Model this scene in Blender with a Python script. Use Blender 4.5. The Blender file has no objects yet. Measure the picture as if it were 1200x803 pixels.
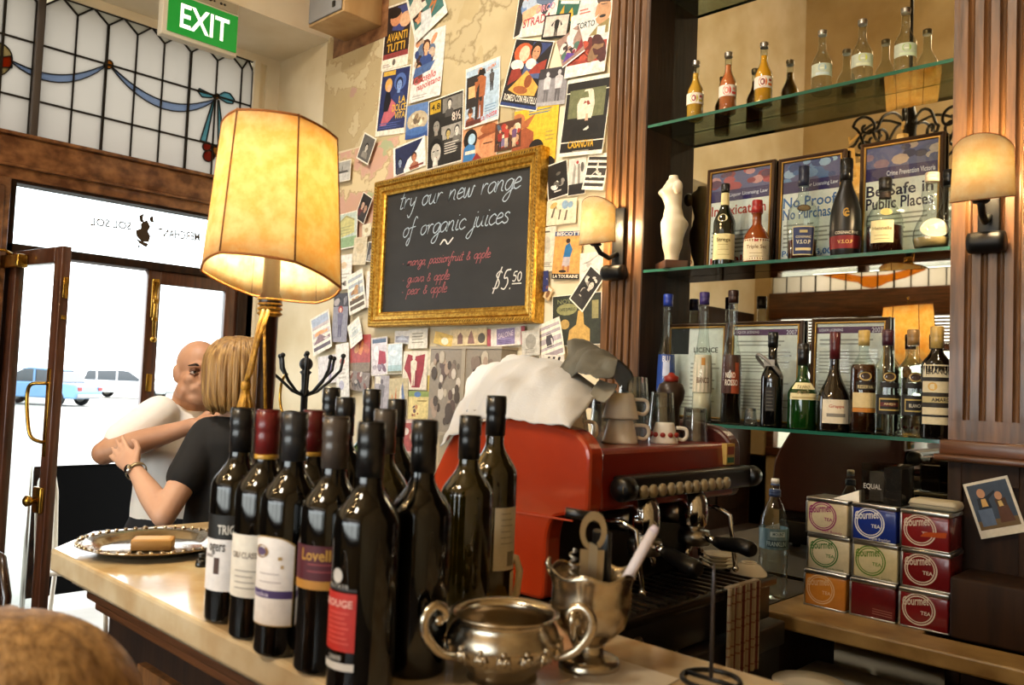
import bpy, bmesh, math, random
from mathutils import Vector, Matrix, noise
R = math.radians
PI = math.pi
rnd = random.Random(7)
S = bpy.context.scene
COL = S.collection

# ------------------------------------------------------------------ camera, sky, lights, exposure
CZ = 1.5                                   # eye height
F = 979.386                                # focal length in pixels of the 1200 px wide frame
_y, _p, _r = 2.33731944, 0.04901994, 0.04096623
FW = Vector((math.cos(_y)*math.cos(_p), math.sin(_y)*math.cos(_p), math.sin(_p)))
_rt = Vector((math.sin(_y), -math.cos(_y), 0))
_up = _rt.cross(FW)
RT = math.cos(_r)*_rt + math.sin(_r)*_up
UP = -math.sin(_r)*_rt + math.cos(_r)*_up
EYE = Vector((0, 0, CZ))
cd = bpy.data.cameras.new('camera')
cd.sensor_width = 36
cd.lens = F/1200*36
cd.clip_start = .05
cd.dof.use_dof = True
cd.dof.focus_distance = 3.0
cd.dof.aperture_fstop = 6.3
cam = bpy.data.objects.new('camera', cd)
COL.objects.link(cam)
cam.matrix_world = Matrix((( RT.x, UP.x, -FW.x, EYE.x), (RT.y, UP.y, -FW.y, EYE.y), (RT.z, UP.z, -FW.z, EYE.z), (0, 0, 0, 1)))
S.camera = cam

wd = bpy.data.worlds.new('sky')
S.world = wd
wd.use_nodes = True
wd.node_tree.nodes['Background'].inputs[0].default_value = (.93, .97, 1.0, 1)
wd.node_tree.nodes['Background'].inputs[1].default_value = 5.0
S.view_settings.view_transform = 'Standard'
S.view_settings.look = 'None'
S.view_settings.gamma = 1
S.view_settings.exposure = 0.1
S.cycles.max_bounces = 10
S.cycles.transparent_max_bounces = 24
S.cycles.sample_clamp_indirect = 6
S.cycles.caustics_reflective = False
S.cycles.caustics_refractive = False
S.cycles.blur_glossy = .5

def light(name, kind, loc, energy, col, size=.1, rot=None, sizey=None, spread=None):
    l = bpy.data.lights.new(name, kind)
    l.energy = energy
    l.color = col
    if kind == 'AREA':
        l.shape = 'RECTANGLE'
        l.size = size
        l.size_y = sizey or size
        if spread: l.spread = spread
    else:
        l.shadow_soft_size = size
    o = bpy.data.objects.new(name, l)
    o.location = loc
    if rot: o.rotation_euler = rot
    COL.objects.link(o)
    return o

# daylight coming in at the shop windows behind and beside the camera (just outside the glass)
light('daylight_street_front', 'AREA', (-1.6, -4.25, 2.2), 235, (1, .97, .93), 5.2, (R(90), 0, 0), 2.6)
pl_ = light('daylight_portal_entry', 'AREA', (-5.0, 1.88, 1.75), 1, (1, 1, 1), 1.4, (0, R(-90), 0), 3.4)
pl_.data.cycles.is_portal = True
pl_.rotation_euler = (0, R(-90), 0)
light('room_fill_light', 'POINT', (-1.2, -1.9, 4.4), 230, (1, .88, .70), .3)  # added fill without a fixture, brightens the upper walls and ceiling
sp_ = light('picture_wall_fill', 'SPOT', (-2.5, .2, 4.9), 470, (1, .94, .84), .12)  # added spot without a fixture, lifts the poster wall
sp_.data.spot_size = R(66); sp_.data.spot_blend = .8
sp_.rotation_euler = (Vector((-2.95, 2.7, 1.6))-Vector((-2.5, .2, 4.9))).to_track_quat('-Z', 'Y').to_euler()

# ------------------------------------------------------------------ geometry helpers
def ray(x, y):
    return RT*((x-600)/F) - UP*((y-401.5)/F) + FW
def on(x, y, ax, val):
    v = ray(x, y); i = 'xyz'.index(ax)
    return EYE + v*((val-EYE[i])/v[i])
def at(x, y, d):
    return EYE + ray(x, y)*d
def lin(c):
    c = c.lstrip('#')
    o = []
    for i in (0, 2, 4):
        s = int(c[i:i+2], 16)/255
        o.append(s/12.92 if s <= .04045 else ((s+.055)/1.055)**2.4)
    return (*o, 1)
def lerp(a, b, t): return a+(b-a)*t

def spl(p, n=5):
    """smooth curve through points"""
    P = [Vector(q) for q in p]; P = [2*P[0]-P[1]]+P+[2*P[-1]-P[-2]]; o = []
    for i in range(1, len(P)-2):
        a, b, c, d = P[i-1:i+3]
        for k in range(n):
            t = k/n; o.append(.5*((2*b)+(c-a)*t+(2*a-5*b+4*c-d)*t*t+(3*b-a-3*c+d)*t**3))
    return o+[P[-2]]

class MB:
    def __init__(s):
        s.bm = bmesh.new()
        s.cl = s.bm.loops.layers.float_color.new('Col')
        s.c = (1, 1, 1, 1)
        s.M = Matrix()
    def col(s, c): s.c = lin(c); return s
    def v(s, p): return s.bm.verts.new(s.M @ Vector(p))
    def f(s, vs, smooth=False):
        try: fa = s.bm.faces.new(vs)
        except ValueError: return None
        fa.smooth = smooth
        for l in fa.loops: l[s.cl] = s.c
        return fa
    def box(s, a, b, bev=0, M=None):
        x0, y0, z0 = a; x1, y1, z1 = b
        x0, x1 = min(x0, x1), max(x0, x1); y0, y1 = min(y0, y1), max(y0, y1); z0, z1 = min(z0, z1), max(z0, z1)
        if bev > 0:
            bev = min(bev, (x1-x0)*.45, (y1-y0)*.45, (z1-z0)*.45)
            return s.rbox(a, b, bev)
        vs = [s.v((x, y, z)) for z in (z0, z1) for x, y in ((x0, y0), (x1, y0), (x1, y1), (x0, y1))]
        for q in ((3, 2, 1, 0), (4, 5, 6, 7), (0, 1, 5, 4), (1, 2, 6, 5), (2, 3, 7, 6), (3, 0, 4, 7)): s.f([vs[i] for i in q])
        return s
    def rbox(s, a, b, bev, seg=2):
        t = bmesh.new()
        bmesh.ops.create_cube(t, size=1)
        for w in t.verts:
            w.co = Vector([(a[i]+b[i])/2 + w.co[i]*abs(b[i]-a[i]) for i in range(3)])
        bmesh.ops.bevel(t, geom=t.edges[:], offset=bev, segments=seg, affect='EDGES', profile=.5)
        s.merge(t, True)
        return s
    def merge(s, t, smooth=False):
        mp = {w: s.v(w.co) for w in t.verts}
        for fa in t.faces: s.f([mp[w] for w in fa.verts], smooth)
        t.free()
        return s
    def prism(s, pts, d, smooth=False):
        """closed polygon of 3-D points extruded by vector d"""
        d = Vector(d)
        A = [s.v(p) for p in pts]; B = [s.v(Vector(p)+d) for p in pts]
        n = len(pts)
        s.f(A[::-1]); s.f(B)
        for i in range(n): s.f((A[i], A[(i+1) % n], B[(i+1) % n], B[i]), smooth)
        return s
    def lathe(s, prof, seg=28, c=(0, 0, 0), smooth=True, closed=False, sy=1, a0=0, ax=None):
        c = Vector(c)
        Q = Matrix() if ax is None else Vector((0, 0, 1)).rotation_difference(Vector(ax)).to_matrix().to_4x4()
        rings = []
        for r, z in prof:
            if r < 1e-6: rings.append([s.v(c+(Q@Vector((0, 0, z))))])
            else: rings.append([s.v(c+(Q@Vector((r*math.cos(a0+2*PI*k/seg), sy*r*math.sin(a0+2*PI*k/seg), z)))) for k in range(seg)])
        for A, B in zip(rings, rings[1:]):
            for k in range(seg):
                k2 = (k+1) % seg
                if len(A) == 1 and len(B) == 1: continue
                if len(A) == 1: s.f((A[0], B[k2], B[k]), smooth)
                elif len(B) == 1: s.f((A[k], A[k2], B[0]), smooth)
                else: s.f((A[k], A[k2], B[k2], B[k]), smooth)
        if not closed:
            if len(rings[0]) > 1: s.f(rings[0][::-1])
            if len(rings[-1]) > 1: s.f(rings[-1])
        return s
    def tube(s, pts, r, seg=8, cap=True, smooth=True, flat=1):
        pts = [Vector(p) for p in pts]
        n = len(pts)
        rr = r if isinstance(r, (list, tuple)) else [r]*n
        rings = []
        prev = None
        for i, p in enumerate(pts):
            t = (pts[min(i+1, n-1)]-pts[max(i-1, 0)]).normalized()
            if prev is None:
                u = t.orthogonal().normalized()
            else:
                u = (prev - t*prev.dot(t)).normalized()
            prev = u
            w = t.cross(u)
            rings.append([s.v(p + (u*math.cos(2*PI*k/seg)+w*math.sin(2*PI*k/seg)*flat)*rr[i]) for k in range(seg)])
        for A, B in zip(rings, rings[1:]):
            for k in range(seg): s.f((A[k], A[(k+1) % seg], B[(k+1) % seg], B[k]), smooth)
        if cap: s.f(rings[0][::-1]); s.f(rings[-1])
        return s
    def ball(s, c, r, sc=(1, 1, 1), seg=16, rings=10):
        t = bmesh.new()
        bmesh.ops.create_uvsphere(t, u_segments=seg, v_segments=rings, radius=r)
        for w in t.verts: w.co = Vector((w.co.x*sc[0], w.co.y*sc[1], w.co.z*sc[2]))+Vector(c)
        return s.merge(t, True)
    def grid(s, fn, nu, nv, smooth=True, closeu=False):
        V = [[s.v(fn(i/nu, j/nv)) for j in range(nv+1)] for i in range(nu if closeu else nu+1)]
        m = len(V)
        for i in range(nu):
            for j in range(nv): s.f((V[i][j], V[(i+1) % m][j], V[(i+1) % m][j+1], V[i][j+1]), smooth)
        return s
    def build(s, name, mat, parent=None, loc=None, rz=0, kind=None, label=None, solid=0, recalc=True, bevel=0):
        if recalc: bmesh.ops.recalc_face_normals(s.bm, faces=s.bm.faces[:])
        me = bpy.data.meshes.new(name)
        s.bm.to_mesh(me); s.bm.free()
        me.materials.append(mat)
        o = bpy.data.objects.new(name, me)
        COL.objects.link(o)
        if parent: o.parent = parent
        if loc is not None: o.location = loc
        if rz: o.rotation_euler.z = rz
        if kind: o['kind'] = kind
        if label: o['label'] = label
        if solid:
            m = o.modifiers.new('solid', 'SOLIDIFY'); m.thickness = solid; m.offset = 0
        if bevel:
            m = o.modifiers.new('bevel', 'BEVEL'); m.width = bevel; m.segments = 2; m.limit_method = 'ANGLE'
        return o

def tag(o, label, cat, group=None):
    o['label'] = label; o['category'] = cat
    if group: o['group'] = group
    return o
def thing(name, label, cat, loc=(0, 0, 0), rz=0, group=None):
    o = bpy.data.objects.new(name, None)
    o.empty_display_size = .05
    COL.objects.link(o)
    o.location = loc; o.rotation_euler.z = rz
    return tag(o, label, cat, group)
def struct(name, mb, mat, **k):
    return mb.build(name, mat, kind='structure', **k)
def shell(name):
    o = bpy.data.objects.new(name, None); COL.objects.link(o); o['kind'] = 'structure'
    return o
def copy_thing(o, loc, rz=None, label=None):
    c = o.copy(); COL.objects.link(c); c.location = loc
    if rz is not None: c.rotation_euler.z = rz
    if label: c['label'] = label
    for ch in o.children:
        d = ch.copy(); COL.objects.link(d); d.parent = c
        for g in ch.children:
            e = g.copy(); COL.objects.link(e); e.parent = d
    return c
def copy_piece(o, loc, parent):
    c = o.copy(); COL.objects.link(c); c.parent = parent; c.location = loc
    return c

# ------------------------------------------------------------------ text
_tc = {}
def text_tris(txt, bold=False):
    """flat letters as (verts2d, faces), cap height about 0.7, starting at x=0"""
    if txt in _tc: return _tc[txt]
    cu = bpy.data.curves.new('t', 'FONT'); cu.body = txt; cu.resolution_u = 2
    cu.fill_mode = 'FRONT'
    if bold: cu.offset = .018
    o = bpy.data.objects.new('t', cu); COL.objects.link(o)
    dg = bpy.context.evaluated_depsgraph_get()
    me = bpy.data.meshes.new_from_object(o.evaluated_get(dg))
    V = [(w.co.x, w.co.y) for w in me.vertices]; Fc = [tuple(p.vertices) for p in me.polygons]
    bpy.data.objects.remove(o); bpy.data.curves.remove(cu); bpy.data.meshes.remove(me)
    x0 = min(a for a, b in V); x1 = max(a for a, b in V)
    y0 = min(b for a, b in V); y1 = max(b for a, b in V)
    V = [((a-x0)/(x1-x0), (b-y0)/(y1-y0)) for a, b in V]
    _tc[txt] = (V, Fc, (x1-x0)/(y1-y0))
    return _tc[txt]
def put_text(mb, txt, fn, bold=False):
    """fn maps unit (u, v) of the text's bounding box to 3-D"""
    V, Fc, asp = text_tris(txt, bold)
    vs = [mb.v(fn(a, b)) for a, b in V]
    for q in Fc: mb.f([vs[i] for i in q])

# ------------------------------------------------------------------ materials
def newmat(name):
    m = bpy.data.materials.new(name); m.use_nodes = True
    n = m.node_tree.nodes; l = m.node_tree.links
    return m, n, l, n['Principled BSDF']
def mat(name, c, rough=.5, metal=0, c2=None, scale=20, bump=0, bscale=None, coat=0, stretch=None, spec=.5, detail=4, lo=.35, hi=.65, sheen=0, sub=0):
    m, n, l, b = newmat(name)
    b.inputs['Base Color'].default_value = lin(c)
    b.inputs['Roughness'].default_value = rough
    b.inputs['Metallic'].default_value = metal
    b.inputs['Coat Weight'].default_value = coat
    b.inputs['Coat Roughness'].default_value = .06
    b.inputs['Specular IOR Level'].default_value = spec
    if sheen: b.inputs['Sheen Weight'].default_value = sheen
    if sub:
        b.inputs['Subsurface Weight'].default_value = sub
        b.inputs['Subsurface Radius'].default_value = (.012, .005, .003)
        b.inputs['Subsurface Scale'].default_value = 1
    tc = n.new('ShaderNodeTexCoord'); mp = n.new('ShaderNodeMapping')
    l.new(tc.outputs['Object'], mp.inputs['Vector'])
    if stretch: mp.inputs['Scale'].default_value = stretch
    if c2:
        nz = n.new('ShaderNodeTexNoise'); nz.inputs['Scale'].default_value = scale; nz.inputs['Detail'].default_value = detail
        l.new(mp.outputs[0], nz.inputs['Vector'])
        rp = n.new('ShaderNodeValToRGB')
        rp.color_ramp.elements[0].color = lin(c); rp.color_ramp.elements[1].color = lin(c2)
        rp.color_ramp.elements[0].position = lo; rp.color_ramp.elements[1].position = hi
        l.new(nz.outputs['Fac'], rp.inputs['Fac']); l.new(rp.outputs[0], b.inputs['Base Color'])
    if bump:
        n2 = n.new('ShaderNodeTexNoise'); n2.inputs['Scale'].default_value = bscale or scale; n2.inputs['Detail'].default_value = 5
        l.new(mp.outputs[0], n2.inputs['Vector'])
        bp = n.new('ShaderNodeBump'); bp.inputs['Strength'].default_value = bump; bp.inputs['Distance'].default_value = .004
        l.new(n2.outputs['Fac'], bp.inputs['Height']); l.new(bp.outputs[0], b.inputs['Normal'])
    return m
def colmat(name, rough=.6, coat=0, spec=.4, grain=60, amt=.12):
    """printed surface: the flat print colours come with the mesh"""
    m, n, l, b = newmat(name)
    a = n.new('ShaderNodeVertexColor'); a.layer_name = 'Col'
    tc = n.new('ShaderNodeTexCoord'); nz = n.new('ShaderNodeTexNoise'); nz.inputs['Scale'].default_value = grain; nz.inputs['Detail'].default_value = 6; nz.inputs['Roughness'].default_value = .7
    l.new(tc.outputs['Object'], nz.inputs['Vector'])
    mr = n.new('ShaderNodeMapRange'); mr.inputs['From Min'].default_value = .25; mr.inputs['From Max'].default_value = .75; mr.inputs['To Min'].default_value = 1-amt; mr.inputs['To Max'].default_value = 1+amt
    l.new(nz.outputs['Fac'], mr.inputs['Value'])
    vm = n.new('ShaderNodeVectorMath'); vm.operation = 'SCALE'; l.new(a.outputs[0], vm.inputs[0]); l.new(mr.outputs[0], vm.inputs['Scale'])
    l.new(vm.outputs[0], b.inputs['Base Color'])
    b.inputs['Roughness'].default_value = rough; b.inputs['Coat Weight'].default_value = coat
    b.inputs['Specular IOR Level'].default_value = spec
    return m
def glassmat(name, c='ffffff', rough=0, ior=1.45):
    m, n, l, b = newmat(name)
    b.inputs['Base Color'].default_value = lin(c); b.inputs['Roughness'].default_value = rough
    b.inputs['IOR'].default_value = ior; b.inputs['Transmission Weight'].default_value = 1
    return m
def panemat(name, tint='ffffff', refl=1.0, ior=1.5, rough=0.0, diff=0, dcol='ffffff'):
    """thin sheet glass: straight-through transmission with Fresnel reflection, optionally milky"""
    m, n, l, b = newmat(name)
    out = n['Material Output']
    tr = n.new('ShaderNodeBsdfTransparent'); tr.inputs[0].default_value = lin(tint)
    gl = n.new('ShaderNodeBsdfGlossy'); gl.inputs['Roughness'].default_value = rough
    lw = n.new('ShaderNodeLayerWeight'); lw.inputs[0].default_value = .5        # facing term, same from both sides
    pw = n.new('ShaderNodeMath'); pw.operation = 'POWER'; pw.inputs[1].default_value = 4.5
    l.new(lw.outputs['Facing'], pw.inputs[0])
    ma = n.new('ShaderNodeMath'); ma.operation = 'MULTIPLY_ADD'; ma.inputs[1].default_value = .8; ma.inputs[2].default_value = .04
    l.new(pw.outputs[0], ma.inputs[0])
    ml = n.new('ShaderNodeMath'); ml.operation = 'MULTIPLY'; ml.inputs[1].default_value = refl; ml.use_clamp = True
    l.new(ma.outputs[0], ml.inputs[0])
    mx = n.new('ShaderNodeMixShader')
    base = tr
    if diff:
        td = n.new('ShaderNodeBsdfTranslucent'); td.inputs[0].default_value = lin(dcol)
        m2 = n.new('ShaderNodeMixShader'); m2.inputs[0].default_value = diff
        l.new(tr.outputs[0], m2.inputs[1]); l.new(td.outputs[0], m2.inputs[2]); base = m2
    l.new(ml.outputs[0], mx.inputs[0]); l.new(base.outputs[0], mx.inputs[1]); l.new(gl.outputs[0], mx.inputs[2])
    l.new(mx.outputs[0], out.inputs[0])
    return m
def shademat(name, c, c2, scale, tr=.55, rough=.7):
    """parchment lamp shade: lets the bulb's light through"""
    m, n, l, b = newmat(name)
    out = n['Material Output']
    tc = n.new('ShaderNodeTexCoord')
    nz = n.new('ShaderNodeTexNoise'); nz.inputs['Scale'].default_value = scale; nz.inputs['Detail'].default_value = 6; nz.inputs['Roughness'].default_value = .65
    l.new(tc.outputs['Object'], nz.inputs['Vector'])
    rp = n.new('ShaderNodeValToRGB')
    rp.color_ramp.elements[0].color = lin(c); rp.color_ramp.elements[1].color = lin(c2)
    rp.color_ramp.elements[0].position = .38; rp.color_ramp.elements[1].position = .62
    l.new(nz.outputs['Fac'], rp.inputs['Fac'])
    df = n.new('ShaderNodeBsdfDiffuse'); td = n.new('ShaderNodeBsdfTranslucent')
    l.new(rp.outputs[0], df.inputs[0]); l.new(rp.outputs[0], td.inputs[0])
    mx = n.new('ShaderNodeMixShader'); mx.inputs[0].default_value = tr
    l.new(df.outputs[0], mx.inputs[1]); l.new(td.outputs[0], mx.inputs[2]); l.new(mx.outputs[0], out.inputs[0])
    return m
def emat(name, c, s):
    m, n, l, b = newmat(name)
    b.inputs['Base Color'].default_value = lin(c)
    b.inputs['Emission Color'].default_value = lin(c); b.inputs['Emission Strength'].default_value = s
    return m

PRINT = colmat('printed_paper', .55)
POSTER = colmat('poster_print', .5, grain=42, amt=.38)
GPRINT = colmat('printed_gloss', .25, .3)
WOOD = mat('brown_oak', '4a3019', .38, c2='77502c', scale=9, stretch=(6, 6, .55), bump=.25, bscale=14, coat=.15, detail=6)
WOODH = mat('brown_oak_rail', '45260f', .38, c2='6b3f20', scale=9, stretch=(.55, 6, 6), bump=.25, bscale=14, coat=.15, detail=6)
DARKW = mat('dark_stained_wood', '20130b', .6, c2='301d10', scale=8, stretch=(5, 5, .6), bump=.2, bscale=14, spec=.2)
BURL = mat('figured_veneer', '552f17', .35, c2='a07048', scale=13, stretch=(1, 1, 1.3), bump=.15, bscale=30, coat=.25, detail=8, lo=.36, hi=.72)
IRON = mat('black_iron', '0c0b0b', .45, .3, bump=.15, bscale=60)
CHROME = mat('chrome', 'd8d6d2', .08, 1)
STEEL = mat('steel', 'b8b5ae', .28, 1)
BRASS = mat('brass', 'b28a3c', .25, 1)
GOLD = mat('gilt', 'a87520', .33, .85, c2='e0b350', scale=70, bump=.5, bscale=120)
BLACKP = mat('black_plastic', '0b0b0c', .3)
WHITEC = mat('white_china', 'eee7d8', .15, coat=.4)
CLEAR = glassmat('clear_glass', 'f6faf8')
PANE = panemat('window_glass', 'f4f8f8')
SHELFG = panemat('shelf_glass', 'd8e4de', 2.2)
SHELFE = mat('green_glass_edge', '1f5a4a', .15, coat=.5)
TUMB = panemat('tumbler_glass', 'dfe5e3', 4.5, diff=.22, dcol='e4e8e4')
PAPER = mat('white_paper', 'eae6da', .7)
# ------------------------------------------------------------------ the room
XE, YB, YF, XR = -4.75, 2.70, -3.9, 2.2          # entry wall, poster wall, street front behind the camera, right wall
ZC = 6.2
plaster = mat('cream_plaster', 'e2d5b8', .8, c2='cdbb95', scale=2.2, bump=.1, bscale=30)
tan = mat('tan_stained_plaster', 'c9b48c', .85, c2='a48a5e', scale=1.6, bump=.2, bscale=25, detail=9, lo=.3, hi=.75)
white_pl = mat('white_plaster', 'efe6d2', .8, c2='e2d6bb', scale=3)
floor_m = mat('worn_dark_floor', '3a3230', .35, c2='5a4e48', scale=3, bump=.1)
street_m = mat('pale_pavement', 'b9b5ac', .9, c2='9d9a92', scale=1.5)

struct('floor', MB().box((XE-.2, YF-.2, -.1), (XR+.2, YB+.2, 0)), floor_m)
struct('ceiling', MB().box((XE-.2, YF-.2, ZC), (XR+.2, YB+.2, ZC+.1)), tan)
struct('wall_back', MB().box((XE-.2, YB, 0), (XR+.2, YB+.15, ZC)), plaster)
struct('wall_right', MB().box((XR, YF, 0), (XR+.2, YB, ZC)), tan)
w = MB()
w.box((XE-.2, 2.61, 0), (XE, YB, 3.486)); w.box((XE-.19, 2.525, 2.66), (XE-.01, 2.61, 3.436)); w.box((XE-.2, .3, 3.436), (XE, 2.61, 3.486));  w.box((XE-.2, YF, 2.43), (XE, .3, 3.486))
w.box((XE-.2, YF, 3.486), (XE, YB, ZC))
struct('wall_left', w, white_pl)
w = MB(); w.box((XE-.2, YF, 0), (XE, .98, 2.43))
for k in range(6): w.box((XE, YF+.1+k*.8, .2), (XE+.02, YF+.75+k*.8, 2.2), .004)
struct('wall_left_panelling', w, DARKW)
struct('trim_1', MB().box((XE, YF, 3.486), (-4.2, YB, ZC)), white_pl)                 # the lowered soffit over the entry
w = MB()
w.box((XE, YF-.2, 0), (XR, YF, .8)); w.box((XE, YF-.2, 3.5), (XR, YF, ZC)); w.box((XE-.2, YF-.2, 0), (-4.55, YF, 3.5)); w.box((1.6, YF-.2, .8), (XR+.2, YF, 3.5))
struct('wall_front', w, tan)
struct('trim_2', MB().box((-4.15, YB-.004, 3.36), (on(456, 6, 'y', YB).x, YB, 4.3), .001), BURL)
struct('trim_3', MB().box((XE-.02, 2.52, 2.66), (XE+.015, 2.56, 3.44)).box((XE-.02, 2.56, 0), (XE+.01, 2.62, 2.43)), white_pl)

# entry: beam, pilaster, jambs, transom
b = MB()
b.box((XE-.18, .3, 2.5), (XE+.03, 2.62, 2.645), .008); b.box((XE-.18, .3, 2.43), (XE+.012, 2.62, 2.5), .004); b.box((XE-.18, .3, 2.645), (XE+.05, 2.62, 2.664), .006)
b.box((XE+.0, .3, 2.488), (XE+.04, 2.62, 2.503), .004)
struct('trim_4', b, BURL)
b = MB(); b.box((XE-.1, 1.0, 0), (XE+.06, 1.225, 2.43), .008); b.box((XE+.05, 1.03, .1), (XE+.075, 1.195, 2.38), .006)
struct('trim_5', b, BURL)
d1 = shell('door_1')                                 # frame of the whole doorway
fr = MB()
for y0, y1 in ((1.225, 1.262), (2.50, 2.60)): fr.box((XE-.12, y0, 0), (XE+.01, y1, 2.43), .004)
fr.box((XE-.12, 1.225, 2.06), (XE+.01, 2.6, 2.105), .004); fr.box((XE-.10, 1.262, 2.415), (XE, 2.5, 2.43))
fr.build('frame', DARKW, d1, kind='structure')
MB().box((XE-.055, 1.262, 2.105), (XE-.049, 2.5, 2.415)).build('pane', PANE, d1, kind='structure')
# painted mirror-written name and emblem on the transom glass, read from the street
ink = mat('brown_paint', '3b2c1c', .6); pale_ink = mat('pale_gold_paint', '55482f', .6)
e = MB()
def tp(px, py): return on(px, py, 'x', XE-.046)
def blob(mb, pts, d=(.003, 0, 0)): mb.prism([tp(*q) for q in pts], d)
blob(e, [(163, 253), (169, 250), (167, 256), (169, 261), (164, 260)])
blob(e, [(175, 255), (179, 253), (180, 261), (176, 260)])
blob(e, [(165, 262), (172, 258), (176, 266), (173, 271), (176, 277), (174, 284), (166, 283), (160, 277), (159, 270), (165, 268)])
blob(e, [(157, 276), (162, 281), (174, 286), (171, 290), (163, 285)])
blob(e, [(161, 288), (164, 288), (163, 292)])
e.build('emblem', ink, d1, kind='structure')
e = MB()
P0, P1, P2 = tp(154, 260.5), tp(154, 270), tp(106, 254.5)
put_text(e, 'SOL SOL', lambda u, v: P1+(P0-P1)*v+(P2-P0)*u, True)
P0, P1, P2 = tp(234, 273), tp(234, 283), tp(185, 267)
put_text(e, 'MERCHANT', lambda u, v: P1+(P0-P1)*v+(P2-P0)*u, True)
e.build('lettering', pale_ink, d1, kind='structure')

def leaf(name, w_, h_, stile, mat_):
    """glazed door leaf in its own X-Z plane, hinge at x=0"""
    r = shell(name)
    m = MB(); t = .022
    m.box((0, -t, 0), (stile, t, h_), .004); m.box((w_-stile, -t, 0), (w_, t, h_), .004)
    m.box((stile, -t, h_-.075), (w_-stile, t, h_), .004); m.box((stile, -t, 0), (w_-stile, t, .22), .004)
    m.build('frame', mat_, r, kind='structure')
    MB().box((stile-.005, -.003, .2), (w_-stile+.005, .003, h_-.07)).build('pane', PANE, r, kind='structure')
    return r
door_wood = mat('worn_brown_door', '3b2115', .3, c2='5c3623', scale=8, stretch=(6, 6, .5), bump=.15, coat=.3)
# leaf standing open into the room
hinge = Vector((XE+.02, 1.27, .012)); tip = at(79, 291, 3.92); v = tip-hinge
d2 = leaf('door_2', Vector((v.x, v.y, 0)).length, 2.045, .07, door_wood)
d2.location = hinge; d2.rotation_euler.z = math.atan2(v.y, v.x)
LW = Vector((v.x, v.y, 0)).length
# handle and lock on the face seen from the bar side
for sgn in (-1,):
    h = MB(); y = sgn*.022
    h.tube(spl([(LW-.045, y, 1.40), (LW-.045, y+sgn*.02, 1.40), (LW-.085, y+sgn*.055, 1.395), (LW-.11, y+sgn*.06, 1.36), (LW-.105, y+sgn*.06, 1.28), (LW-.07, y+sgn*.055, 1.16), (LW-.045, y+sgn*.02, 1.13), (LW-.045, y, 1.13)]), .0085, 10)
    h.build('handle', BRASS, d2, kind='structure')
    h = MB(); h.box((LW-.06, y-.004, 1.06), (LW-.03, y+.004, 1.47), .002); h.build('back_plate', BRASS, d2, kind='structure')
    h = MB(); h.box((LW-.09, y-.02, .80), (LW-.012, y+.0, .92), .006); h.lathe([(.0, 0), (.012, 0), (.012, .02), (.024, .028), (.026, .045), (.015, .055), (0, .057)], 16, (LW-.05, y-.018, .86), ax=(0, -1, 0))
    h.build('lock', BRASS, d2, kind='structure')
# closer on the leaf's top and bolts on its edge
h = MB(); h.box((.02, -.075, 1.955), (.20, -.022, 2.02), .008); h.tube([(.1, -.05, 2.02), (.12, -.1, 2.035), (.04, -.16, 2.035)], .008, 8)
h.build('closer', BRASS, d2, kind='structure')
h = MB(); h.box((LW-.0, -.012, 1.80), (LW+.012, .012, 1.9), .003); h.box((LW, -.01, 1.70), (LW+.01, .01, 1.72), .002); h.build('bolt', BRASS, d2, kind='structure')
# fixed leaf
d3 = leaf('door_3', 2.50-1.955, 2.05, .075, door_wood)
d3.location = (XE-.03, 1.955, .01); d3.rotation_euler.z = R(90)
h = MB(); h.box((.018, -.045, 1.78), (.058, -.022, 2.0), .004); h.tube([(.038, -.05, 1.98), (.038, -.05, 1.66)], .011, 10); h.ball((.038, -.05, 1.655), .018); h.box((.022, -.062, 1.86), (.054, -.04, 1.885), .003); h.box((.022, -.062, 1.76), (.054, -.04, 1.78), .003)
h.build('bolt', BRASS, d3, kind='structure')
h = MB(); h.box((.022, -.03, 1.36), (.055, -.022, 1.46), .004); h.build('strike_plate', BRASS, d3, kind='structure')

# leaded window over the entry
PW = panemat('frosted_white_glass', '8a8885', .5, rough=.15, diff=.8, dcol='bab4ab')
PT = panemat('hammered_glass', 'aaa69c', .5, rough=.3, diff=.8, dcol='aaa59a')
GBLUE = panemat('blue_glass', 'c4d4ee', .3, rough=.1, diff=.2, dcol='c0d0ee')
GTEAL = panemat('teal_glass', 'a4d6e2', .3, rough=.1, diff=.2, dcol='a0d0e0')
GAMB = panemat('amber_glass', 'e8b060', .4, rough=.1, diff=.25, dcol='e8b050')
GRED = panemat('red_glass', 'b86050', .4, rough=.1, diff=.25, dcol='b85848')
GORG = panemat('orange_glass', 'e07a40', .4, rough=.1, diff=.25, dcol='e07838')
GCREAM = panemat('straw_glass', 'e0d4b0', .4, rough=.1, diff=.25, dcol='e0d0a8')
LEAD = mat('lead_came', '17140f', .5, .3)
def pane_poly(root, pts, m, ax='x', pos=0, t=.004):
    k = [(pos, a, b) for a, b in pts] if ax == 'x' else [(a, pos, b) for a, b in pts]
    return MB().prism(k, (t, 0, 0) if ax == 'x' else (0, t, 0)).build('pane', m, root, kind='structure')
win = shell('window_1')
XG = XE-.02
cols = [1.34, 1.499, 1.657, 1.815, 1.968, 2.125, 2.290, 2.45]
lead = MB()
def bar(mb, p, q, w_=.009, ax='x', pos=XG, d=.007):
    p = Vector(p); q = Vector(q); n = (q-p).normalized(); n = Vector((-n.y, n.x))*w_/2
    k = [p+n, p-n, q-n, q+n]
    if ax == 'x': mb.prism([(pos-d, c.x, c.y) for c in k], (2*d+.004, 0, 0))
    else: mb.prism([(c.x, pos-d, c.y) for c in k], (0, 2*d+.004, 0))
Z0, Z1, Z2, Z3, Z4 = 2.662, 2.858, 3.155, 3.37, 3.438
cols2 = [.36, .52, .68, .84, 1.0, 1.158, 1.30]
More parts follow.
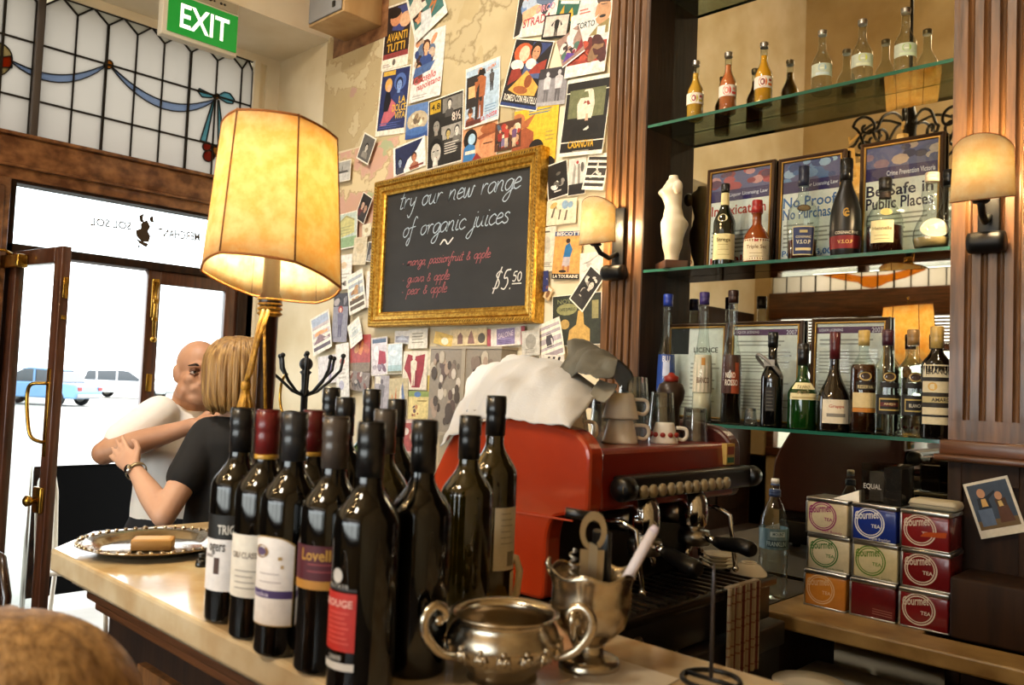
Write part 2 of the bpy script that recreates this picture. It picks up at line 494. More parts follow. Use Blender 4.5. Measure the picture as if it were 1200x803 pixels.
for cs, end in ((cols2, None), (cols, 2.525)):
    full = cs + ([end] if end else [])
    for y0, y1 in zip(full, full[1:]):
        pane_poly(win, [(y0, Z0), (y1, Z0), (y1, Z1), (y0, Z1)], PW, pos=XG)
        pane_poly(win, [(y0, Z1), (y1, Z1), (y1, Z2), (y0, Z2)], PW, pos=XG)
        ym = (y0+y1)/2
        pane_poly(win, [(y0, Z2), (y1, Z2), (y1, Z3), (ym, Z4), (y0, Z3)], PW, pos=XG)
        bar(lead, (y0, Z3), (ym, Z4)); bar(lead, (ym, Z4), (y1, Z3))
    for i, y in enumerate(full):
        a = (full[i-1]+y)/2 if i else y
        c = (full[i+1]+y)/2 if i < len(full)-1 else y
        pane_poly(win, [(y, Z3)]+([(c, Z4)] if c > y else [(y, Z4)])+([(a, Z4)] if a < y else [(y, Z4)]), PT, pos=XG) if a < c and a < y < c else None
        bar(lead, (y, Z0), (y, Z3), .012 if i % 3 == 2 else .008, d=.012 if i % 3 == 2 else .007)
    for z in (Z1, Z2): bar(lead, (full[0], z), (full[-1], z), .009)
    bar(lead, (full[0], Z4), (full[-1], Z4), .014); bar(lead, (full[0], Z0), (full[-1], Z0), .01)
def poly_px(pts): return [tuple(on(a, b, 'x', XG)[1:]) for a, b in pts]
def piece(name, pts, m, outline=True, grow=.006):
    q = poly_px(pts)
    MB().prism([(XG-grow, a, b) for a, b in q], (2*grow+.004, 0, 0)).build(name, m, win, kind='structure')
    if outline:
        for i in range(len(q)): bar(lead, q[i], q[(i+1) % len(q)], .0045, d=grow+.002)
def swag(a, b, sag, w0, n=12):
    up = []; lo = []
    for i in range(n+1):
        t = i/n; x = a[0]+(b[0]-a[0])*t; y = a[1]+(b[1]-a[1])*t + sag*4*t*(1-t)
        h = w0*(.22+.78*math.sin(PI*min(1, max(0, t)))**.6)
        up.append((x, y-h/2)); lo.append((x, y+h/2))
    return up + lo[::-1]
piece('ribbon', swag((14, 73), (122, 78), 17, 9), GBLUE)
piece('ribbon', swag((131, 80), (250, 118), 24, 9.5), GBLUE)
def disc(c, r, n=14, a=0, sx=1): return [(c[0]+r*sx*math.cos(a+2*PI*k/n), c[1]+r*math.sin(a+2*PI*k/n)) for k in range(n)]
piece('roundel', disc((126.5, 76), 5.2), GAMB)
piece('roundel', disc((-6, 70), 20, 20), GCREAM); piece('roundel_band', [(-24, 68), (-2, 68), (13, 66), (13.5, 80), (-4, 79), (-24, 80)], GORG)
piece('bow', [(251, 112), (243, 109), (233, 104), (231, 107), (236, 114), (247, 115)], GTEAL)
piece('bow', [(255, 112), (262, 108), (269, 110), (274, 117), (272, 122), (265, 121), (257, 116)], GTEAL)
piece('knot', disc((253, 113.5), 3.4, 10), GAMB)
piece('ribbon_tail', [(248.5, 119), (250.5, 119), (241, 167), (234, 165)], GTEAL); piece('ribbon_tail', [(254.5, 118), (256, 118), (260, 152), (259, 172), (255, 172)], GTEAL)
piece('grape', disc((242, 172), 5.2, 12), GRED); piece('grape', disc((244, 183), 6.8, 12), GRED); piece('grape', disc((252, 177), 5, 12), GCREAM); piece('leaf', [(247, 172), (256, 169), (258, 183), (251, 184)], GAMB)
lead.build('came', LEAD, win, kind='structure')
MB().box((XG-.05, 1.302, 2.66), (XG+.035, 1.338, 3.45), .004).build('mullion', mat('dark_mullion', '4a4340', .5), win, kind='structure')

# street-front window behind the camera, seen in the bar mirror
w2 = shell('window_2'); YG = YF-.06
lead = MB(); xs = [-4.55+.17*i for i in range(37)]
for x0, x1 in zip(xs[:14], xs[1:15]):
    for z0, z1 in ((Z0, Z1), (Z1, Z2), (Z2, Z4)): pane_poly(w2, [(x0, z0), (x1, z0), (x1, z1), (x0, z1)], PW, 'y', YG)
pane_poly(w2, [(xs[14], Z0), (1.6, Z0), (1.6, Z4), (xs[14], Z4)], PW, 'y', YG)
for i, x in enumerate(xs):
    if x < 1.6: bar(lead, (x, Z0), (x, Z4), .016 if i % 5 == 3 else .009, 'y', YG)
for z in (Z1, Z2): bar(lead, (-4.55, z), (1.6, z), .01, 'y', YG)
arc = [(x, y) for x, y in ((938, 316), (960, 322), (990, 329), (1006, 331), (1012, 336), (1022, 338), (1032, 335), (1040, 331), (1060, 326), (1085, 316), (1080, 312), (1040, 322), (1010, 324), (975, 318), (945, 310))]
q = [on(a, b, 'y', 2*2.555-YG) for a, b in arc]
MB().prism([(c.x, YG-.006, c.z) for c in q], (0, .016, 0)).build('ribbon', GAMB, w2, kind='structure')
lead.build('came', LEAD, w2, kind='structure')
fr = MB(); fr.box((-4.55, YF-.12, 2.36), (1.6, YF+.04, 2.66), .01); fr.box((-4.55, YF-.1, .8), (1.6, YF+.03, .9), .01); fr.box((-4.55, YF-.1, 2.0), (1.6, YF+.0, 2.08), .006)
for x in (-4.55, -3.55, -2.1, -.65, .8, 1.52): fr.box((x, YF-.1, .9), (x+.09, YF+.02, 2.4), .005)
for k in range(8): fr.box((-4.46, YF-.07, 2.085+.034*k), (-2.0, YF-.02, 2.108+.034*k))
fr.build('frame', WOODH, w2, kind='structure')
for x0, x1 in ((-4.46, -3.55), (-3.46, -2.1), (-2.01, -.65), (-.56, .8), (.89, 1.52)): pane_poly(w2, [(x0, .9), (x1, .9), (x1, 2.0), (x0, 2.0)], PANE, 'y', YG)

# outside
struct('floor_street', MB().box((-140, -70, -.2), (XE-.2, 90, -.1)).box((XE-.2, -70, -.2), (40, YF-.2, -.1)), street_m)
# ------------------------------------------------------------------ back bar: pillars, mirror, shelves
YM = 2.555
bb = thing('back_bar', 'tall brown oak back bar with fluted pillars and a mirror behind the bottles', 'back bar', (-1.2, 2.55, 0))
def bbp(name, mb, m, **k):
    o = mb.build(name, m, bb, **k); o.location = (1.2, -2.55, 0); return o
def fluted(x0, x1, z0, z1, n, yf=2.40, yb=2.70):
    """oak pilaster with n round-bottomed flutes cut into its front"""
    m = MB(); w_ = x1-x0; pr = [(x0, yb)]
    marg = w_*.12; cw = (w_-2*marg)/n
    pr.append((x0, yf))
    for i in range(n):
        a = x0+marg+cw*i
        for k in range(7):
            t = k/6; pr.append((a+cw*(.27+.46*t), yf+.011*math.sin(PI*t)**.7 if 0 < k < 6 else yf))
    pr += [(x1, yf), (x1, yb)]
    m.prism([(a, b, z0) for a, b in pr], (0, 0, z1-z0))
    return m
bbp('pillar', fluted(-1.868, -1.70, .0, 5.0, 4), WOOD)
bbp('pillar', fluted(-.70, -.50, 1.452, 5.0, 4), WOOD)
m = MB(); m.box((-.70, 2.40, 1.40), (-.50, 2.70, 1.453)); bbp('pillar_base', m, WOOD)
m = MB(); m.box((-.715, 2.375, 1.36), (-.48, 2.7, 1.40), .006); m.box((-.725, 2.36, 1.345), (-.47, 2.7, 1.362), .005)
bbp('ledge', m, WOODH)
m = MB()
m.box((-.700, 2.40, .0), (-.665, 2.7, 1.345), .004); m.box((-.535, 2.40, .0), (-.48, 2.7, 1.345), .004); m.box((-.665, 2.40, 1.29), (-.535, 2.7, 1.345)); m.box((-.665, 2.415, .925), (-.535, 2.7, 1.3)); m.box((-.665, 2.41, 0), (-.535, 2.7, .925))
bbp('pillar_foot', m, DARKW)
m = MB(); m.box((-.645, 2.24, .927), (-.40, 2.398, 1.075), .008)
bbp('plinth_block', m, DARKW)
m = MB(); m.box((-1.70, 2.40, .0), (-1.694, 2.70, 5.0)); bbp('side_panel', m, DARKW)
m = MB(); m.box((-1.694, YM, .93), (-.70, YM+.006, 5.0))
bbp('mirror', m, mat('old_mirror', 'cfc7b4', .015, 1, c2='bdb397', scale=5, detail=8))
m = MB(); m.box((-.48, YM, .93), (2.2, 2.7, 5.0)); bbp('back_panel', m, DARKW)
def glass_shelf(z, label, x0=-1.692, x1=-.702, y0=2.402):
    t = thing('glass_shelf', label, 'shelf', (0, 0, z), group='glass shelves of the back bar')
    MB().box((x0, y0+.003, -.010), (x1, YM-.004, 0)).build('shelf_plate', SHELFG, t)
    MB().box((x0, y0, -.010), (x1, y0+.003, 0)).build('front_edge', SHELFE, t, label='green polished front edge')
    return t
ZS1, ZS2, ZS3, ZS0 = 2.428, 1.915, 1.397, 2.93
glass_shelf(ZS1, 'glass shelf holding the small juice and clear bottles')
glass_shelf(ZS2, 'glass shelf holding the white torso and the framed notices')
glass_shelf(ZS3, 'lowest glass shelf holding the liqueur bottles')
glass_shelf(ZS0, 'topmost glass shelf, empty, cut off by the top of the picture')

# stone-edged back bench
marble = mat('cream_marble', 'b39468', .12, c2='dccdae', scale=9, detail=8, coat=.5, lo=.3, hi=.7)
bench_m = mat('worn_tan_stone', 'a08250', .4, c2='6b4f28', scale=9, detail=8, lo=.35, hi=.7)
t = thing('back_bench', 'worn tan stone bench along the back bar under the tea tins', 'bench', (0, 2.4, 0))
m = MB(); m.prism([(-1.08, -.285, .885), (1.2, -.285, .885), (1.2, -.165, .885), (-.40, -.165, .885), (-.40, -.165, .885), (-.705, -.165, .885), (-.705, .15, .885), (-1.08, .15, .885)], (0, 0, .04)); m.build('worktop', bench_m, t, bevel=.006)
m = MB(); m.box((-1.05, -.20, .0), (-.72, .145, .50)); m.box((-1.06, -.2, .50), (-.72, .145, .53)); m.box((-.72, -.2, 0), (1.2, -.01, .53)); m.box((-1.08, -.22, 0), (-1.05, .145, .885)); m.box((-.45, -.2, .53), (1.2, -.01, .885)); m.build('cupboard_body', DARKW, t)
m = MB(); m.box((-1.75, 1.15, .86), (-.985, 2.08, .92), .006); m.box((-1.685, 2.08, .86), (-1.09, 2.55, .92)); m.box((-1.75, 1.17, 0), (-1.0, 2.08, .86)); m.box((-1.685, 2.08, 0), (-1.09, 2.5, .86))
tag(m.build('machine_bench', mat('black_bench', '15110e', .5, c2='221a14', scale=8)), 'black side bench carrying the red coffee machine', 'bench')

# ------------------------------------------------------------------ bar counter
bc = thing('bar_counter', 'polished cream marble bar counter with clipped corner and dark wooden body', 'bar counter', (-.6, .77, 0))
ZB = 1.155
def cpoly(i, z, t):
    p = [(1.2, .555+i), (-1.715+.4*i, .555+i), (-1.850+i, .675+.4*i), (-1.835+i, .975-i), (1.2, .975-i)]
    return MB().prism([(a+.6, b-.77, z) for a, b in p], (0, 0, t))
o = cpoly(0, ZB-.042, .042).build('counter_top', marble, bc, bevel=.006)
cpoly(.10, .0, ZB-.042).build('counter_body', DARKW, bc)
mo = mat('ribbed_moulding', '8a7a66', .3, .4, c2='5a4838', scale=8)
for k, (i, z, t) in enumerate(((.035, ZB-.068, .024), (.06, ZB-.098, .026), (.075, ZB-.120, .018))):
    cpoly(i, z, t).build('moulding', WOODH if k else mo, bc, bevel=.005)
for x in (-1.5, -1.0, -.5, 0): m = MB(); m.prism([(x+.6, .64-.77, .15), (x+.6+.42, .64-.77, .15), (x+.6+.42, .64-.77, .98), (x+.6, .64-.77, .98)], (0, .02, 0)); m.build('front_panel', WOOD, bc)
# ------------------------------------------------------------------ bottles
WINE = mat('dark_wine_glass', '050504', .05, spec=.45, coat=.25)
OLIVE = mat('olive_wine_glass', '2a2403', .05, spec=.6, coat=.6)
OLIVE.node_tree.nodes['Principled BSDF'].inputs['Transmission Weight'].default_value = .45
GREENG = mat('green_bottle_glass', '123f12', .05, spec=.6, coat=.6)
GREENG.node_tree.nodes['Principled BSDF'].inputs['Transmission Weight'].default_value = .35
BLACKG = mat('matt_black_glass', '0d0c0b', .35)
CAPM = colmat('capsule', .3, .2)
CLEARB = panemat('bottle_glass', 'eef3f0', 1.6)
LIQ = {}
def liquid(c, clear=False):
    if c not in LIQ:
        m = mat('liquid_'+c, c, .08, spec=.5, coat=.3)
        m.node_tree.nodes['Principled BSDF'].inputs['Transmission Weight'].default_value = 0
        LIQ[c] = m
    return LIQ[c]
def prof(Rr, H, rn, zs, zn, base=.006, n=9, pw=1.0):
    p = [(0, .004), (Rr*.7, .002), (Rr-base*.6, 0), (Rr-.0008, base*.5), (Rr, base), (Rr, zs)]
    for k in range(1, n+1):
        t = k/n
        p.append((rn+(Rr-rn)*(.5+.5*math.cos(PI*t))**pw, lerp(zs, zn, t)))
    return p+[(rn, H)]
def prad(p, z):
    for (r0, z0), (r1, z1) in zip(p, p[1:]):
        if z1 > z0 and z0 <= z <= z1: return r0+(r1-r0)*(z-z0)/(z1-z0)
    return p[-1][0]
def sector(mb, p, z0, z1, a0, a1, off, nz=3, na=12, arch=0):
    def fn(u, v):
        z = lerp(z0, z1, v); 
        if arch and v > .99: z -= arch*abs(2*u-1)**3
        a = R(lerp(a0, a1, u)); r = prad(p, z)+off
        return (r*math.cos(a), r*math.sin(a), z)
    mb.grid(fn, na, nz)
def bottle(name, label, loc, p, glass, cap=None, labels=(), texts=(), ang=-90, liq=None, group=None, capmat=None, lipcol=None, seg=32):
    """p: profile; cap: (colour, z0, z1, extra radius, band colour or None); labels: (z0, z1, half or (a0,a1), colour)"""
    t = thing(name, label, 'bottle', loc, group=group)
    m = MB(); m.lathe(p, seg); m.build('glass_body', glass, t)
    H = p[-1][1]
    if liq:
        c, lev = liq
        q = [(max(0, r-.0022), max(.006, z)) for r, z in p if z < lev]
        q.append((max(.003, prad(p, lev)-.0022), lev))
        MB().lathe(q, 24).build('liquid', liquid(c), t)
    if cap:
        c, z0, z1, ex, band = cap
        m = MB().col(c); r0 = prad(p, z0)+ex; r1 = prad(p, min(H, z1))+ex
        m.lathe([(r0, z0), (r0+.0003, lerp(z0, z1, .45)), (r1-.0004, lerp(z0, z1, .5)), (r1+.0008, lerp(z0, z1, .56)), (r1+.0008, z1-.0035), (r1-.0006, z1-.0028), (r1+.0008, z1-.002), (r1-.001, z1), (0, z1)], 24)
        if band: m.col(band).lathe([(r0+.0002, z0-.004), (r0+.0006, z0-.003), (r0+.0006, z0+.001), (r0+.0002, z0+.002)], 24)
        m.build('cap', capmat or CAPM, t)
    if labels or texts:
        items = []
        for i, L in enumerate(labels):
            z0, z1, h, c = L[:4]
            a0, a1 = (-h, h) if not isinstance(h, tuple) else h
            items.append([z0, z1, a0, a1, i, L])
        for T in texts: items.append([T[3], T[4], T[1], T[2], None, T])
        par = list(range(len(items)))                       # pieces that overlap are one label
        def root_(i):
            while par[i] != i: i = par[i]
            return i
        for i, A in enumerate(items):
            for j in range(i):
                B = items[j]
                if A[0] <= B[1]+.0035 and B[0] <= A[1]+.0035 and A[2] <= B[3]+4 and B[2] <= A[3]+4: par[root_(i)] = root_(j)
        ms = {}
        for k, (z0, z1, a0, a1, i, L) in enumerate(items):
            m = ms.setdefault(root_(k), MB())
            if i is not None and len(L) > 5:               # oval badge
                m.col(L[3]); vs_ = []
                for q in range(22):
                    t_ = 2*PI*q/22; z = (z0+z1)/2+(z1-z0)/2*math.sin(t_); aa = R(ang+(a0+a1)/2+(a1-a0)/2*math.cos(t_)); r = prad(p, z)+.0006+.00012*i
                    vs_.append(m.v((r*math.cos(aa), r*math.sin(aa), z)))
                m.f(vs_); continue
            if i is not None:
                m.col(L[3]); sector(m, p, z0, z1, ang+a0, ang+a1, .0005+.00012*i, arch=L[4] if len(L) > 4 else 0); continue
            s, a0, a1, z0, z1, c = L
            m.col(c)
            slant = .0
            def fn(u, v):
                z = lerp(z0, z1, v); a = R(ang+lerp(a0, a1, u)); r = prad(p, z)+.0005+.00012*(len(labels)+1)
                return (r*math.cos(a), r*math.sin(a), z)
            put_text(m, s, fn, True)
        for m in ms.values(): m.build('paper_label', PRINT, t)
    return t
def lines(z0, z1, n, a0, a1, c): return [(lerp(z0, z1, k/max(1, n-1)), lerp(z0, z1, k/max(1, n-1))+.0016, (a0, a1-(k*37 % 11)), c) for k in range(n)]
def cnt(px, py): return on(px, py, 'z', ZB)
def bord(H=.298, Rr=.0373): return prof(Rr, H, .0142, .185*H/.298, .232*H/.298)
g = 'wine bottles on the bar counter'
W1 = [
 # px, py, H, glass, cap colour, band, label text, labels, texts, angle
 (271, 724, .295, WINE, '17181a', None, 'wine bottle with white picture label below a black lettered band, leftmost of the front row',
  [(.115, .148, 60, '14120f'), (.045, .115, 60, 'e9e6e6'), (.068, .09, (8, 22), '4a3328'), (.09, .094, (-20, 5), '9a9490')], [('TRIC', 14, 52, .122, .135, 'd8d4cc'), ('ogers', -8, 34, .094, .109, '45403c')], -82),
 (301, 742, .297, WINE, '6d1c1c', 'c79a3a', 'wine bottle with dark red capsule and plain cream text label, second of the front row',
  [(.055, .135, 62, 'e6e0d4')]+lines(.066, .088, 4, -20, 30, 'a59d92'), [('CRU CLASSE', -30, 34, .105, .113, '8a7f74')], -66),
 (332, 761, .298, WINE, '2b2c2f', None, 'wine bottle with arched white label, purple band and oval emblem, third of the front row',
  [(.038, .146, 53, 'a8874a', .01), (.0395, .1445, 51, 'ece6e2', .01), (.0715, .081, 51, '4b3a6e')]+lines(.09, .10, 2, -20, 30, 'bfb6b4')+[(.119, .135, (-36, 2), '8a6a3c', 0, 'o'), (.122, .132, (-30, -4), '5c4a6c', 0, 'o'), (.118, .122, (22, 30), 'b08e50'), (.108, .112, (28, 33), 'b08e50')], [('Ruska', -42, 8, .0735, .0785, 'cfc6e0')], -72),
 (380, 781, .297, WINE, '4b423c', None, 'wine bottle with maroon and gold label under brown grey cap, fourth of the front row',
  [(.108, .148, 62, '4d1420'), (.098, .108, 62, 'b07b30')]+lines(.118, .126, 2, -10, 44, '8a3a40'), [('Lovelle', -24, 46, .131, .144, 'b98a3a')], -66),
 (421, 807, .296, WINE, '101113', None, 'wine bottle with bright red lower label and white foot strip, nearest of the front row',
  [(.050, .112, 40, 'b32a20'), (.030, .038, 40, 'cfcac4'), (.114, .117, 40, '2a2626')]+lines(.058, .09, 7, -20, 30, 'd0564a')+[(.122, .138, (-8, 14), 'b9b4ae', 0, 'o')], [('ROUGE', -22, 34, .097, .105, 'e6b0a4'), ('2005', -10, 18, .041, .046, 'b9b4ae'), ('ESTATE', -14, 26, .117, .121, '9a958e')], -88),
 (485, 786, .297, WINE, '0e0f11', None, 'unlabelled looking black capped wine bottle right of the red labelled one', [(.045, .066, (-40, -10), 'd8d3c8')], [], -120),
 (541, 733, .297, OLIVE, '0d0d0f', None, 'olive green black capped wine bottle left of the machine', [(.04, .12, (60, 130), 'd2cdc0')], [], 20),
 (572, 709, .325, OLIVE, '121214', None, 'olive bottle with white back label, rightmost of the wine bottles', [(.06, .155, 34, 'd9d4c6'), (.066, .088, (2, 26), '8b867c')]+lines(.10, .145, 6, -18, 18, 'a9a498'), [], -4),
 (356, 722, .295, WINE, '5e1a1a', 'b58a35', 'wine bottle with red capsule in the second row behind the arched label', [(.06, .13, 50, 'ded8cc')], [], -60),
 (378, 666, .325, WINE, '141517', None, 'tall black capped wine bottle at the back, seen right of the second red capsule', [], [], -60),
 (394, 694, .312, WINE, '1a1a1c', None, 'black capped wine bottle directly behind the brown grey capped one', [], [], -60),
 (426, 671, .325, GREENG, '17181a', '6a1c1c', 'green glass wine bottle with red band on neck, furthest back', [], [], -60),
 (440, 734, .302, OLIVE, '4a433d', None, 'olive wine bottle with brown grey cap behind the red labelled one', [], [], -60),
 (455, 692, .312, WINE, '121315', None, 'black capped wine bottle behind the olive brown capped bottle', [], [], -60),
]
for px, py, H, gl, cc, band, lab, L, T, ang in W1:
    P = cnt(px, py); p = bord(H)
    bottle('wine_bottle', lab, P, p, gl, (cc, H-.062, H, .0012, band), L, T, ang, group=g)

# --- top shelf: juices and clear bottles
def smallb(H=.205, Rr=.0285): return prof(Rr, H-.004, .0115, H*.46, H*.74, pw=1.15)
jg = 'small juice bottles on the top glass shelf'; wg = 'small clear bottles on the top glass shelf'
JU = [(815, 'e2a83a', 'c8b84a', '9a2f2c', 'small orange yellow juice bottle with red and green fruit label, leftmost on the top shelf'),
      (853, 'd0703c', 'd23c34', 'e08a7a', 'small salmon coloured juice bottle with red fruit label on the top shelf'),
      (894.5, 'eca41c', 'd9702a', '8c2f24', 'small bright orange juice bottle with orange fruit label on the top shelf'),
      (962.5, None, '8fb4c8', 'c8d8dc', 'clear small bottle with pale blue label, left of the clear three on the top shelf'),
      (1009.5, None, 'c9cf4a', 'd8dcc0', 'clear small bottle with yellow spot label, middle of the clear three on the top shelf'),
      (1060, None, '9cbf5a', 'cfdcc0', 'clear small bottle with green label, right of the clear three on the top shelf')]
for px, lc, c1, c2, lab in JU:
    P = on(px, 100, 'y', 2.462); P.z = ZS1
    if lc:
        p = smallb(.212)
        bottle('juice_bottle', lab, P, p, CLEARB, ('b9b6ac', .194, .212, .0015, None), [(.055, .093, 88, 'ece3d6'), (.057, .091, (-34, 22), c1, 0, 'o'), (.063, .085, (-22, 8), c2, 0, 'o'), (.074, .079, (-12, -4), 'f2e6d8'), (.062, .070, (28, 60), c1), (.076, .084, (32, 52), c2)], [], -60, (lc, .168), jg, capmat=STEEL)
    else:
        p = smallb(.20, .030)
        bottle('clear_bottle', lab, P, p, CLEARB, ('b9b6ac', .184, .20, .0015, None), [(.05, .088, 80, 'c4cbb8'), (.063, .086, (-26, 20), c1, 0, 'o'), (.052, .06, (-40, 40), c2), (.07, .074, (-14, 8), 'e6ead8')], [], -60, None, wg, capmat=STEEL)

# --- second shelf
def sh(px, z, y=2.462): P = on(px, 300 if z > 1.6 else 480, 'y', y); P.z = z; return P
g2 = 'spirit bottles on the middle glass shelf'; g3 = 'liqueur bottles on the lowest glass shelf'
p = prof(.036, .272, .0125, .14, .215)
bottle('liqueur_bottle', 'dark green slim bottle with cream labels and black cap, beside the white torso', sh(848, ZS2), p, mat('black_green_glass', '0b1206', .04, coat=.6), ('15120f', .250, .278, .0015, None),
       [(.02, .105, 70, 'd9cc96'), (.145, .172, (-38, 18), 'dccf9c', 0, 'o'), (.205, .246, 180, 'cfc08a')]+lines(.035, .085, 4, -30, 30, '9a8a50'), [('Strega', -38, 34, .075, .092, '6b5a2c')], -62, None, g2)
p = [(0, .003), (.034, 0), (.040, .004), (.041, .012), (.041, .075), (.038, .09), (.030, .108), (.019, .122), (.015, .13), (.0145, .16), (.0165, .162), (.0165, .17), (.014, .172), (.014, .205)]
bottle('liqueur_bottle', 'squat amber square shouldered liqueur bottle with red cap', sh(886, ZS2), p, mat('amber_glass_bottle', '7a360c', .06, coat=.6), ('8f1e16', .165, .208, .002, None),
       [(.008, .078, 75, 'd8c9a8'), (.068, .074, (-10, 8), 'a02820')]+lines(.02, .03, 2, -30, 30, '8c7a5a'), [('Triple Sec', -46, 46, .042, .058, '7a5c3a')], -62, None, g2)
p = [(0, .003), (.040, 0), (.043, .004), (.047, .09), (.048, .135), (.040, .165), (.026, .185), (.017, .20), (.0145, .22), (.0135, .285)]
bottle('cognac_bottle', 'clear cognac bottle with navy square label and long navy stopper', sh(940, ZS2), p, CLEARB, ('1c2236', .232, .296, .002, None),
       [(.012, .100, 42, 'c9b98a'), (.015, .097, 39, '1f2c58'), (.026, .034, (-30, 30), 'c9b98a'), (.080, .088, (-14, 14), 'b0a070'), (.146, .168, (-28, 28), '3a2c1c', 0, 'o'), (.149, .165, (-22, 22), '6a5838', 0, 'o')], [('V.S.O.P', -26, 26, .046, .058, 'd9d2b8'), ('COGNAC', -28, 28, .064, .071, 'c9c0a0')], -62, ('4a1808', .062), g2)
p = [(0, .003), (.038, 0), (.041, .005), (.044, .04), (.045, .10), (.042, .14), (.034, .175), (.022, .205), (.0165, .225), (.016, .292)]
bottle('cognac_bottle', 'matt black cognac bottle with red label and gold emblem', sh(990, ZS2), p, BLACKG, ('0c0b0b', .23, .298, .002, None),
       [(.022, .062, 90, '7a1418'), (.060, .078, 90, '171210')], [('V.S.O.P', -34, 22, .036, .047, 'd0a860'), ('COGNAC FINE', -44, 44, .064, .073, 'cfc8b8'), ('C', -16, 4, .115, .142, 'b08a3c'), ('c', -10, 8, .118, .133, 'b08a3c')], -62, None, g2)
p = [(0, .003), (.044, 0), (.049, .005), (.050, .09), (.048, .105), (.040, .125), (.028, .145), (.018, .16), (.015, .17), (.0145, .218)]
bottle('cognac_bottle', 'clear round shouldered bottle with cream label, dark brandy low inside', sh(1036, ZS2), p, CLEARB, ('17120d', .185, .224, .003, None),
       [(.028, .092, (-58, 16), 'dccf9e'), (.106, .128, (-28, 14), 'c9b678', 0, 'o')]+lines(.038, .048, 2, -44, 4, '9a8a5c')+[(.164, .182, 180, '2a1c10')], [('Hennelle', -50, 10, .064, .074, '6a5a38')], -58, ('2c0d05', .080), g2)
p = [(0, .003), (.030, 0), (.042, .006), (.047, .025), (.046, .05), (.036, .078), (.0245, .098), (.021, .112), (.024, .13), (.0275, .148), (.0255, .166), (.017, .182), (.0145, .19), (.0145, .20)]
bottle('pear_shaped_bottle', 'clear waisted gourd bottle with large oval pale label and blue white cap', sh(1091, ZS2, 2.435), p, CLEARB, ('c9b49a', .188, .214, .003, None),
       [(.028, .080, (-54, 48), 'ddd5c2', 0, 'o'), (.031, .077, (-49, 43), 'cfc6b0', 0, 'o'), (.188, .2, 180, '2f5a9a')], [('RISERVA', -28, 24, .05, .058, '9a8c70')], -56, ('b59a6a', .03), g2)
bottle('spirit_bottle', 'dark capped clear bottle half hidden behind the right wall lamp', sh(1111, ZS2, 2.515), prof(.032, .235, .014, .10, .16), CLEARB, ('101010', .19, .235, .002, None), [], [], -62, None, g2)

# --- lowest shelf
p = [(0, .003), (.030, 0), (.033, .004), (.031, .16), (.029, .22), (.021, .26), (.0165, .30), (.0135, .40), (.0135, .43)]
def tall(px, y, lab, capc, L, T, lq):
    bottle('tall_liqueur_bottle', lab, sh(px, ZS3, y), p, CLEARB, (capc, .395, .437, .003, None), L, T, -58, lq, g3)
tall(779, 2.47, 'tall slender bottle with blue label and blue cap, leftmost of the three tall ones', '2a3f9a', [(.10, .225, 150, '2c4c9c'), (.15, .20, (-20, 24), 'b9c4dc')], [('BLU', -24, 26, .20, .22, 'd8dce8')], ('c9d4e0', .12))
tall(822, 2.47, 'tall slender bottle with white label and violet cap, middle of the three tall ones', '3c2f66', [(.10, .225, 150, 'd6ccb8'), (.19, .215, (-10, 14), 'b5803c')], [('BIANCO', -36, 40, .13, .15, '6b4a38')], ('cfc8b4', .10))
tall(856, 2.458, 'tall slender bottle with rust brown label and maroon cap, right of the three tall ones', '2f1a14', [(.10, .225, 150, '3c1810'), (.10, .17, (-2, 46), '8a3a1c'), (.17, .2, (18, 46), '8a3a1c')], [('ROSSO', -40, 36, .125, .145, 'd8cfc0'), ('NERO', -38, 20, .150, .168, 'd8cfc0')], ('180a05', .18))
bottle('liqueur_bottle', 'black bottle with slanting grey neck tag, beside the shot glass', sh(904, ZS3), prof(.034, .29, .0135, .15, .215), mat('black_glass', '070707', .05, coat=.5), ('0c0c0c', .25, .298, .002, None),
       [(.05, .125, (-40, 10), '1c1b1a')]+lines(.055, .11, 6, -34, 4, '6a6862'), [], -58, None, g3)
bottle('port_bottle', 'green port bottle with cream label and black capsule', sh(940, ZS3), prof(.043, .245, .015, .105, .165), GREENG, ('14100e', .195, .262, .002, None),
       [(.09, .142, 62, 'd6cba0'), (.095, .098, (-50, 50), 'a08c5c')], [('TAWNY', -36, 34, .122, .134, '5a4a2c'), ('PORT', -26, 22, .106, .117, '6a5a38')], -58, ('0b0703', .09), g3)
bottle('brandy_bottle', 'dark round bellied bottle with white label and wine red capsule', sh(977, ZS3), prof(.046, .29, .0135, .09, .21, pw=1.5), mat('brown_black_glass', '120b06', .04, coat=.6), ('4a1518', .215, .296, .0015, None),
       [(.025, .095, 52, 'd8ceb8'), (.044, .054, (-34, 34), '7f7a70')], [('Grappa', -26, 28, .068, .08, 'a8452e')], -58, None, g3)
def vod(px, lab, capc, L, T, lq, y=2.462, caprange=(.255, .30), pp=None):
    bottle('spirit_bottle', lab, sh(px, ZS3, y), pp or prof(.0365, .296, .0135, .185, .235), CLEARB, (capc, *caprange, .002, None), L, T, -56, lq, g3)
OV = [(.151, .180, (-34, 26), '2a1c10', 0, 'o'), (.153, .178, (-31, 23), 'c2a55c', 0, 'o'), (.156, .175, (-25, 17), '3a2416', 0, 'o')]
vod(1011, 'bottle of brown spirit with oval badge and slanting gold label', 'b59a5a', OV+[(.125, .15, (-44, 40), '1c130d'), (.075, .118, (-60, 50), 'cdb98a'), (.062, .074, (-60, 50), 'b9772c')], [('RESERVA', -36, 30, .130, .14, 'c9b98a')], ('3b1806', .20))
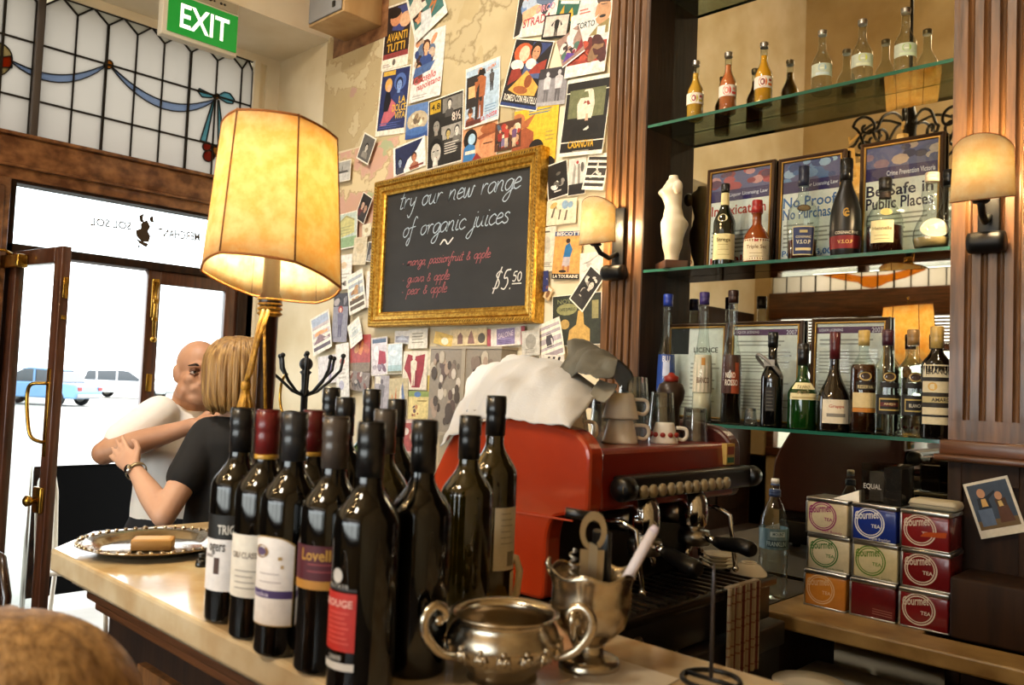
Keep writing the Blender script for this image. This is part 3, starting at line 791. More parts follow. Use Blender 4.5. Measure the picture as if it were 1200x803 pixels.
vod(1039, 'clear spirit bottle with maroon striped black label and wine red cap', '3a1824', OV+[(.135, .15, (-44, 40), '171210'), (.06, .115, (-60, 56), '14100e'), (.07, .105, (-46, 42), 'b09a58'), (.074, .101, (-42, 38), '14100e'), (.082, .093, (-42, 38), '5c1c1c')], [('ANEJO', -26, 22, .084, .092, 'c9b98a')], None)
vod(1069, 'clear spirit bottle with black gold lined label and cork stopper', '8a6a40', OV+[(.135, .15, (-44, 40), '171210'), (.06, .115, (-60, 56), '14100e'), (.07, .105, (-46, 42), 'b09a58'), (.074, .101, (-42, 38), '14100e')], [('BLANCO', -28, 24, .082, .092, 'c9c0a8')], None)
bottle('bitter_bottle', 'black bottle with wide cream banded label and gold cap, rightmost on the lowest shelf', sh(1097, ZS3, 2.43), prof(.039, .285, .0145, .195, .245), mat('near_black_glass', '080605', .04, coat=.5), ('b39453', .245, .305, .002, None),
       [(.04, .20, 75, 'cfc2a0'), (.155, .166, (-75, 75), '1b1712'), (.085, .125, (-75, 75), '26211b'), (.098, .114, (-75, 75), 'b8a878'), (.130, .152, (-48, -14), 'c9a050', 0, 'o'), (.06, .066, (-75, 75), '1b1712')], [('BRANQUE', -54, 50, .172, .188, '2a241c'), ('AMARO', -34, 34, .101, .111, '2a241c')], -56, None, g3)
t = thing('bottle_tag', 'grey oval tag hanging slanted on the neck of the black bottle', 'tag', sh(902, ZS3)+Vector((0, 0, .19)))
m = MB(); m.tube([(.042*math.cos(a), .026*math.sin(a)*.9-.012, .022*math.sin(a)*-1+.03*math.cos(a)*-1) for a in [2*PI*k/24 for k in range(25)]], .006, 8, flat=.4)
m.build('ring', mat('grey_tag', '6b6864', .4), t)
m = MB(); m.box((-.005, -.036, .0), (.03, -.033, .02)); m.build('tag_plate', mat('grey_tag_plate', '8d8a84', .5), t)
# shot glass
t = thing('shot_glass', 'small upturned clear shot glass between the liqueur bottles', 'glass', sh(880, ZS3))
MB().lathe([(.020, 0), (.023, .002), (.019, .03), (.017, .052), (.0165, .056), (0, .056)], 20, closed=True).build('glass', TUMB, t)
MB().lathe([(.0168, .046), (.0168, .054), (0, .054), (0, .046)], 20, closed=True).build('glass_base', TUMB, t)
# ------------------------------------------------------------------ picture frames
def sweep(mb, x0, z0, x1, z1, profile, y=0):
    """mitred rectangular moulding; profile = [(distance outward from the opening, height towards the room)]"""
    rings = []
    for d, h in profile:
        rings.append([mb.v((a, y-h, b)) for a, b in ((x0-d, z0-d), (x1+d, z0-d), (x1+d, z1+d), (x0-d, z1+d))])
    for A, B in zip(rings, rings[1:]):
        for k in range(4): mb.f((A[k], A[(k+1) % 4], B[(k+1) % 4], B[k]))
# ------------------------------------------------------------------ chalkboard
GL = {
 'a': (.8, [[(.75, .8), (.5, 1), (.15, .8), (.08, .35), (.3, 0), (.6, .25), (.75, .8), (.72, .2), (.9, 0)]]),
 'c': (.7, [[(.7, .8), (.45, 1), (.12, .7), (.12, .25), (.4, 0), (.75, .2)]]),
 'e': (.7, [[(.1, .5), (.6, .62), (.6, .9), (.35, 1), (.1, .6), (.15, .15), (.4, 0), (.75, .2)]]),
 'f': (.6, [[(.65, 1.8), (.45, 2), (.3, 1.6), (.25, .4), (.2, -.6), (.05, -.9), (-.1, -.6), (.1, -.1)], [(0, .9), (.6, 1)]]),
 'g': (.8, [[(.75, .8), (.5, 1), (.15, .8), (.08, .35), (.3, 0), (.6, .25), (.78, .9), (.7, -.5), (.45, -1), (.15, -.85), (.3, -.4), (.9, .1)]]),
 'i': (.4, [[(.2, 1), (.15, .2), (.3, 0), (.45, .1)], [(.22, 1.4), (.26, 1.48)]]),
 'j': (.4, [[(.3, 1), (.2, -.5), (-.05, -1), (-.3, -.8), (-.1, -.4), (.4, .1)], [(.34, 1.4), (.38, 1.48)]]),
 'l': (.4, [[(.1, .3), (.4, 1.5), (.3, 2), (.15, 1.6), (.15, .2), (.3, 0), (.45, .1)]]),
 'm': (1.2, [[(.1, 1), (.1, 0), (.15, .6), (.35, 1), (.5, .8), (.5, 0), (.55, .6), (.8, 1), (.95, .8), (.95, .15), (1.15, 0)]]),
 'n': (.85, [[(.1, 1), (.1, 0), (.15, .6), (.42, 1), (.62, .8), (.62, .15), (.8, 0)]]),
 'o': (.8, [[(.5, 1), (.15, .8), (.1, .3), (.35, 0), (.65, .3), (.65, .8), (.45, 1), (.6, .85), (.85, .9)]]),
 'p': (.8, [[(.15, 1), (.08, 0), (0, -1)], [(.12, .5), (.35, 1), (.65, .85), (.65, .3), (.4, 0), (.12, .2)]]),
 'r': (.65, [[(.1, 1), (.12, 0), (.15, .55), (.35, .95), (.6, .9)]]),
 's': (.6, [[(.6, .85), (.35, 1), (.15, .75), (.5, .4), (.5, .1), (.25, 0), (.05, .15)]]),
 't': (.55, [[(.3, 1.8), (.2, .3), (.3, 0), (.5, .15)], [(0, 1.1), (.55, 1.15)]]),
 'u': (.85, [[(.1, 1), (.08, .3), (.3, 0), (.55, .3), (.65, 1), (.62, .2), (.85, 0)]]),
 'v': (.7, [[(.05, 1), (.3, 0), (.6, 1), (.75, .95)]]),
 'w': (1.1, [[(.05, 1), (.15, .1), (.35, .1), (.52, .9), (.6, .1), (.85, .15), (.95, 1), (1.1, .9)]]),
 'y': (.75, [[(.1, 1), (.12, .4), (.35, .2), (.6, .6)], [(.68, 1), (.55, -.4), (.3, -1), (.05, -.7)]]),
 '&': (1.0, [[(.9, .0), (.3, 1.1), (.4, 1.6), (.6, 1.3), (.15, .5), (.3, 0), (.65, .1), (.85, .6)]]),
 ',': (.35, [[(.15, .1), (.05, -.3)]]), '.': (.45, [[(.15, .0), (.2, .12)]]), '*': (.6, [[(.12, .45), (.25, .55), (.2, .42)]]),
 '~': (1.2, [[(0, .2), (.25, .6), (.5, .45), (.75, .2), (1.1, .7)]]),
 '$': (.9, [[(.75, 1.45), (.5, 1.65), (.15, 1.3), (.6, .7), (.5, .2), (.0, .15)], [(.6, 2), (.1, -.3)]]),
 '5': (.9, [[(.8, 1.7), (.3, 1.6), (.2, 1), (.55, 1), (.7, .55), (.45, .05), (.05, .15)]]),
 '0': (.85, [[(.45, 1.6), (.12, 1.1), (.15, .3), (.4, 0), (.7, .4), (.7, 1.2), (.45, 1.6)]]),
 ' ': (.7, [])}
def smooth_pts(p, n=4):
    if len(p) < 3: return [Vector(q) for q in p]
    P = [Vector(q) for q in p]; P = [2*P[0]-P[1]]+P+[2*P[-1]-P[-2]]; o = []
    for i in range(1, len(P)-2):
        for k in range(n):
            t = k/n; a, b, c, d = P[i-1:i+3]
            o.append(.5*((2*b)+(c-a)*t+(2*a-5*b+4*c-d)*t*t+(3*b-a-3*c+d)*t**3))
    return o+[P[-2]]
def chalk(mb, txt, A, B, yb, wd, slant=.22, vs=1.0, word=None):
    """handwriting from point A to B (board plane), as flat chalk strokes"""
    tot = sum(GL[c][0] for c in txt); s = (B-A).length/tot; wi_ = 0; ux = (B-A).normalized(); uz = Vector((0, 0, 1)); x = 0
    for ch in txt:
        w_, st = GL[ch]
        if word is not None and wi_ != word: st = []
        if ch == ' ': wi_ += 1
        for k in st:
            q = smooth_pts([(a, b) for a, b in k]); L = None; prev = None
            for i, v in enumerate(q):
                d = (q[min(i+1, len(q)-1)]-q[max(i-1, 0)]); d = d.normalized() if d.length else Vector((1, 0)); n = Vector((-d.y, d.x))
                c = A+ux*((x+v.x+slant*v.y)*s)+uz*(v.y*s*vs)
                hw = wd*.5*(.85+.3*rnd.random())
                a = mb.v((c.x+ux.x*n.x*hw, yb, c.z+n.y*hw)); b = mb.v((c.x-ux.x*n.x*hw, yb, c.z-n.y*hw))
                if prev: mb.f((prev[0], a, b, prev[1]))
                prev = (a, b)
        x += w_
YC = 2.655
tl, tr, br, bl = [on(*q, 'y', YC) for q in ((441, 216), (634, 170), (633, 376), (436, 386))]
X0, X1 = (tl.x+bl.x)/2, (tr.x+br.x)/2; ZB0, ZT0 = (br.z+bl.z)/2, (tl.z+tr.z)/2
cb = thing('chalkboard', 'black chalkboard menu in a carved gold frame hung on the picture wall', 'chalkboard', ((X0+X1)/2, YB, (ZB0+ZT0)/2))
def cpart(name, m, mt, **k):
    o = m.build(name, mt, cb, **k); o.location = -Vector(cb.location); return o
fw = .078
m = MB(); m.box((X0+fw-.004, 2.668, ZB0+fw-.004), (X1-fw+.004, 2.698, ZT0-fw+.004))
cpart('board', m, mat('slate_board', '201f1e', .7, c2='2c2a28', scale=3, stretch=(1, 1, 2), detail=8))
m = MB(); sweep(m, X0+fw, ZB0+fw, X1-fw, ZT0-fw, [(0, .0), (0, .012), (.008, .018), (.016, .016), (.022, .026), (.04, .030), (.044, .024), (.05, .036), (.07, .040), (.078, .03), (.078, -.03)], 2.668)
cpart('gilt_frame', m, GOLD)
DG = mat('dark_gilt', '4c3410', .45, .6, c2='9a7428', scale=90)
m = MB()
def beads(m, off, n, r, h, tw=0):
    for side in range(4):
        a = [(X0+off, ZB0+off), (X1-off, ZB0+off), (X1-off, ZT0-off), (X0+off, ZT0-off)]
        p = Vector(a[side]); q = Vector(a[(side+1) % 4]); N = int((q-p).length/n)
        for k in range(N):
            c = p+(q-p)*((k+.5)/N); d = (q-p).normalized(); e = Vector((-d.y, d.x))
            dd = (d*math.cos(tw)+e*math.sin(tw))*r*1.5; ee = Vector((-dd.y, dd.x)).normalized()*r*.6
            v = [m.v((c.x+f.x, 2.668-h, c.y+f.y)) for f in (dd, ee, -dd, -ee)]; t_ = m.v((c.x, 2.668-h-r*.8, c.y))
            for i in range(4): m.f((v[i], v[(i+1) % 4], t_), True)
beads(m, .017, .016, .0085, .036, .9)
cpart('carved_leaf_band', m, DG, kind='stuff')
m = MB(); beads(m, .066, .011, .0045, .014); cpart('bead_row', m, GOLD, kind='stuff')
yb = 2.6665
def bpx(a, b): return on(a, b, 'y', yb)
def cl(txt, a, b, w_, **k): 
    P, Q = bpx(*a), bpx(*b); Q.z = P.z = (P.z+Q.z)/2
    m = MB(); k.setdefault('vs', .74); chalk(m, txt, P, Q, yb, w_, **k); return m
blue = mat('pale_blue_chalk', 'a9b6c0', .9); pink = mat('pink_chalk', 'a65f62', .9); wht = mat('white_chalk', 'd8d4cc', .9)
for s, a, b in (('try our new range', (467, 247), (609, 219)), ('of organic juices', (471, 277), (595, 263))):
    for i, wd_ in enumerate(s.split()): cpart('chalk_word', cl(s, a, b, .0055, word=i), blue, label='pale blue chalk word '+wd_)
cpart('chalk_squiggle', cl('~', (515, 290), (530, 288), .008), wht, label='white chalk squiggle')
for s, a, b in (('* mango, passionfruit & apple', (471, 312), (574, 302)), ('* guava & apple', (471, 333), (526, 326)), ('* pear & apple', (470, 347), (523, 341))):
    for i, wd_ in enumerate(s.split()): cpart('chalk_word', cl(s, a, b, .004, word=i), pink, label='pink chalk '+('dot' if i == 0 else 'word '+wd_))
m = cl('$5.', (577, 341), (600, 338), .006, vs=.95); P, Q = bpx(600, 330), bpx(611, 328); Q.z = P.z
chalk(m, '50', P, Q, yb, .005, slant=.1, vs=.8); P.z -= .013; Q.z -= .013
m.prism([(P.x, yb-.0003, P.z), (Q.x, yb-.0003, Q.z), (Q.x, yb-.0003, Q.z+.005), (P.x, yb-.0003, P.z+.005)], (0, .0005, 0))
cpart('chalk_writing', m, wht, label='white chalk price')

# ------------------------------------------------------------------ maps and pinned pictures
def mapmat(name, base, dark, cols, sc, line='8a6a3c'):
    m, n, l, b = newmat(name)
    tc = n.new('ShaderNodeTexCoord')
    nz = n.new('ShaderNodeTexNoise'); nz.inputs['Scale'].default_value = sc*1.3; nz.inputs['Detail'].default_value = 7
    l.new(tc.outputs['Object'], nz.inputs['Vector'])
    vo = n.new('ShaderNodeTexVoronoi'); vo.inputs['Scale'].default_value = sc*2.2
    mx = n.new('ShaderNodeMix'); mx.data_type = 'RGBA'; mx.inputs['Factor'].default_value = .12
    l.new(tc.outputs['Object'], mx.inputs['A']); l.new(nz.outputs['Color'], mx.inputs['B']); l.new(mx.outputs['Result'], vo.inputs['Vector'])
    rp = n.new('ShaderNodeValToRGB'); rp.color_ramp.interpolation = 'CONSTANT'
    els = rp.color_ramp.elements
    for i, c in enumerate(cols):
        e = els[i] if i < 2 else els.new(0)
        e.position = i/len(cols); e.color = lin(c)
    l.new(vo.outputs['Color'], rp.inputs['Fac'])
    land = n.new('ShaderNodeTexNoise'); land.inputs['Scale'].default_value = sc*.7; land.inputs['Detail'].default_value = 8
    l.new(tc.outputs['Object'], land.inputs['Vector'])
    lr = n.new('ShaderNodeValToRGB'); lr.color_ramp.elements[0].position = .47; lr.color_ramp.elements[1].position = .50
    l.new(land.outputs['Fac'], lr.inputs['Fac'])
    m1 = n.new('ShaderNodeMix'); m1.data_type = 'RGBA'; m1.inputs['A'].default_value = lin(base)
    l.new(lr.outputs[0], m1.inputs['Factor']); l.new(rp.outputs[0], m1.inputs['B'])
    # coast line: a narrow band of the land noise
    cr = n.new('ShaderNodeValToRGB'); e = cr.color_ramp.elements
    e[0].position = .46; e[0].color = (0, 0, 0, 1); e[1].position = .475; e[1].color = (1, 1, 1, 1); q = e.new(.49); q.color = (0, 0, 0, 1)
    l.new(land.outputs['Fac'], cr.inputs['Fac'])
    m2 = n.new('ShaderNodeMix'); m2.data_type = 'RGBA'; m2.inputs['B'].default_value = lin(line)
    mm = n.new('ShaderNodeMath'); mm.operation = 'MULTIPLY'; mm.inputs[1].default_value = .6
    l.new(cr.outputs[0], mm.inputs[0]); l.new(mm.outputs[0], m2.inputs['Factor']); l.new(m1.outputs['Result'], m2.inputs['A'])
    st = n.new('ShaderNodeTexNoise'); st.inputs['Scale'].default_value = 3.5; st.inputs['Detail'].default_value = 6; l.new(tc.outputs['Object'], st.inputs['Vector'])
    m3 = n.new('ShaderNodeMix'); m3.data_type = 'RGBA'; m3.inputs['B'].default_value = lin(dark)
    sr = n.new('ShaderNodeValToRGB'); sr.color_ramp.elements[0].position = .5; sr.color_ramp.elements[1].position = .8; sr.color_ramp.elements[1].color = (.5, .5, .5, 1)
    l.new(st.outputs['Fac'], sr.inputs['Fac']); l.new(sr.outputs[0], m3.inputs['Factor']); l.new(m2.outputs['Result'], m3.inputs['A'])
    l.new(m3.outputs['Result'], b.inputs['Base Color']); b.inputs['Roughness'].default_value = .75
    return m
layer = [0]
def place(corners, k=None):
    """upright or tilted rectangle on the poster wall from its four corners (tl, tr, br, bl)"""
    if k is None: layer[0] += 1; k = layer[0]
    y = YB-.0015-.0005*k
    a, b, c, d = [on(*q, 'y', y) for q in corners]
    u = ((b-a)+(c-d))/2; v = ((a-d)+(b-c))/2; ctr = (a+b+c+d)/4
    W, H = u.length, v.length
    ang = (math.atan2(u.z, u.x)+math.atan2(-v.x, v.z))/2
    return ctr, W, H, ang
def wallsheet(name, label, cat, corners, m, group=None, mb=None, k=None):
    ctr, W, H, ang = place(corners, k)
    q = mb or MB()
    if not mb: q.box((-W/2, 0, -H/2), (W/2, .001, H/2))
    o = q.build(name, m)
    o.location = ctr; o.rotation_euler = (0, -ang, 0)
    return tag(o, label, cat, group)
wallsheet('wall_map', 'old map with pastel provinces, left edge of the picture wall', 'map', [(381, 46), (452, 18), (444, 170), (379, 178)],
          mapmat('pastel_map', 'bfae88', 'a08858', ['b09c74', '9c9a78', 'b89080', 'a8a072', 'b8a684', 'b08c7c', '94a084'], 7), 'old maps on the wall', k=0)
wallsheet('wall_map', 'large faded sea chart in cream and ochre behind the film posters', 'map', [(452, -34), (612, -62), (606, 170), (446, 205)],
          mapmat('ochre_chart', 'b5a37c', '927a4c', ['bba981', 'b09d70', 'b5a176', 'bfae88'], 4.5, '6f5a2c'), 'old maps on the wall', k=.5)
wallsheet('wall_map', 'pink and green county map below the pastel one, beside the lamp', 'map', [(392, 180), (478, 158), (470, 268), (387, 292)],
          mapmat('county_map', 'd3bf95', 'b89a62', ['c59a86', '9aa57a', 'd0b489', 'b9897a', 'a3a882', 'cdb58e'], 6), 'old maps on the wall', k=1)
layer[0] = 2
SK = 'c99a72'
def poster(name, label, corners, bg, els, border=.0, bcol='e6dfce', curl=0, cat='poster', group=None):
    ctr, W, H, ang = place(corners)
    m = MB(); m.col(bcol if border else bg)
    N = 6
    def P(u, v, o): return ((u-.5)*W, -o-curl*(1-v)**2, (v-.5)*H)
    for i in range(N):
        a, b = i/N, (i+1)/N
        f0 = [m.v(P(*q, 0)) for q in ((0, a), (1, a), (1, b), (0, b))]; f1 = [m.v(P(*q, -.0004)) for q in ((0, a), (1, a), (1, b), (0, b))]
        m.f(f0); m.f(f1[::-1])
        for s in ((0, 3), (2, 1)): m.f((f0[s[0]], f0[s[1]], f1[s[1]], f1[s[0]]))
    lay = [0]
    bu, bv = border*H/W if W < H else border, border
    bu = border*min(W, H)/W; bv = border*min(W, H)/H
    def T(u, v): return (bu+u*(1-2*bu), bv+v*(1-2*bv))
    def poly(pts, c):
        lay[0] += 1; m.col(c); o = .000012*lay[0]
        pts = [(min(1, max(0, a)), min(1, max(0, b))) for a, b in pts]
        if curl:                                    # cut into strips so the print follows the curl
            t = bmesh.new(); f = t.faces.new([t.verts.new((a, b, 0)) for a, b in pts])
            for k in range(1, N): bmesh.ops.bisect_plane(t, geom=t.verts[:]+t.edges[:]+t.faces[:], plane_co=(0, k/N, 0), plane_no=(0, 1, 0))
            mp = {w: m.v(P(*T(w.co.x, w.co.y), o)) for w in t.verts}
            for f in t.faces: m.f([mp[w] for w in f.verts])
            t.free()
        else: m.f([m.v(P(*T(a, b), o)) for a, b in pts])
    if border: poly([(0, 0), (1, 0), (1, 1), (0, 1)], bg)
    asp = W/H
    def ell(cx, cy, rx, ry, c, rot=0, n=14):
        poly([(cx+rx*math.cos(t)*math.cos(rot)-ry*math.sin(t)*math.sin(rot)/asp, cy+rx*math.cos(t)*math.sin(rot)*asp+ry*math.sin(t)*math.cos(rot)) for t in [2*PI*k/n for k in range(n)]], c)
    for e in els:
        k = e[0]
        if k == 'r': poly([(e[1], e[2]), (e[3], e[2]), (e[3], e[4]), (e[1], e[4])], e[5])
        elif k == 'e': ell(*e[1:])
        elif k == 'p': poly(e[1], e[2])
        elif k == 'b':            # bust: cx, cy(head), s, hair, skin, clothes
            _, cx, cy, s, h, sk, cl_ = e; sx = s/asp
            poly([(cx-1.6*sx, cy-3.2*s), (cx-1.4*sx, cy-1.6*s), (cx-.4*sx, cy-1.1*s), (cx+.4*sx, cy-1.1*s), (cx+1.4*sx, cy-1.6*s), (cx+1.6*sx, cy-3.2*s)], cl_)
            poly([(cx-.35*sx, cy-1.4*s), (cx+.35*sx, cy-1.4*s), (cx+.35*sx, cy-.5*s), (cx-.35*sx, cy-.5*s)], sk)
            ell(cx, cy+.15*s, .95*sx, 1.1*s, h); ell(cx+.05*sx, cy-.12*s, .68*sx, .88*s, sk)
            for d in (-.25, .3): poly([(cx+(d-.14)*sx, cy+.0*s), (cx+(d+.14)*sx, cy+.02*s), (cx+(d+.14)*sx, cy+.12*s), (cx+(d-.14)*sx, cy+.1*s)], h)
            poly([(cx-.2*sx, cy-.58*s), (cx+.28*sx, cy-.56*s), (cx+.1*sx, cy-.46*s)], '8a4438')
        elif k == 's':            # standing figure: cx, foot v, height, skin/head, top, bottom
            _, cx, y0, h, sk, c1, c2 = e; x = h/asp
            poly([(cx-.09*x, y0), (cx-.02*x, y0), (cx, y0+.4*h), (cx+.03*x, y0), (cx+.1*x, y0), (cx+.11*x, y0+.5*h), (cx-.11*x, y0+.5*h)], c2)
            poly([(cx-.13*x, y0+.42*h), (cx+.13*x, y0+.42*h), (cx+.16*x, y0+.78*h), (cx+.05*x, y0+.84*h), (cx-.05*x, y0+.84*h), (cx-.16*x, y0+.78*h)], c1)
            ell(cx, y0+.92*h, .075*x, .085*h, sk)
        elif k == 't':            # text: string, u0, v0, u1, v1, colour
            lay[0] += 1; m.col(e[6]); o = .000012*lay[0]
            put_text(m, e[1], lambda a, b: P(*T(e[2]+a*(e[4]-e[2]), e[3]+b*(e[5]-e[3])+(e[7]*a if len(e) > 7 else 0)), o), True)
        elif k == 'l':            # lines of small print: u0, v0, u1, v1, n, colour
            for i in range(e[5]):
                v = e[2]+(e[4]-e[2])*(i+.2)/e[5]; h = (e[4]-e[2])/e[5]*.45
                poly([(e[1], v), (e[3]-(e[3]-e[1])*rnd.random()*.35, v), (e[3]-(e[3]-e[1])*rnd.random()*.35, v+h), (e[1], v+h)], e[6])
        elif k == 'x':            # mottled picture: n patches inside u0,v0,u1,v1 in the given colours
            for i in range(e[5]):
                cx = lerp(e[1], e[3], rnd.random()); cy = lerp(e[2], e[4], rnd.random()); s = (e[3]-e[1])*(.06+.12*rnd.random())
                ell(min(max(cx, e[1]+s), e[3]-s), min(max(cy, e[2]+s), e[4]-s), s, s*(.5+rnd.random()), e[6][i % len(e[6])], rnd.random()*3, 9)
    o = m.build(name, POSTER, recalc=False)
    o.location = ctr; o.rotation_euler = (0, -ang, 0)
    return tag(o, label, cat, group)
pg = 'film posters pinned to the wall'; kg = 'postcards pinned to the wall'; fg_ = 'black and white photographs pinned to the wall'
BW = ['1a1816', '4a4642', '8c867e', 'c9c2b6', '2c2926']
def C(*a): return list(a)
poster('film_poster', 'narrow dark poster with two faces and yellow title, top left under the tilted green one', C((453, 6), (479, 3), (482, 76), (447, 81)), 'e2dac8', [('r', .04, .16, .98, .97, '2a1c1a'), ('p', [(.3, .6), (.7, .55), (.95, .7), (.95, .95), (.45, .95)], '3c4478'), ('e', .42, .78, .22, .13, 'c98a62'), ('e', .36, .86, .24, .08, '1c1512'), ('e', .78, .72, .22, .12, 'd8a882'), ('t', 'AVANTI', .14, .42, .9, .55, 'd0a030'), ('t', 'TUTTI', .16, .26, .84, .39, 'd0a030'), ('r', .04, .16, .98, .24, '8a3a38'), ('e', .48, .09, .06, .05, '6a6258'), ('l', .05, .03, .4, .09, 2, 'a08a80')], group=pg)
poster('film_poster', 'tall white poster with crowd drawing and slanting red script title', C((486, 42), (522, 30), (518, 112), (481, 122)), 'd8d4cc', [('x', .04, .42, .72, .95, 22, ['7a3c34', '2c3c6c', 'c98a62', '5a6a84', '3a2a24', 'b8a088']), ('b', .42, .78, .09, '4a2a1c', 'd0a078', '2f4478'), ('b', .22, .50, .07, '2a1a14', 'c99a72', '6a3c34'), ('p', [(.05, .36), (.6, .42), (.75, .55), (.1, .5)], '48608c'), ('t', 'Carosello', .1, .24, .8, .36, 'b84a48', .06), ('t', 'napoletano', .22, .12, .96, .25, 'b84a48', .06), ('l', .1, .03, .6, .1, 2, 'a8a49c')], group=pg, curl=.01)
poster('film_poster', 'poster tilted on its corner, teal ground with orange band and white skirt figure', C((470, -16), (508, -50), (527, 14), (490, 50)), 'e8e2d4', [('r', .06, .06, .95, .98, '3f6c68'), ('p', [(.5, .16), (.95, .40), (.95, .52), (.44, .26)], 'b86c34'), ('b', .22, .38, .12, '2a1a14', 'c98e66', 'd8d4cc'), ('p', [(.2, .06), (.55, .06), (.6, .30), (.32, .36)], 'c9ccca'), ('b', .25, .78, .12, '1c1512', 'd8c8b8', 'd8d0c0'), ('p', [(.4, .5), (.5, .48), (.62, .9), (.48, .95)], '5a3428'), ('r', .7, .72, .95, .95, '2a3c54')], group=pg, curl=.008)
poster('film_poster', 'dark blue poster with dancing woman in pink and yellow title', C((447, 82), (481, 77), (475, 156), (440, 160)), 'e2dac8', [('r', .05, .08, .97, .98, '232c58'), ('r', .08, .90, .5, .97, 'c9a040'), ('e', .68, .78, .2, .13, '4a64a0'), ('b', .66, .74, .09, '1a2040', '7a94c4', '2a3868'), ('p', [(.14, .16), (.3, .14), (.62, .3), (.6, .46), (.4, .56), (.25, .4)], 'b86068'), ('p', [(.2, .36), (.36, .36), (.44, .52), (.36, .66), (.24, .66), (.2, .5)], '15131c'), ('e', .3, .76, .12, .1, 'd8a050'), ('e', .33, .71, .07, .06, 'd8a884'), ('t', 'LA', .7, .46, .92, .56, 'd0a830'), ('t', 'DOLCE', .5, .34, .96, .45, 'd0a830'), ('t', 'VITA', .6, .23, .96, .33, 'd0a830'), ('l', .1, .1, .9, .2, 3, '4a5890')], group=pg)
poster('film_poster', 'blue card with pale figures in a boat, below the white script poster', C((477, 125), (504, 118), (501, 160), (475, 163)), '5a78a8', [('e', .5, .5, .46, .3, 'b8a88a'), ('x', .2, .35, .8, .7, 12, ['d0b894', '8a7458', 'e0d0b4', '6a5a48']), ('r', 0, 0, 1, .22, '33508a'), ('e', .5, .2, .48, .12, '4668a0')], group=pg)
poster('film_poster', 'black and grey photo collage poster with large 8½ numerals', C((503, 119), (543, 104), (542, 188), (499, 200)), '24211f', [('r', .04, .8, .36, .98, 'b8942c'), ('t', '4,8', .08, .83, .34, .94, '1a1512'), ('r', .42, .76, .98, .97, '7a756c'), ('b', .62, .88, .06, '2a2624', 'c4beb2', '4a4642'), ('t', '8½', .70, .60, .95, .73, 'd8c8b8'), ('r', .40, .36, .97, .56, '9a948a'), ('b', .6, .44, .06, '1a1816', 'b8a060', '3c3834'), ('b', .85, .46, .06, '3a3632', 'd0cabe', '6a655e'), ('b', .24, .60, .1, '161412', '8c867c', '2c2926'), ('b', .24, .22, .16, '0f0e0d', 'b4aea2', '1c1a18'), ('p', [(.16, .02), (.3, .02), (.26, .14), (.2, .14)], 'd8d2c6'), ('l', .5, .14, .92, .32, 5, 'c4bdb0')], .02, group=pg)
poster('film_poster', 'white card with dark blue curve and seated man, left above the gold frame', C((462, 176), (498, 156), (499, 193), (460, 209)), 'e4e0da', [('p', [(.05, .05), (.3, .05), (.45, .4), (.75, .65), (.95, .98), (.05, .98)], '262c4c'), ('b', .2, .42, .13, '1c1a1e', '8c9cb4', '3a3c4c'), ('b', .66, .42, .15, '3a241a', 'b87858', 'a0664c'), ('r', .5, .05, .95, .12, '7a3428')], .03, group=pg)
poster('film_poster', 'pale blue poster of man in brown overcoat, above the middle of the chalkboard', C((542, 86), (588, 62), (584, 146), (549, 146)), 'a8bccc', [('r', .02, .3, .55, .92, '2c2624'), ('r', .08, .48, .32, .74, 'd0a870'), ('s', .44, .1, .85, 'c08a64', 'a05c34', '8a4c2c'), ('p', [(.36, .82), (.6, .82), (.56, .92), (.4, .92)], '1c1816'), ('p', [(.3, .1), (.38, .1), (.42, .7), (.32, .6)], '2c2826'), ('b', .16, .24, .07, '4a2c1c', 'c08a64', '8a4a34'), ('s', .78, .5, .36, '3a3634', '4a4644', '2c2826'), ('r', .04, .02, .5, .1, '5a2c24'), ('t', 'La notte', .48, .03, .96, .13, 'b84848', .05), ('t', 'CINEMA', .62, .84, .9, .90, 'c87840', .05), ('l', .6, .16, .95, .3, 3, '7a94ac')], .02, group=pg, curl=.008)
poster('film_poster', 'orange poster with large hatted man beside a woman in blue, touching the gold frame', C((542, 148), (583, 141), (583, 183), (540, 192)), 'd09468', [('e', .24, .62, .2, .3, '1c1614'), ('e', .28, .62, .11, .16, 'a8c4d4'), ('p', [(.04, 0), (.42, 0), (.38, .42), (.2, .5), (.06, .4)], '3c74a8'), ('r', .1, .2, .4, .3, 'e0d4c0'), ('e', .76, .46, .26, .34, 'c07a50'), ('e', .74, .3, .2, .26, 'd08c60'), ('p', [(.42, .62), (.98, .86), (.96, .66), (.5, .55)], '8a4a2c'), ('e', .76, .82, .24, .14, '9c5832'), ('p', [(.3, 0), (.6, 0), (.44, .2)], '8c2c24'), ('l', .62, .38, .92, .46, 1, '3a2018')], .02, group=pg)
poster('film_poster', 'yellow poster with cowboy hat figure, right above the gold frame', C((603, 131), (655, 121), (649, 206), (597, 212)), 'd8b030', [('p', [(0, .2), (.5, .2), (.48, .66), (.3, .74), (0, .7)], '9a5030'), ('p', [(.0, .72), (.34, .74), (.5, .92), (.2, .82), (0, .86)], 'a86038'), ('e', .1, .86, .16, .1, 'b87040'), ('e', .56, .42, .17, .13, '1c1614'), ('e', .78, .16, .24, .14, '14110f'), ('l', .34, .9, .95, .98, 2, '5c7484'), ('l', .75, .5, .96, .66, 3, 'a89040')], group=pg)
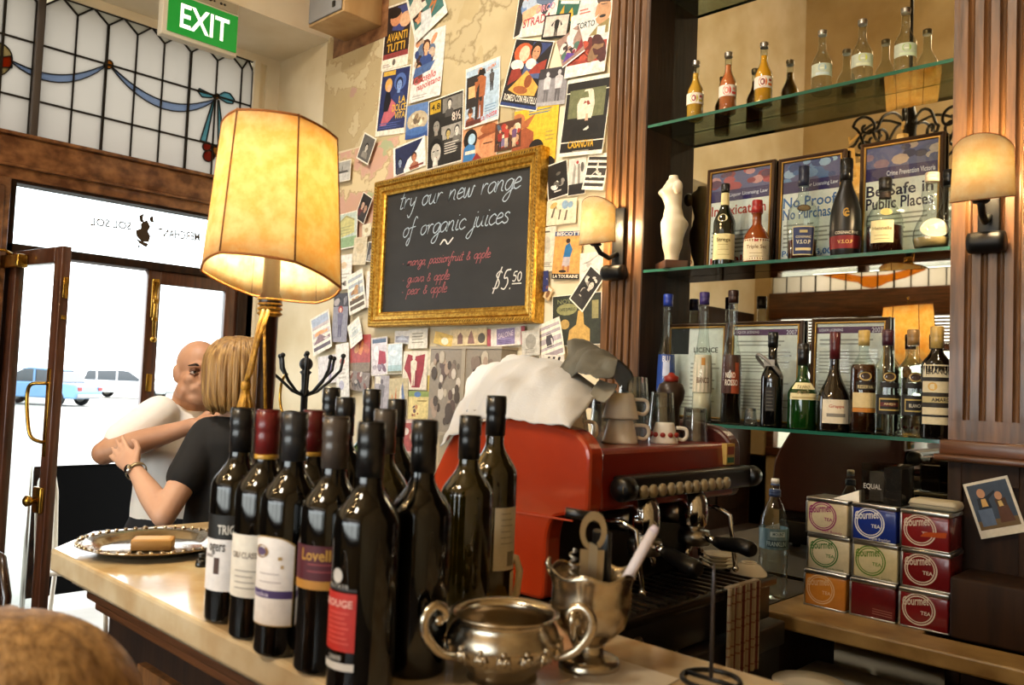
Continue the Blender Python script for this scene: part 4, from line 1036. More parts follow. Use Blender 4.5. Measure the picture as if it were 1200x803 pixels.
poster('film_poster', 'crowd picture strip between the hatted man and the yellow poster', C((581, 145), (610, 139), (611, 172), (579, 178)), '5a3424', [('x', .02, .1, .98, .95, 20, ['a83a2c', 'c99a72', '2c2420', '7a6a8c', 'd8c8a8', '4a5a6c']), ('s', .2, .05, .7, SK, '8a2c24', '2a2420'), ('s', .45, .1, .75, SK, 'a83c30', 'c8b090'), ('s', .75, .05, .75, SK, '6a4a6c', 'd0b894')], group=pg)
poster('film_poster', 'poster of red haired woman and dark haired man with white block title', C((606, 43), (651, 50), (628, 126), (583, 128)), '1f1c1e', [('p', [(.45, .55), (.98, .98), (.5, .98)], '34406c'), ('e', .30, .80, .26, .16, 'b8542c'), ('e', .32, .80, .14, .12, 'e0bc9c'), ('b', .62, .84, .12, '1c1412', 'c88e68', '4a5a84'), ('e', .2, .62, .18, .08, 'e0d8cc'), ('e', .56, .66, .14, .08, 'e0d8cc'), ('p', [(.06, .30), (.4, .46), (.3, .58), (.08, .54)], '8a3428'), ('p', [(.5, .5), (.95, .55), (.95, .75), (.7, .66)], '94382a'), ('p', [(.12, .24), (.5, .56), (.9, .34), (.86, .2), (.4, .18)], 'd8a048'), ('e', .6, .4, .1, .1, '8a4a28'), ('e', .45, .26, .2, .06, '9c5830'), ('t', 'ROMEO CON FRATELLI', .06, .08, .94, .18, 'e4dccc'), ('r', 0, 0, 1, .05, '2c3c6c')], .02, group=pg)
poster('photograph', 'grey photo of two figures walking, right of the red haired woman poster', C((634, 82), (668, 76), (661, 120), (627, 127)), '8a8688', [('r', 0, .72, 1, 1, '3a3638'), ('s', .3, .1, .8, 'c8c4c4', 'c4c0c0', '6a6668'), ('s', .7, .08, .85, 'b4b0b0', 'c0bcbc', '5a5658'), ('r', 0, 0, 1, .1, 'a8a4a4')], group=fg_)
poster('film_poster', 'white poster with red upright title and blue drawing, at the top beside the chart', C((606, -16), (657, -20), (648, 42), (606, 41)), 'ddd4c6', [('p', [(0, 0), (.14, .05), (.2, .5), (.1, 1), (0, 1)], '2a2624'), ('x', .1, .42, .98, .98, 18, ['3c5c94', '6a84ac', 'c98a62', '34343c', 'a8b4c4']), ('p', [(.2, .2), (.6, .5), (.5, .62), (.14, .5)], 'd8a880'), ('e', .72, .7, .26, .12, '5c6c84'), ('t', 'STRADA', .2, .16, .9, .34, 'a83440', .08), ('t', 'CIRCO', .5, .42, .96, .56, 'c88890', .05)], .02, group=pg)
poster('film_poster', 'poster with mustached man smoking above red ground, at the pillar', C((668, -2), (717, -10), (712, 86), (667, 90)), 'e2dcd0', [('r', .02, .12, .98, .98, 'cfccc6'), ('r', .02, .12, .98, .48, '9c3a2a'), ('x', .04, .14, .96, .46, 14, ['7a2a20', 'b04a34', '4a2420', '8a6a4a', '6a2c24']), ('p', [(.5, .48), (.98, .48), (.98, .66), (.72, .6)], '8c7a4a'), ('e', .80, .76, .2, .17, 'c08e66'), ('e', .82, .92, .2, .08, '4a3c34'), ('e', .80, .70, .08, .02, '2c221c'), ('p', [(.66, .70), (.72, .74), (.30, .58), (.28, .56)], 'e6e0d4'), ('r', .70, .48, .9, .58, 'd8d4cc'), ('t', 'TORTO', .16, .60, .62, .68, '2a3c38'), ('l', .2, .78, .5, .86, 2, 'c06a58')], .015, group=pg, curl=.01)
poster('film_poster', 'green and yellow poster scrap behind the black clad woman photo', C((655, 1), (680, 0), (674, 30), (650, 24)), '2c5c4a', [('p', [(.1, .2), (.4, .2), (.3, .8)], 'c9982c'), ('p', [(.4, .1), (.9, .1), (.7, .7)], 'd0a030'), ('r', .1, .85, .95, .98, 'e0e0d4')], group=pg)
poster('photograph', 'black bordered photo of woman standing in black dress with hands on hips', C((638, 18), (670, 15), (664, 44), (635, 46)), '14120f', [('r', .06, .1, .94, .94, 'c9bcae'), ('s', .52, .06, .86, 'd8b8a0', '14110f', '100e0d'), ('p', [(.3, .55), (.42, .75), (.36, .5)], '14110f'), ('p', [(.74, .55), (.62, .75), (.68, .5)], '14110f')], group=fg_)
poster('postcard', 'tilted photo card with white lower edge and purple corner', C((652, 47), (678, 31), (687, 58), (661, 83)), '9a7a6c', [('r', 0, 0, 1, .14, 'eee8de'), ('x', .05, .2, .95, .95, 16, ['c8a48c', '4a6a5c', '3a2a2a', 'd8c8bc', '8a2c3c', 'e0d8d0']), ('p', [(.05, .16), (.6, .16), (.3, .4)], '5c3c8c'), ('p', [(.6, .16), (.98, .2), (.98, .5)], '8a2c34')], group=kg, curl=.01)
poster('film_poster', 'dark olive poster of robed white figure with yellow arched title', C((667, 92), (714, 88), (711, 179), (655, 186)), '1d1a17', [('r', .08, .42, .92, .96, '6a6c4a'), ('p', [(.34, .40), (.62, .40), (.70, .62), (.64, .82), (.52, .9), (.40, .82), (.28, .66)], 'd8ccb4'), ('e', .5, .9, .06, .04, 'c99a78'), ('p', [(.42, .66), (.5, .76), (.6, .64), (.56, .6), (.5, .68)], '8a3a2c'), ('p', [(.5, .42), (.58, .42), (.56, .56), (.52, .58)], 'd0a084'), ('p', [(.16, .22), (.9, .26), (.78, .40), (.28, .40)], '181512'), ('p', [(.5, .28), (.62, .34), (.6, .37), (.48, .32)], 'd8d2c4'), ('t', 'CASANOVA', .18, .09, .78, .19, 'd0a020'), ('l', .3, .03, .8, .07, 1, '8a8474')], .015, group=pg, curl=.012)
poster('photograph', 'dark photo card with white specks, left of three under the robed figure', C((639, 195), (665, 186), (667, 228), (643, 235)), '1f1c1a', [('x', .2, .2, .85, .75, 9, ['e0d8cc', '8a847a', '3a3632', '5a554e']), ('l', .3, .14, .75, .22, 1, 'd8d0c4')], .04, group=fg_)
poster('photograph', 'pale photo card of legs above a black band, middle of three under the robed figure', C((665, 187), (687, 184), (686, 228), (667, 229)), 'cfc8bc', [('r', 0, 0, 1, .3, '24211f'), ('p', [(.2, .3), (.38, .3), (.42, .8), (.3, .9)], '9a948a'), ('p', [(.55, .3), (.7, .3), (.66, .85), (.52, .85)], '8a847a'), ('e', .5, .9, .08, .05, 'a83a34'), ('e', .8, .75, .1, .14, '5a554e')], .03, group=fg_)
poster('photograph', 'dark photo card of a leaping dancer, right of three under the robed figure', C((690, 179), (713, 180), (710, 225), (683, 221)), '34302c', [('p', [(.5, .9), (.56, .9), (.58, .5), (.86, .3), (.8, .26), (.5, .42), (.2, .24), (.16, .3), (.46, .52)], 'c8c0b4'), ('e', .56, .5, .1, .08, 'b4aca0'), ('e', .72, .42, .1, .06, 'd0c8bc')], .06, group=fg_, curl=.008)
poster('postcard', 'cream card with loose sketch lines, right of the chalkboard top corner', C((641, 236), (677, 231), (674, 260), (640, 266)), 'ddd0b0', [('p', [(.15, .3), (.22, .3), (.3, .7), (.24, .7)], '6a5c48'), ('p', [(.4, .2), (.45, .2), (.5, .6), (.44, .6)], '6a5c48'), ('p', [(.6, .15), (.66, .15), (.72, .55), (.66, .55)], '6a5c48'), ('x', .1, .65, .9, .92, 5, ['8aa4b8', 'c9a860', '7a6a5a'])], group=kg)
poster('postcard', 'plain cream printed sheet beside the orange biscuit card', C((634, 267), (652, 265), (650, 318), (633, 319)), 'd9d0ba', [('l', .1, .1, .9, .22, 3, '8a8474'), ('e', .4, .6, .25, .2, 'c0b6a0'), ('l', .1, .86, .7, .94, 1, '5a5448')], group=kg)
poster('postcard', 'orange biscuit advertising card with bending figure in blue jacket', C((652, 272), (684, 270), (678, 326), (645, 328)), 'cf9a54', [('r', 0, .9, 1, 1, '3c4a74'), ('t', 'BISCOTTI', .06, .91, .94, .985, 'eee4d0'), ('r', 0, 0, 1, .11, '1f1c1c'), ('t', 'LA TOURAINE', .05, .02, .95, .09, 'e8dcc4'), ('e', .5, .80, .08, .05, '3c2a20'), ('p', [(.36, .42), (.62, .46), (.68, .62), (.56, .76), (.42, .70)], '2f6c9c'), ('p', [(.34, .26), (.62, .26), (.62, .46), (.38, .46)], 'b0a4a4'), ('r', .36, .14, .44, .28, 'a86c48'), ('r', .54, .14, .62, .28, 'a86c48'), ('e', .38, .16, .14, .03, '2a211c')], group=kg)
poster('postcard', 'white sheet with grey rays, behind the left wall lamp arm', C((680, 297), (708, 294), (706, 326), (679, 331)), 'd8d0c4', [('p', [(.05, .6), (.4, .7), (.9, .95), (.4, .62)], '9a948c'), ('p', [(.1, .3), (.5, .5), (.9, .3), (.5, .42)], 'a8a29a'), ('e', .4, .55, .12, .1, 'b4aea6')], group=kg)
poster('postcard', 'dark green cafe advertisement with tan bottle shape', C((647, 347), (705, 342), (705, 404), (647, 406)), '2c2f28', [('r', .04, .04, .96, .95, '33362c'), ('e', .3, .72, .22, .12, '8c8a5c'), ('t', 'CAFFE EXPRESSO', .14, .69, .48, .75, '2a2c22'), ('p', [(.32, .04), (.78, .04), (.78, .3), (.66, .4), (.64, .68), (.54, .68), (.5, .4), (.36, .3)], 'c09a54'), ('e', .26, .42, .1, .1, 'b09050'), ('r', .82, .5, .95, .86, '8a8258'), ('t', 'NOVO', .1, .84, .5, .93, '7a7c54')], .015, group=kg)
poster('photograph', 'tilted black and white group photo by the left wall lamp', C((693, 312), (710, 326), (682, 364), (665, 350)), '2c2a28', [('x', .1, .1, .9, .9, 16, BW), ('b', .4, .4, .12, '14110f', 'b4aca0', '3a3632'), ('b', .65, .65, .12, '14110f', 'c4bcb0', '2a2624')], .06, group=fg_)
poster('postcard', 'small tilted brown card with bottle, below the cream printed sheet', C((642, 334), (649, 339), (643, 353), (636, 348)), 'c8a878', [('e', .5, .4, .25, .3, '7a5434'), ('r', .2, .7, .8, .9, 'e0d4bc')], group=kg)
poster('postcard', 'dark blue scrap at the chalkboard right edge', C((634, 318), (644, 317), (641, 340), (633, 344)), '2c3464', [('x', .1, .1, .9, .9, 5, ['1c2040', '7a4a3c', 'b0a8a0'])], group=kg)
poster('photograph', 'tilted lilac grey photo of a penguin shaped figure', C((627, 384), (653, 371), (667, 417), (634, 423)), 'b0a4a8', [('p', [(.35, .2), (.6, .2), (.66, .5), (.55, .78), (.42, .78), (.32, .5)], '4a4448'), ('e', .5, .78, .1, .1, '2c282a'), ('p', [(.56, .3), (.62, .34), (.6, .6), (.54, .62)], 'd0c8c8'), ('r', 0, 0, 1, .14, '9a8c90')], .05, group=fg_, curl=.012)
poster('postcard', 'white card with blue purple shop lettering and pink edges below the chalkboard', C((571, 387), (615, 381), (615, 405), (571, 406)), 'e0d6cc', [('r', 0, 0, .1, 1, 'a85058'), ('r', .9, 0, 1, 1, 'a85058'), ('r', .26, .08, .74, .95, '8a7ca4'), ('t', 'SALONE', .3, .4, .7, .7, 'd8c8d8', .15), ('l', .3, .1, .7, .35, 3, '5a4a74')], group=kg)
poster('postcard', 'tan sheet with brown tulip shapes below the chalkboard', C((528, 386), (571, 384), (570, 404), (528, 406)), 'd0bc94', [('p', [(.2, .1), (.35, .1), (.34, .6), (.28, .8), (.2, .6)], '7a5c54'), ('p', [(.48, .1), (.68, .1), (.64, .5), (.58, .9), (.5, .5)], '8a6860'), ('e', .86, .4, .1, .3, '5a544a')], group=kg)
poster('postcard', 'yellow card with heart shaped cut below the chalkboard', C((510, 388), (532, 394), (528, 406), (508, 404)), 'd4b25c', [('e', .6, .4, .2, .3, 'e6dcc0')], group=kg)
poster('postcard', 'white typed card below the left of the chalkboard', C((479, 386), (501, 385), (501, 408), (478, 409)), 'e0d8c8', [('l', .2, .25, .9, .85, 4, 'a09884')], group=kg)
poster('postcard', 'small grey landscape card under the chalkboard corner', C((463, 389), (481, 387), (479, 402), (462, 404)), 'd4cec8', [('r', .06, .1, .94, .6, '9a98a0'), ('p', [(.1, .3), (.5, .7), (.9, .3)], 'b8bcc8')], group=kg)
poster('postcard', 'card of a pale woman on a heart red ground', C((472, 412), (502, 411), (499, 458), (472, 456)), 'e2d6c2', [('p', [(.05, .55), (.2, .92), (.5, .86), (.9, .92), (.86, .5), (.72, .06), (.4, .06), (.2, .4)], '9c3038'), ('s', .45, .1, .8, 'ece0cc', 'e6dac4', 'e0d4bc'), ('p', [(.5, .06), (.64, .06), (.6, .5), (.52, .5)], '8a2830')], group=kg)
poster('postcard', 'red card with orange drawn figure, left of the lower postcards', C((411, 394), (435, 391), (433, 436), (410, 436)), 'b0504c', [('p', [(.4, .5), (.55, .45), (.7, .7), (.6, .95), (.5, .7)], 'd88a54'), ('x', .2, .5, .9, .9, 5, ['d89a64', 'c06a50']), ('r', 0, 0, 1, .25, '8a7a68')], group=kg)
poster('photograph', 'brown grey crowd photo under the red card', C((408, 436), (435, 435), (431, 459), (406, 457)), '8a7c74', [('x', .05, .1, .95, .95, 16, ['4a403c', 'b4a89c', 'd0c4b8', '6a5c54', '8a5a50'])], group=fg_)
poster('postcard', 'white and pink card with blue head piece', C((435, 397), (455, 393), (453, 439), (435, 441)), 'd8d0d4', [('p', [(.4, .2), (.95, .3), (.9, .6), (.5, .66)], 'a83c4c'), ('r', .05, .86, .95, .97, '5c6c84'), ('x', .1, .05, .9, .3, 6, ['7a5c6c', '9a8c9c', 'b4a8b0']), ('e', .3, .6, .16, .2, 'eee8e8')], .03, group=kg)
poster('postcard', 'pale sky and beach card with green strip', C((454, 403), (472, 402), (471, 438), (454, 439)), 'cfdde4', [('r', 0, .06, 1, .28, 'a9c4c8'), ('r', 0, 0, 1, .08, '8a8468'), ('e', .4, .7, .3, .1, 'eef2f4')], .03, group=kg)
poster('postcard', 'card of orange and blue pointed sails', C((456, 444), (479, 443), (477, 488), (455, 488)), 'c4b48c', [('p', [(.05, .1), (.3, .1), (.18, .6)], 'd07430'), ('p', [(.4, .05), (.95, .05), (.72, .9)], '6a7ca4'), ('p', [(.5, .3), (.7, .3), (.64, .85)], 'e4dccc'), ('p', [(.3, .3), (.42, .3), (.38, .8)], 'c86c3c')], group=kg)
poster('photograph', 'lilac grey card of a leaning figure beside the sail card', C((439, 440), (457, 440), (454, 486), (438, 484)), 'a8a0a4', [('s', .5, .1, .8, '6a6268', '7a7478', '8a8488'), ('r', .05, .78, .4, .97, 'e0d8c8')], group=fg_)
poster('postcard', 'yellow cream card with small figures and coloured top strip', C((479, 458), (506, 459), (504, 491), (478, 492)), 'e0cc8a', [('r', 0, .8, 1, 1, '8a9a54'), ('e', .4, .88, .15, .1, '5a7cb0'), ('x', .1, .1, .5, .5, 6, ['9a5c3c', 'c08a5c', '6a4a4a']), ('l', .4, .6, .9, .72, 1, 'a08a50')], group=kg)
poster('photograph', 'tilted black and white portrait card at the map corner', C((427, 155), (441, 162), (431, 195), (418, 184)), '5c5854', [('b', .5, .55, .14, '161412', 'c4bcb0', '8a847a')], .06, group=fg_)
poster('postcard', 'grey harbour card nearest the lamp shade', C((392, 190), (412, 187), (410, 211), (392, 215)), 'a8a49c', [('r', .0, .0, 1, .4, 'c4c0b8'), ('p', [(.1, .4), (.9, .4), (.8, .52), (.2, .52)], '4a4844'), ('r', .45, .5, .5, .75, '5a5854')], .05, group=kg)
poster('photograph', 'dark tilted portrait card of two faces left of the chalkboard', C((426, 225), (437, 232), (426, 263), (415, 255)), '2a2422', [('b', .35, .6, .14, '120f0e', 'c8a48c', '5a2c2c'), ('b', .7, .55, .14, '120f0e', 'b89078', '3a3432')], .05, group=fg_)
poster('postcard', 'green landscape card with pale yellow building beside the lamp', C((392, 251), (420, 248), (417, 287), (393, 296)), 'b8c4b8', [('p', [(.1, .3), (.9, .4), (.9, .75), (.5, .9), (.1, .7)], 'c4bc7c'), ('r', 0, 0, 1, .3, '8aa478'), ('p', [(.1, .7), (.5, .9), (.9, .75), (.9, .8), (.5, .96), (.1, .76)], 'a09a68'), ('l', .2, .4, .8, .66, 3, 'a8a470')], .03, group=kg)
poster('postcard', 'small cream scrap beside the landscape card', C((424, 264), (435, 261), (434, 276), (425, 278)), 'd8ccb0', [('e', .5, .5, .2, .2, 'b09a74')], group=kg)
poster('postcard', 'faded beige card pinned above the leaning tower card', C((415, 279), (431, 277), (428, 311), (413, 310)), 'd0c0a0', [('e', .5, .6, .3, .2, 'c4b08c'), ('r', .1, .8, .9, .95, 'c4b494')], group=kg)
poster('photograph', 'small dark photo at the chalkboard left edge', C((432, 283), (441, 284), (438, 308), (428, 306)), '4a4440', [('b', .5, .55, .16, '1a1614', 'b8a494', '8a847c')], .06, group=fg_)
poster('postcard', 'pale card with faint lettering under the landscape card', C((393, 300), (413, 298), (411, 339), (393, 340)), 'e2dace', [('l', .1, .3, .9, .5, 2, 'b8b0a0'), ('t', 'M', .2, .1, .7, .25, '8a7c6c'), ('e', .5, .7, .2, .1, 'd0b48c')], group=kg)
poster('postcard', 'card of a leaning brown tower under a grey sky', C((405, 325), (426, 314), (429, 360), (412, 371)), 'a8acb0', [('r', 0, 0, 1, .35, '5c4a34'), ('e', .4, .45, .3, .2, '9a6c40'), ('e', .55, .5, .2, .2, 'b88a58'), ('p', [(.6, .4), (.8, .4), (.75, .85)], '8c8c88')], .07, group=kg, curl=.01)
poster('postcard', 'white sheet with pencil figure beside the tower card', C((430, 318), (441, 318), (438, 361), (428, 361)), 'ddd6cc', [('p', [(.5, .3), (.6, .3), (.7, .8), (.6, .8)], '9a9084'), ('p', [(.3, .2), (.4, .2), (.5, .6)], 'b08a7c')], group=kg)
poster('postcard', 'long dark card with woman in red head scarf', C((391, 345), (410, 342), (405, 402), (389, 400)), '8a8690', [('r', 0, .72, 1, 1, '3a3438'), ('e', .5, .66, .16, .08, '9c3430'), ('s', .5, .1, .6, 'd8b49c', '6a6478', '5a5468'), ('x', .05, .75, .95, .95, 6, ['1c1a1c', '7a7478', 'a89c98'])], group=kg)
poster('postcard', 'white tilted sheet with map drawing hanging by one corner', C((409, 384), (420, 368), (427, 397), (412, 411)), 'd4d4d0', [('p', [(.15, .2), (.8, .3), (.7, .8), (.3, .85)], 'b8bcb8'), ('p', [(.4, .3), (.6, .4), (.5, .7)], '9aa4a0')], .05, group=kg, curl=.015)
poster('postcard', 'tilted sunset card with dark mountains beneath the lamp', C((364, 374), (384, 363), (392, 406), (368, 418)), 'c4b4b0', [('r', 0, 0, 1, .25, '5c4c54'), ('p', [(0, .25), (.4, .5), (.8, .3), (1, .4), (1, .2), (0, .2)], '8a6c70'), ('e', .5, .5, .4, .12, 'e0a068'), ('r', 0, .75, 1, 1, 'a8b0c0')], .06, group=kg, curl=.01)
poster('postcard', 'pale card with purple figure beneath the sunset card', C((374, 420), (400, 412), (401, 446), (372, 452)), 'd8d0cc', [('s', .5, .1, .75, 'c8a890', '6a5c8c', '8a7c9c')], group=kg)
poster('postcard', 'white sheet with red blossom behind the coat hooks', C((396, 405), (410, 400), (408, 470), (392, 475)), 'e2dcd2', [('e', .5, .7, .2, .06, 'c06a60'), ('e', .4, .3, .2, .08, 'b8b4c4'), ('l', .2, .4, .8, .6, 3, 'c4bcb0')], group=kg)
poster('postcard', 'pale strip of notes left of the collage box', C((502, 412), (510, 411), (508, 458), (500, 460)), 'c4a850', [('r', 0, .4, 1, 1, 'd8ccb0')], group=kg)
poster('postcard', 'pale red edged leaflet behind the back row of bottles', C((470, 492), (500, 492), (499, 530), (469, 532)), 'd0b4a8', [('r', .05, .05, .6, .9, 'a84a44'), ('x', .1, .1, .9, .9, 8, ['d8ccc0', '7a3c38', 'c09a80'])], group=kg)
poster('postcard', 'white card with zebra black strokes above the grey cloth', C((636, 418), (662, 414), (660, 436), (632, 440)), 'd8cfc2', [('p', [(.1, .1), (.2, .1), (.4, .9), (.3, .9)], '1c1816'), ('p', [(.35, .1), (.45, .1), (.62, .9), (.52, .9)], '2c2622'), ('p', [(.6, .1), (.7, .1), (.85, .9), (.75, .9)], '1c1816')], group=kg)
poster('postcard', 'grey drawn head on white card beside the penguin photo', C((612, 389), (632, 385), (633, 416), (611, 418)), 'c4bfb4', [('e', .5, .55, .3, .3, '9a958a'), ('l', .2, .1, .8, .3, 3, '8a857a')], group=kg)
poster('postcard', 'white card with small picture frame print, beside the collage box', C((597, 418), (622, 417), (621, 432), (597, 434)), 'e0d8cc', [('r', .2, .2, .7, .8, 'c4b8a8'), ('e', .45, .5, .12, .2, '8a7c70')], group=kg)
# collage box
def cpx(q, y): return on(*q, 'y', y)
y0 = YB-.10
a, b, c = cpx((505, 409), y0), cpx((588, 404), y0), cpx((505, 505), y0)
t = thing('collage_box', 'shallow wall box covered in a collage of faded portraits, left of the white cloth', 'box', ((a.x+b.x)/2, YB-.05, c.z))
W, H = b.x-a.x, a.z-c.z
for s, name in ((-1, 'left_column'), (1, 'right_column')):
    m = MB().col('9a9082'); x0, x1 = (-W/2, -.008) if s < 0 else (.008, W/2)
    m.box((x0, -.05, 0), (x1, .048, H))
    for i in range(46):
        cx, cz = lerp(x0+.02, x1-.02, rnd.random()), lerp(.02, H-.02, rnd.random()); r = .012+.02*rnd.random()
        m.col(rnd.choice(['c4b8a4', '7a7066', '5a5048', 'b09a88', '8c7c70', 'd4cabc', '6a5a54']))
        m.f([m.v((min(max(cx+r*math.cos(t_)*.8, x0+.003), x1-.003), -.0503-.00008*i, min(max(cz+r*math.sin(t_)*1.2, .004), H-.004))) for t_ in [2*PI*k/9 for k in range(9)]])
    m.build(name, GPRINT, t, recalc=False)
m = MB(); m.box((-.012, -.056, 0), (.012, -.02, H)).box((-W/2-.006, -.054, H), (W/2+.006, .048, H+.012)).box((-W/2-.006, -.054, -.012), (W/2+.006, .048, 0))
m.build('edging', mat('pale_box_edge', 'a89c88', .5), t)
# ------------------------------------------------------------------ table lamp on the bar
SHADE = shademat('parchment_shade', 'fdf0cc', 'f5d89c', 34, .68)
SHADE2 = shademat('cream_shade', 'fbf0d0', 'f2dcaa', 24, .64)
SEAM = mat('shade_lacing', '7a4a1c', .7)
LX, LY = -1.44, .825
lp = thing('table_lamp', 'tall bar lamp with six sided glowing parchment shade and dark pole', 'lamp', (LX, LY, ZB))
m = MB(); m.lathe([(0, 0), (.075, 0), (.078, .008), (.06, .02), (.03, .032), (.02, .06), (.0165, .08), (.0165, .47), (.022, .475), (.022, .49), (.0165, .5), (.015, .62), (.012, .70)], 24); m.build('pole', mat('dark_brown_pole', '2c1c12', .3, coat=.3), lp)
def shade(mb, n, r0, z0, r1, z1, rot, tilt=(0, 0), rnd_=.5, seg=8):
    """n-sided conical shade skin with softened corners"""
    def fn(u, v):
        a = u*n; k = int(a) % n; f = a-int(a)
        A = Vector((math.cos(rot+2*PI*k/n), math.sin(rot+2*PI*k/n))); B = Vector((math.cos(rot+2*PI*(k+1)/n), math.sin(rot+2*PI*(k+1)/n)))
        p = A.lerp(B, f); q = p.normalized(); e = abs(2*f-1)**6
        p = p.lerp(q*.985, rnd_*(1-e)) if e < .9 else p*(.985)
        r = lerp(r0, r1, v); return (p.x*r, p.y*r, lerp(z0, z1, v)+(tilt[0]*p.dot(Vector((RT.x, RT.y)))-tilt[1]*p.dot(Vector((FW.x, FW.y))))*(1-v*.6))
    mb.grid(fn, n*seg, 6, closeu=True)
    return fn
zb, zt = 1.680-ZB, 1.963-ZB
rot0 = math.atan2(-FW.y, -FW.x)+R(33)
m = MB(); fn = shade(m, 6, .134, zb, .112, zt, rot0, (-.009, .031))
so = m.build('lamp_shade', SHADE, lp, solid=.0012)
m = MB()
for k in range(6): m.tube([Vector(fn((k+.0001)/6, v/6))*1.004 for v in range(7)], .0016, 6)
m.build('seam', SEAM, lp)
for v, nm in ((0, 'lower_rim'), (1, 'upper_rim')):
    m = MB(); pts = [Vector(fn(u/96, v)) for u in range(97)]; m.tube(pts, .0026, 6)
    m.build(nm, mat('rim_binding', 'a0622a', .7), so)
m = MB()
for k in range(3):
    a = rot0+2*PI*k/3; m.tube([(0, 0, zt-.03), (.1*math.cos(a), .1*math.sin(a), zt-.004)], .002, 6)
m.tube([(0, 0, .70), (0, 0, zt+.035)], .003, 6); m.ball((0, 0, zt+.035), .007)
m.build('shade_carrier', BRASS, lp)
BULB = emat('warm_bulb', 'ffd9a0', 18)
m = MB(); m.lathe([(.012, 0), (.013, .02), (.026, .05), (.03, .07), (.024, .09), (0, .1)], 16, (0, 0, .66)); m.build('bulb', BULB, lp)
light('lamp_bulb_light', 'POINT', (LX, LY, ZB+.66), 23, (1, .82, .47), .035).parent = None
# gold rope and tassels tied round the pole
rope = mat('gold_rope', 'c0922e', .5, c2='8a6218', scale=120, bump=.4, bscale=160)
t = thing('tassel_cord', 'gold rope with two tassels tied under the lamp shade', 'tassel', (LX, LY, 1.62))
fx, fy = -FW.x, -FW.y; rx, ry = RT.x, RT.y
def o3(r, f, z): return (rx*r+fx*f, ry*r+fy*f, z)
m = MB()
for k in range(4): m.lathe([(.017, 0), (.0235, .005), (.0235, .007), (.017, .012)], 18, (0, 0, -.012+.009*k), closed=True)
m.build('knot', rope, t)
m = MB(); m.tube([o3(-.006, .02, .0), o3(-.014, .026, -.05), o3(-.024, .026, -.11), o3(-.030, .024, -.135)], .0042, 8); m.tube([o3(.004, .022, .0), o3(-.01, .03, -.06), o3(-.02, .03, -.12), o3(-.030, .026, -.135)], .0042, 8); m.tube([o3(-.004, .022, -.01), o3(.004, .028, -.1), o3(.010, .026, -.19)], .003, 8)
m.build('rope', rope, t)
def tassel(c, s):
    m = MB(); n = 26
    m.ball((c[0], c[1], c[2]-.010*s), .0095*s, (1, 1, 1.2))
    for k in range(n):
        a = 2*PI*k/n; q = .8+.4*rnd.random()
        m.tube([(c[0]+.005*s*math.cos(a), c[1]+.005*s*math.sin(a), c[2]-.018*s), (c[0]+.012*s*q*math.cos(a), c[1]+.012*s*q*math.sin(a), c[2]-.045*s), (c[0]+.017*s*q*math.cos(a), c[1]+.017*s*q*math.sin(a), c[2]-.085*s)], .0026*s, 5)
    m.lathe([(.0075*s, 0), (.0095*s, .003*s), (.0075*s, .006*s)], 14, (c[0], c[1], c[2]-.026*s), closed=True)
    m.build('tassel', rope, t)
tassel(o3(-.030, .024, -.135), 1.0); tassel(o3(.010, .026, -.19), .6)

# ------------------------------------------------------------------ wall lamps on the pillars
def sconce(label, px_shade, plate_x, z_plate, name='wall_lamp', yf=2.40, e=3.0, side=0):
    t = thing(name, label, 'wall lamp', (plate_x, yf, z_plate), group='wall lamps on the oak pillars')
    m = MB(); m.box((-.026, -.014, -.11), (.026, 0, .135), .004); m.build('back_plate', IRON, t)
    m = MB()
    m.lathe([(.0, -.042), (.026, -.042), (.028, -.03), (.028, .03), (.026, .042), (0, .042)], 18, (0, -.03, -.10), ax=(1, 0, 0))
    m.tube([(0, -.014, -.03), (side*.3, -.05, -.05), (side*.7, -.085, -.035), (side, -.10, -.01), (side, -.10, .03)], .009, 8)
    m.lathe([(0, 0), (.016, 0), (.022, .006), (.012, .014), (.013, .03), (.018, .034), (.011, .04), (.011, .06)], 16, (side, -.10, -.012))
    m.build('scroll_arm', IRON, t)
    sx, sz = side, .015
    m = MB()
    def fn(u, v):
        a = PI*(1.0+u); r = lerp(.074, .068, v)
        top = .122+.034*math.sin(PI*u)
        return (sx+r*math.cos(a), -.085+r*.8*math.sin(a), lerp(-.012*math.sin(PI*u), top, v))
    m.grid(fn, 20, 8)
    s = m.build('half_shade', SHADE2, t, solid=.0014)
    for v_ in (0, 1): m = MB(); m.tube([Vector(fn(u/24, v_)) for u in range(25)], .0017, 6); m.build('rim', SEAM, s)
    m = MB(); m.lathe([(.008, 0), (.012, .012), (.013, .03), (.004, .055), (0, .058)], 12, (side, -.10, .045)); m.build('bulb', BULB, t)
    light('wall_lamp_light', 'POINT', (plate_x+side, yf-.095, z_plate+.075), e, (1, .74, .40), .02)
    return t
sconce('wall lamp with cream half shade on the left pillar, beside the picture wall', None, -1.795, 2.008, side=-.030, e=19)
sconce('wall lamp with cream half shade on the right pillar, in front of the gourd bottle', None, -.607, 2.012, side=.004, e=19)

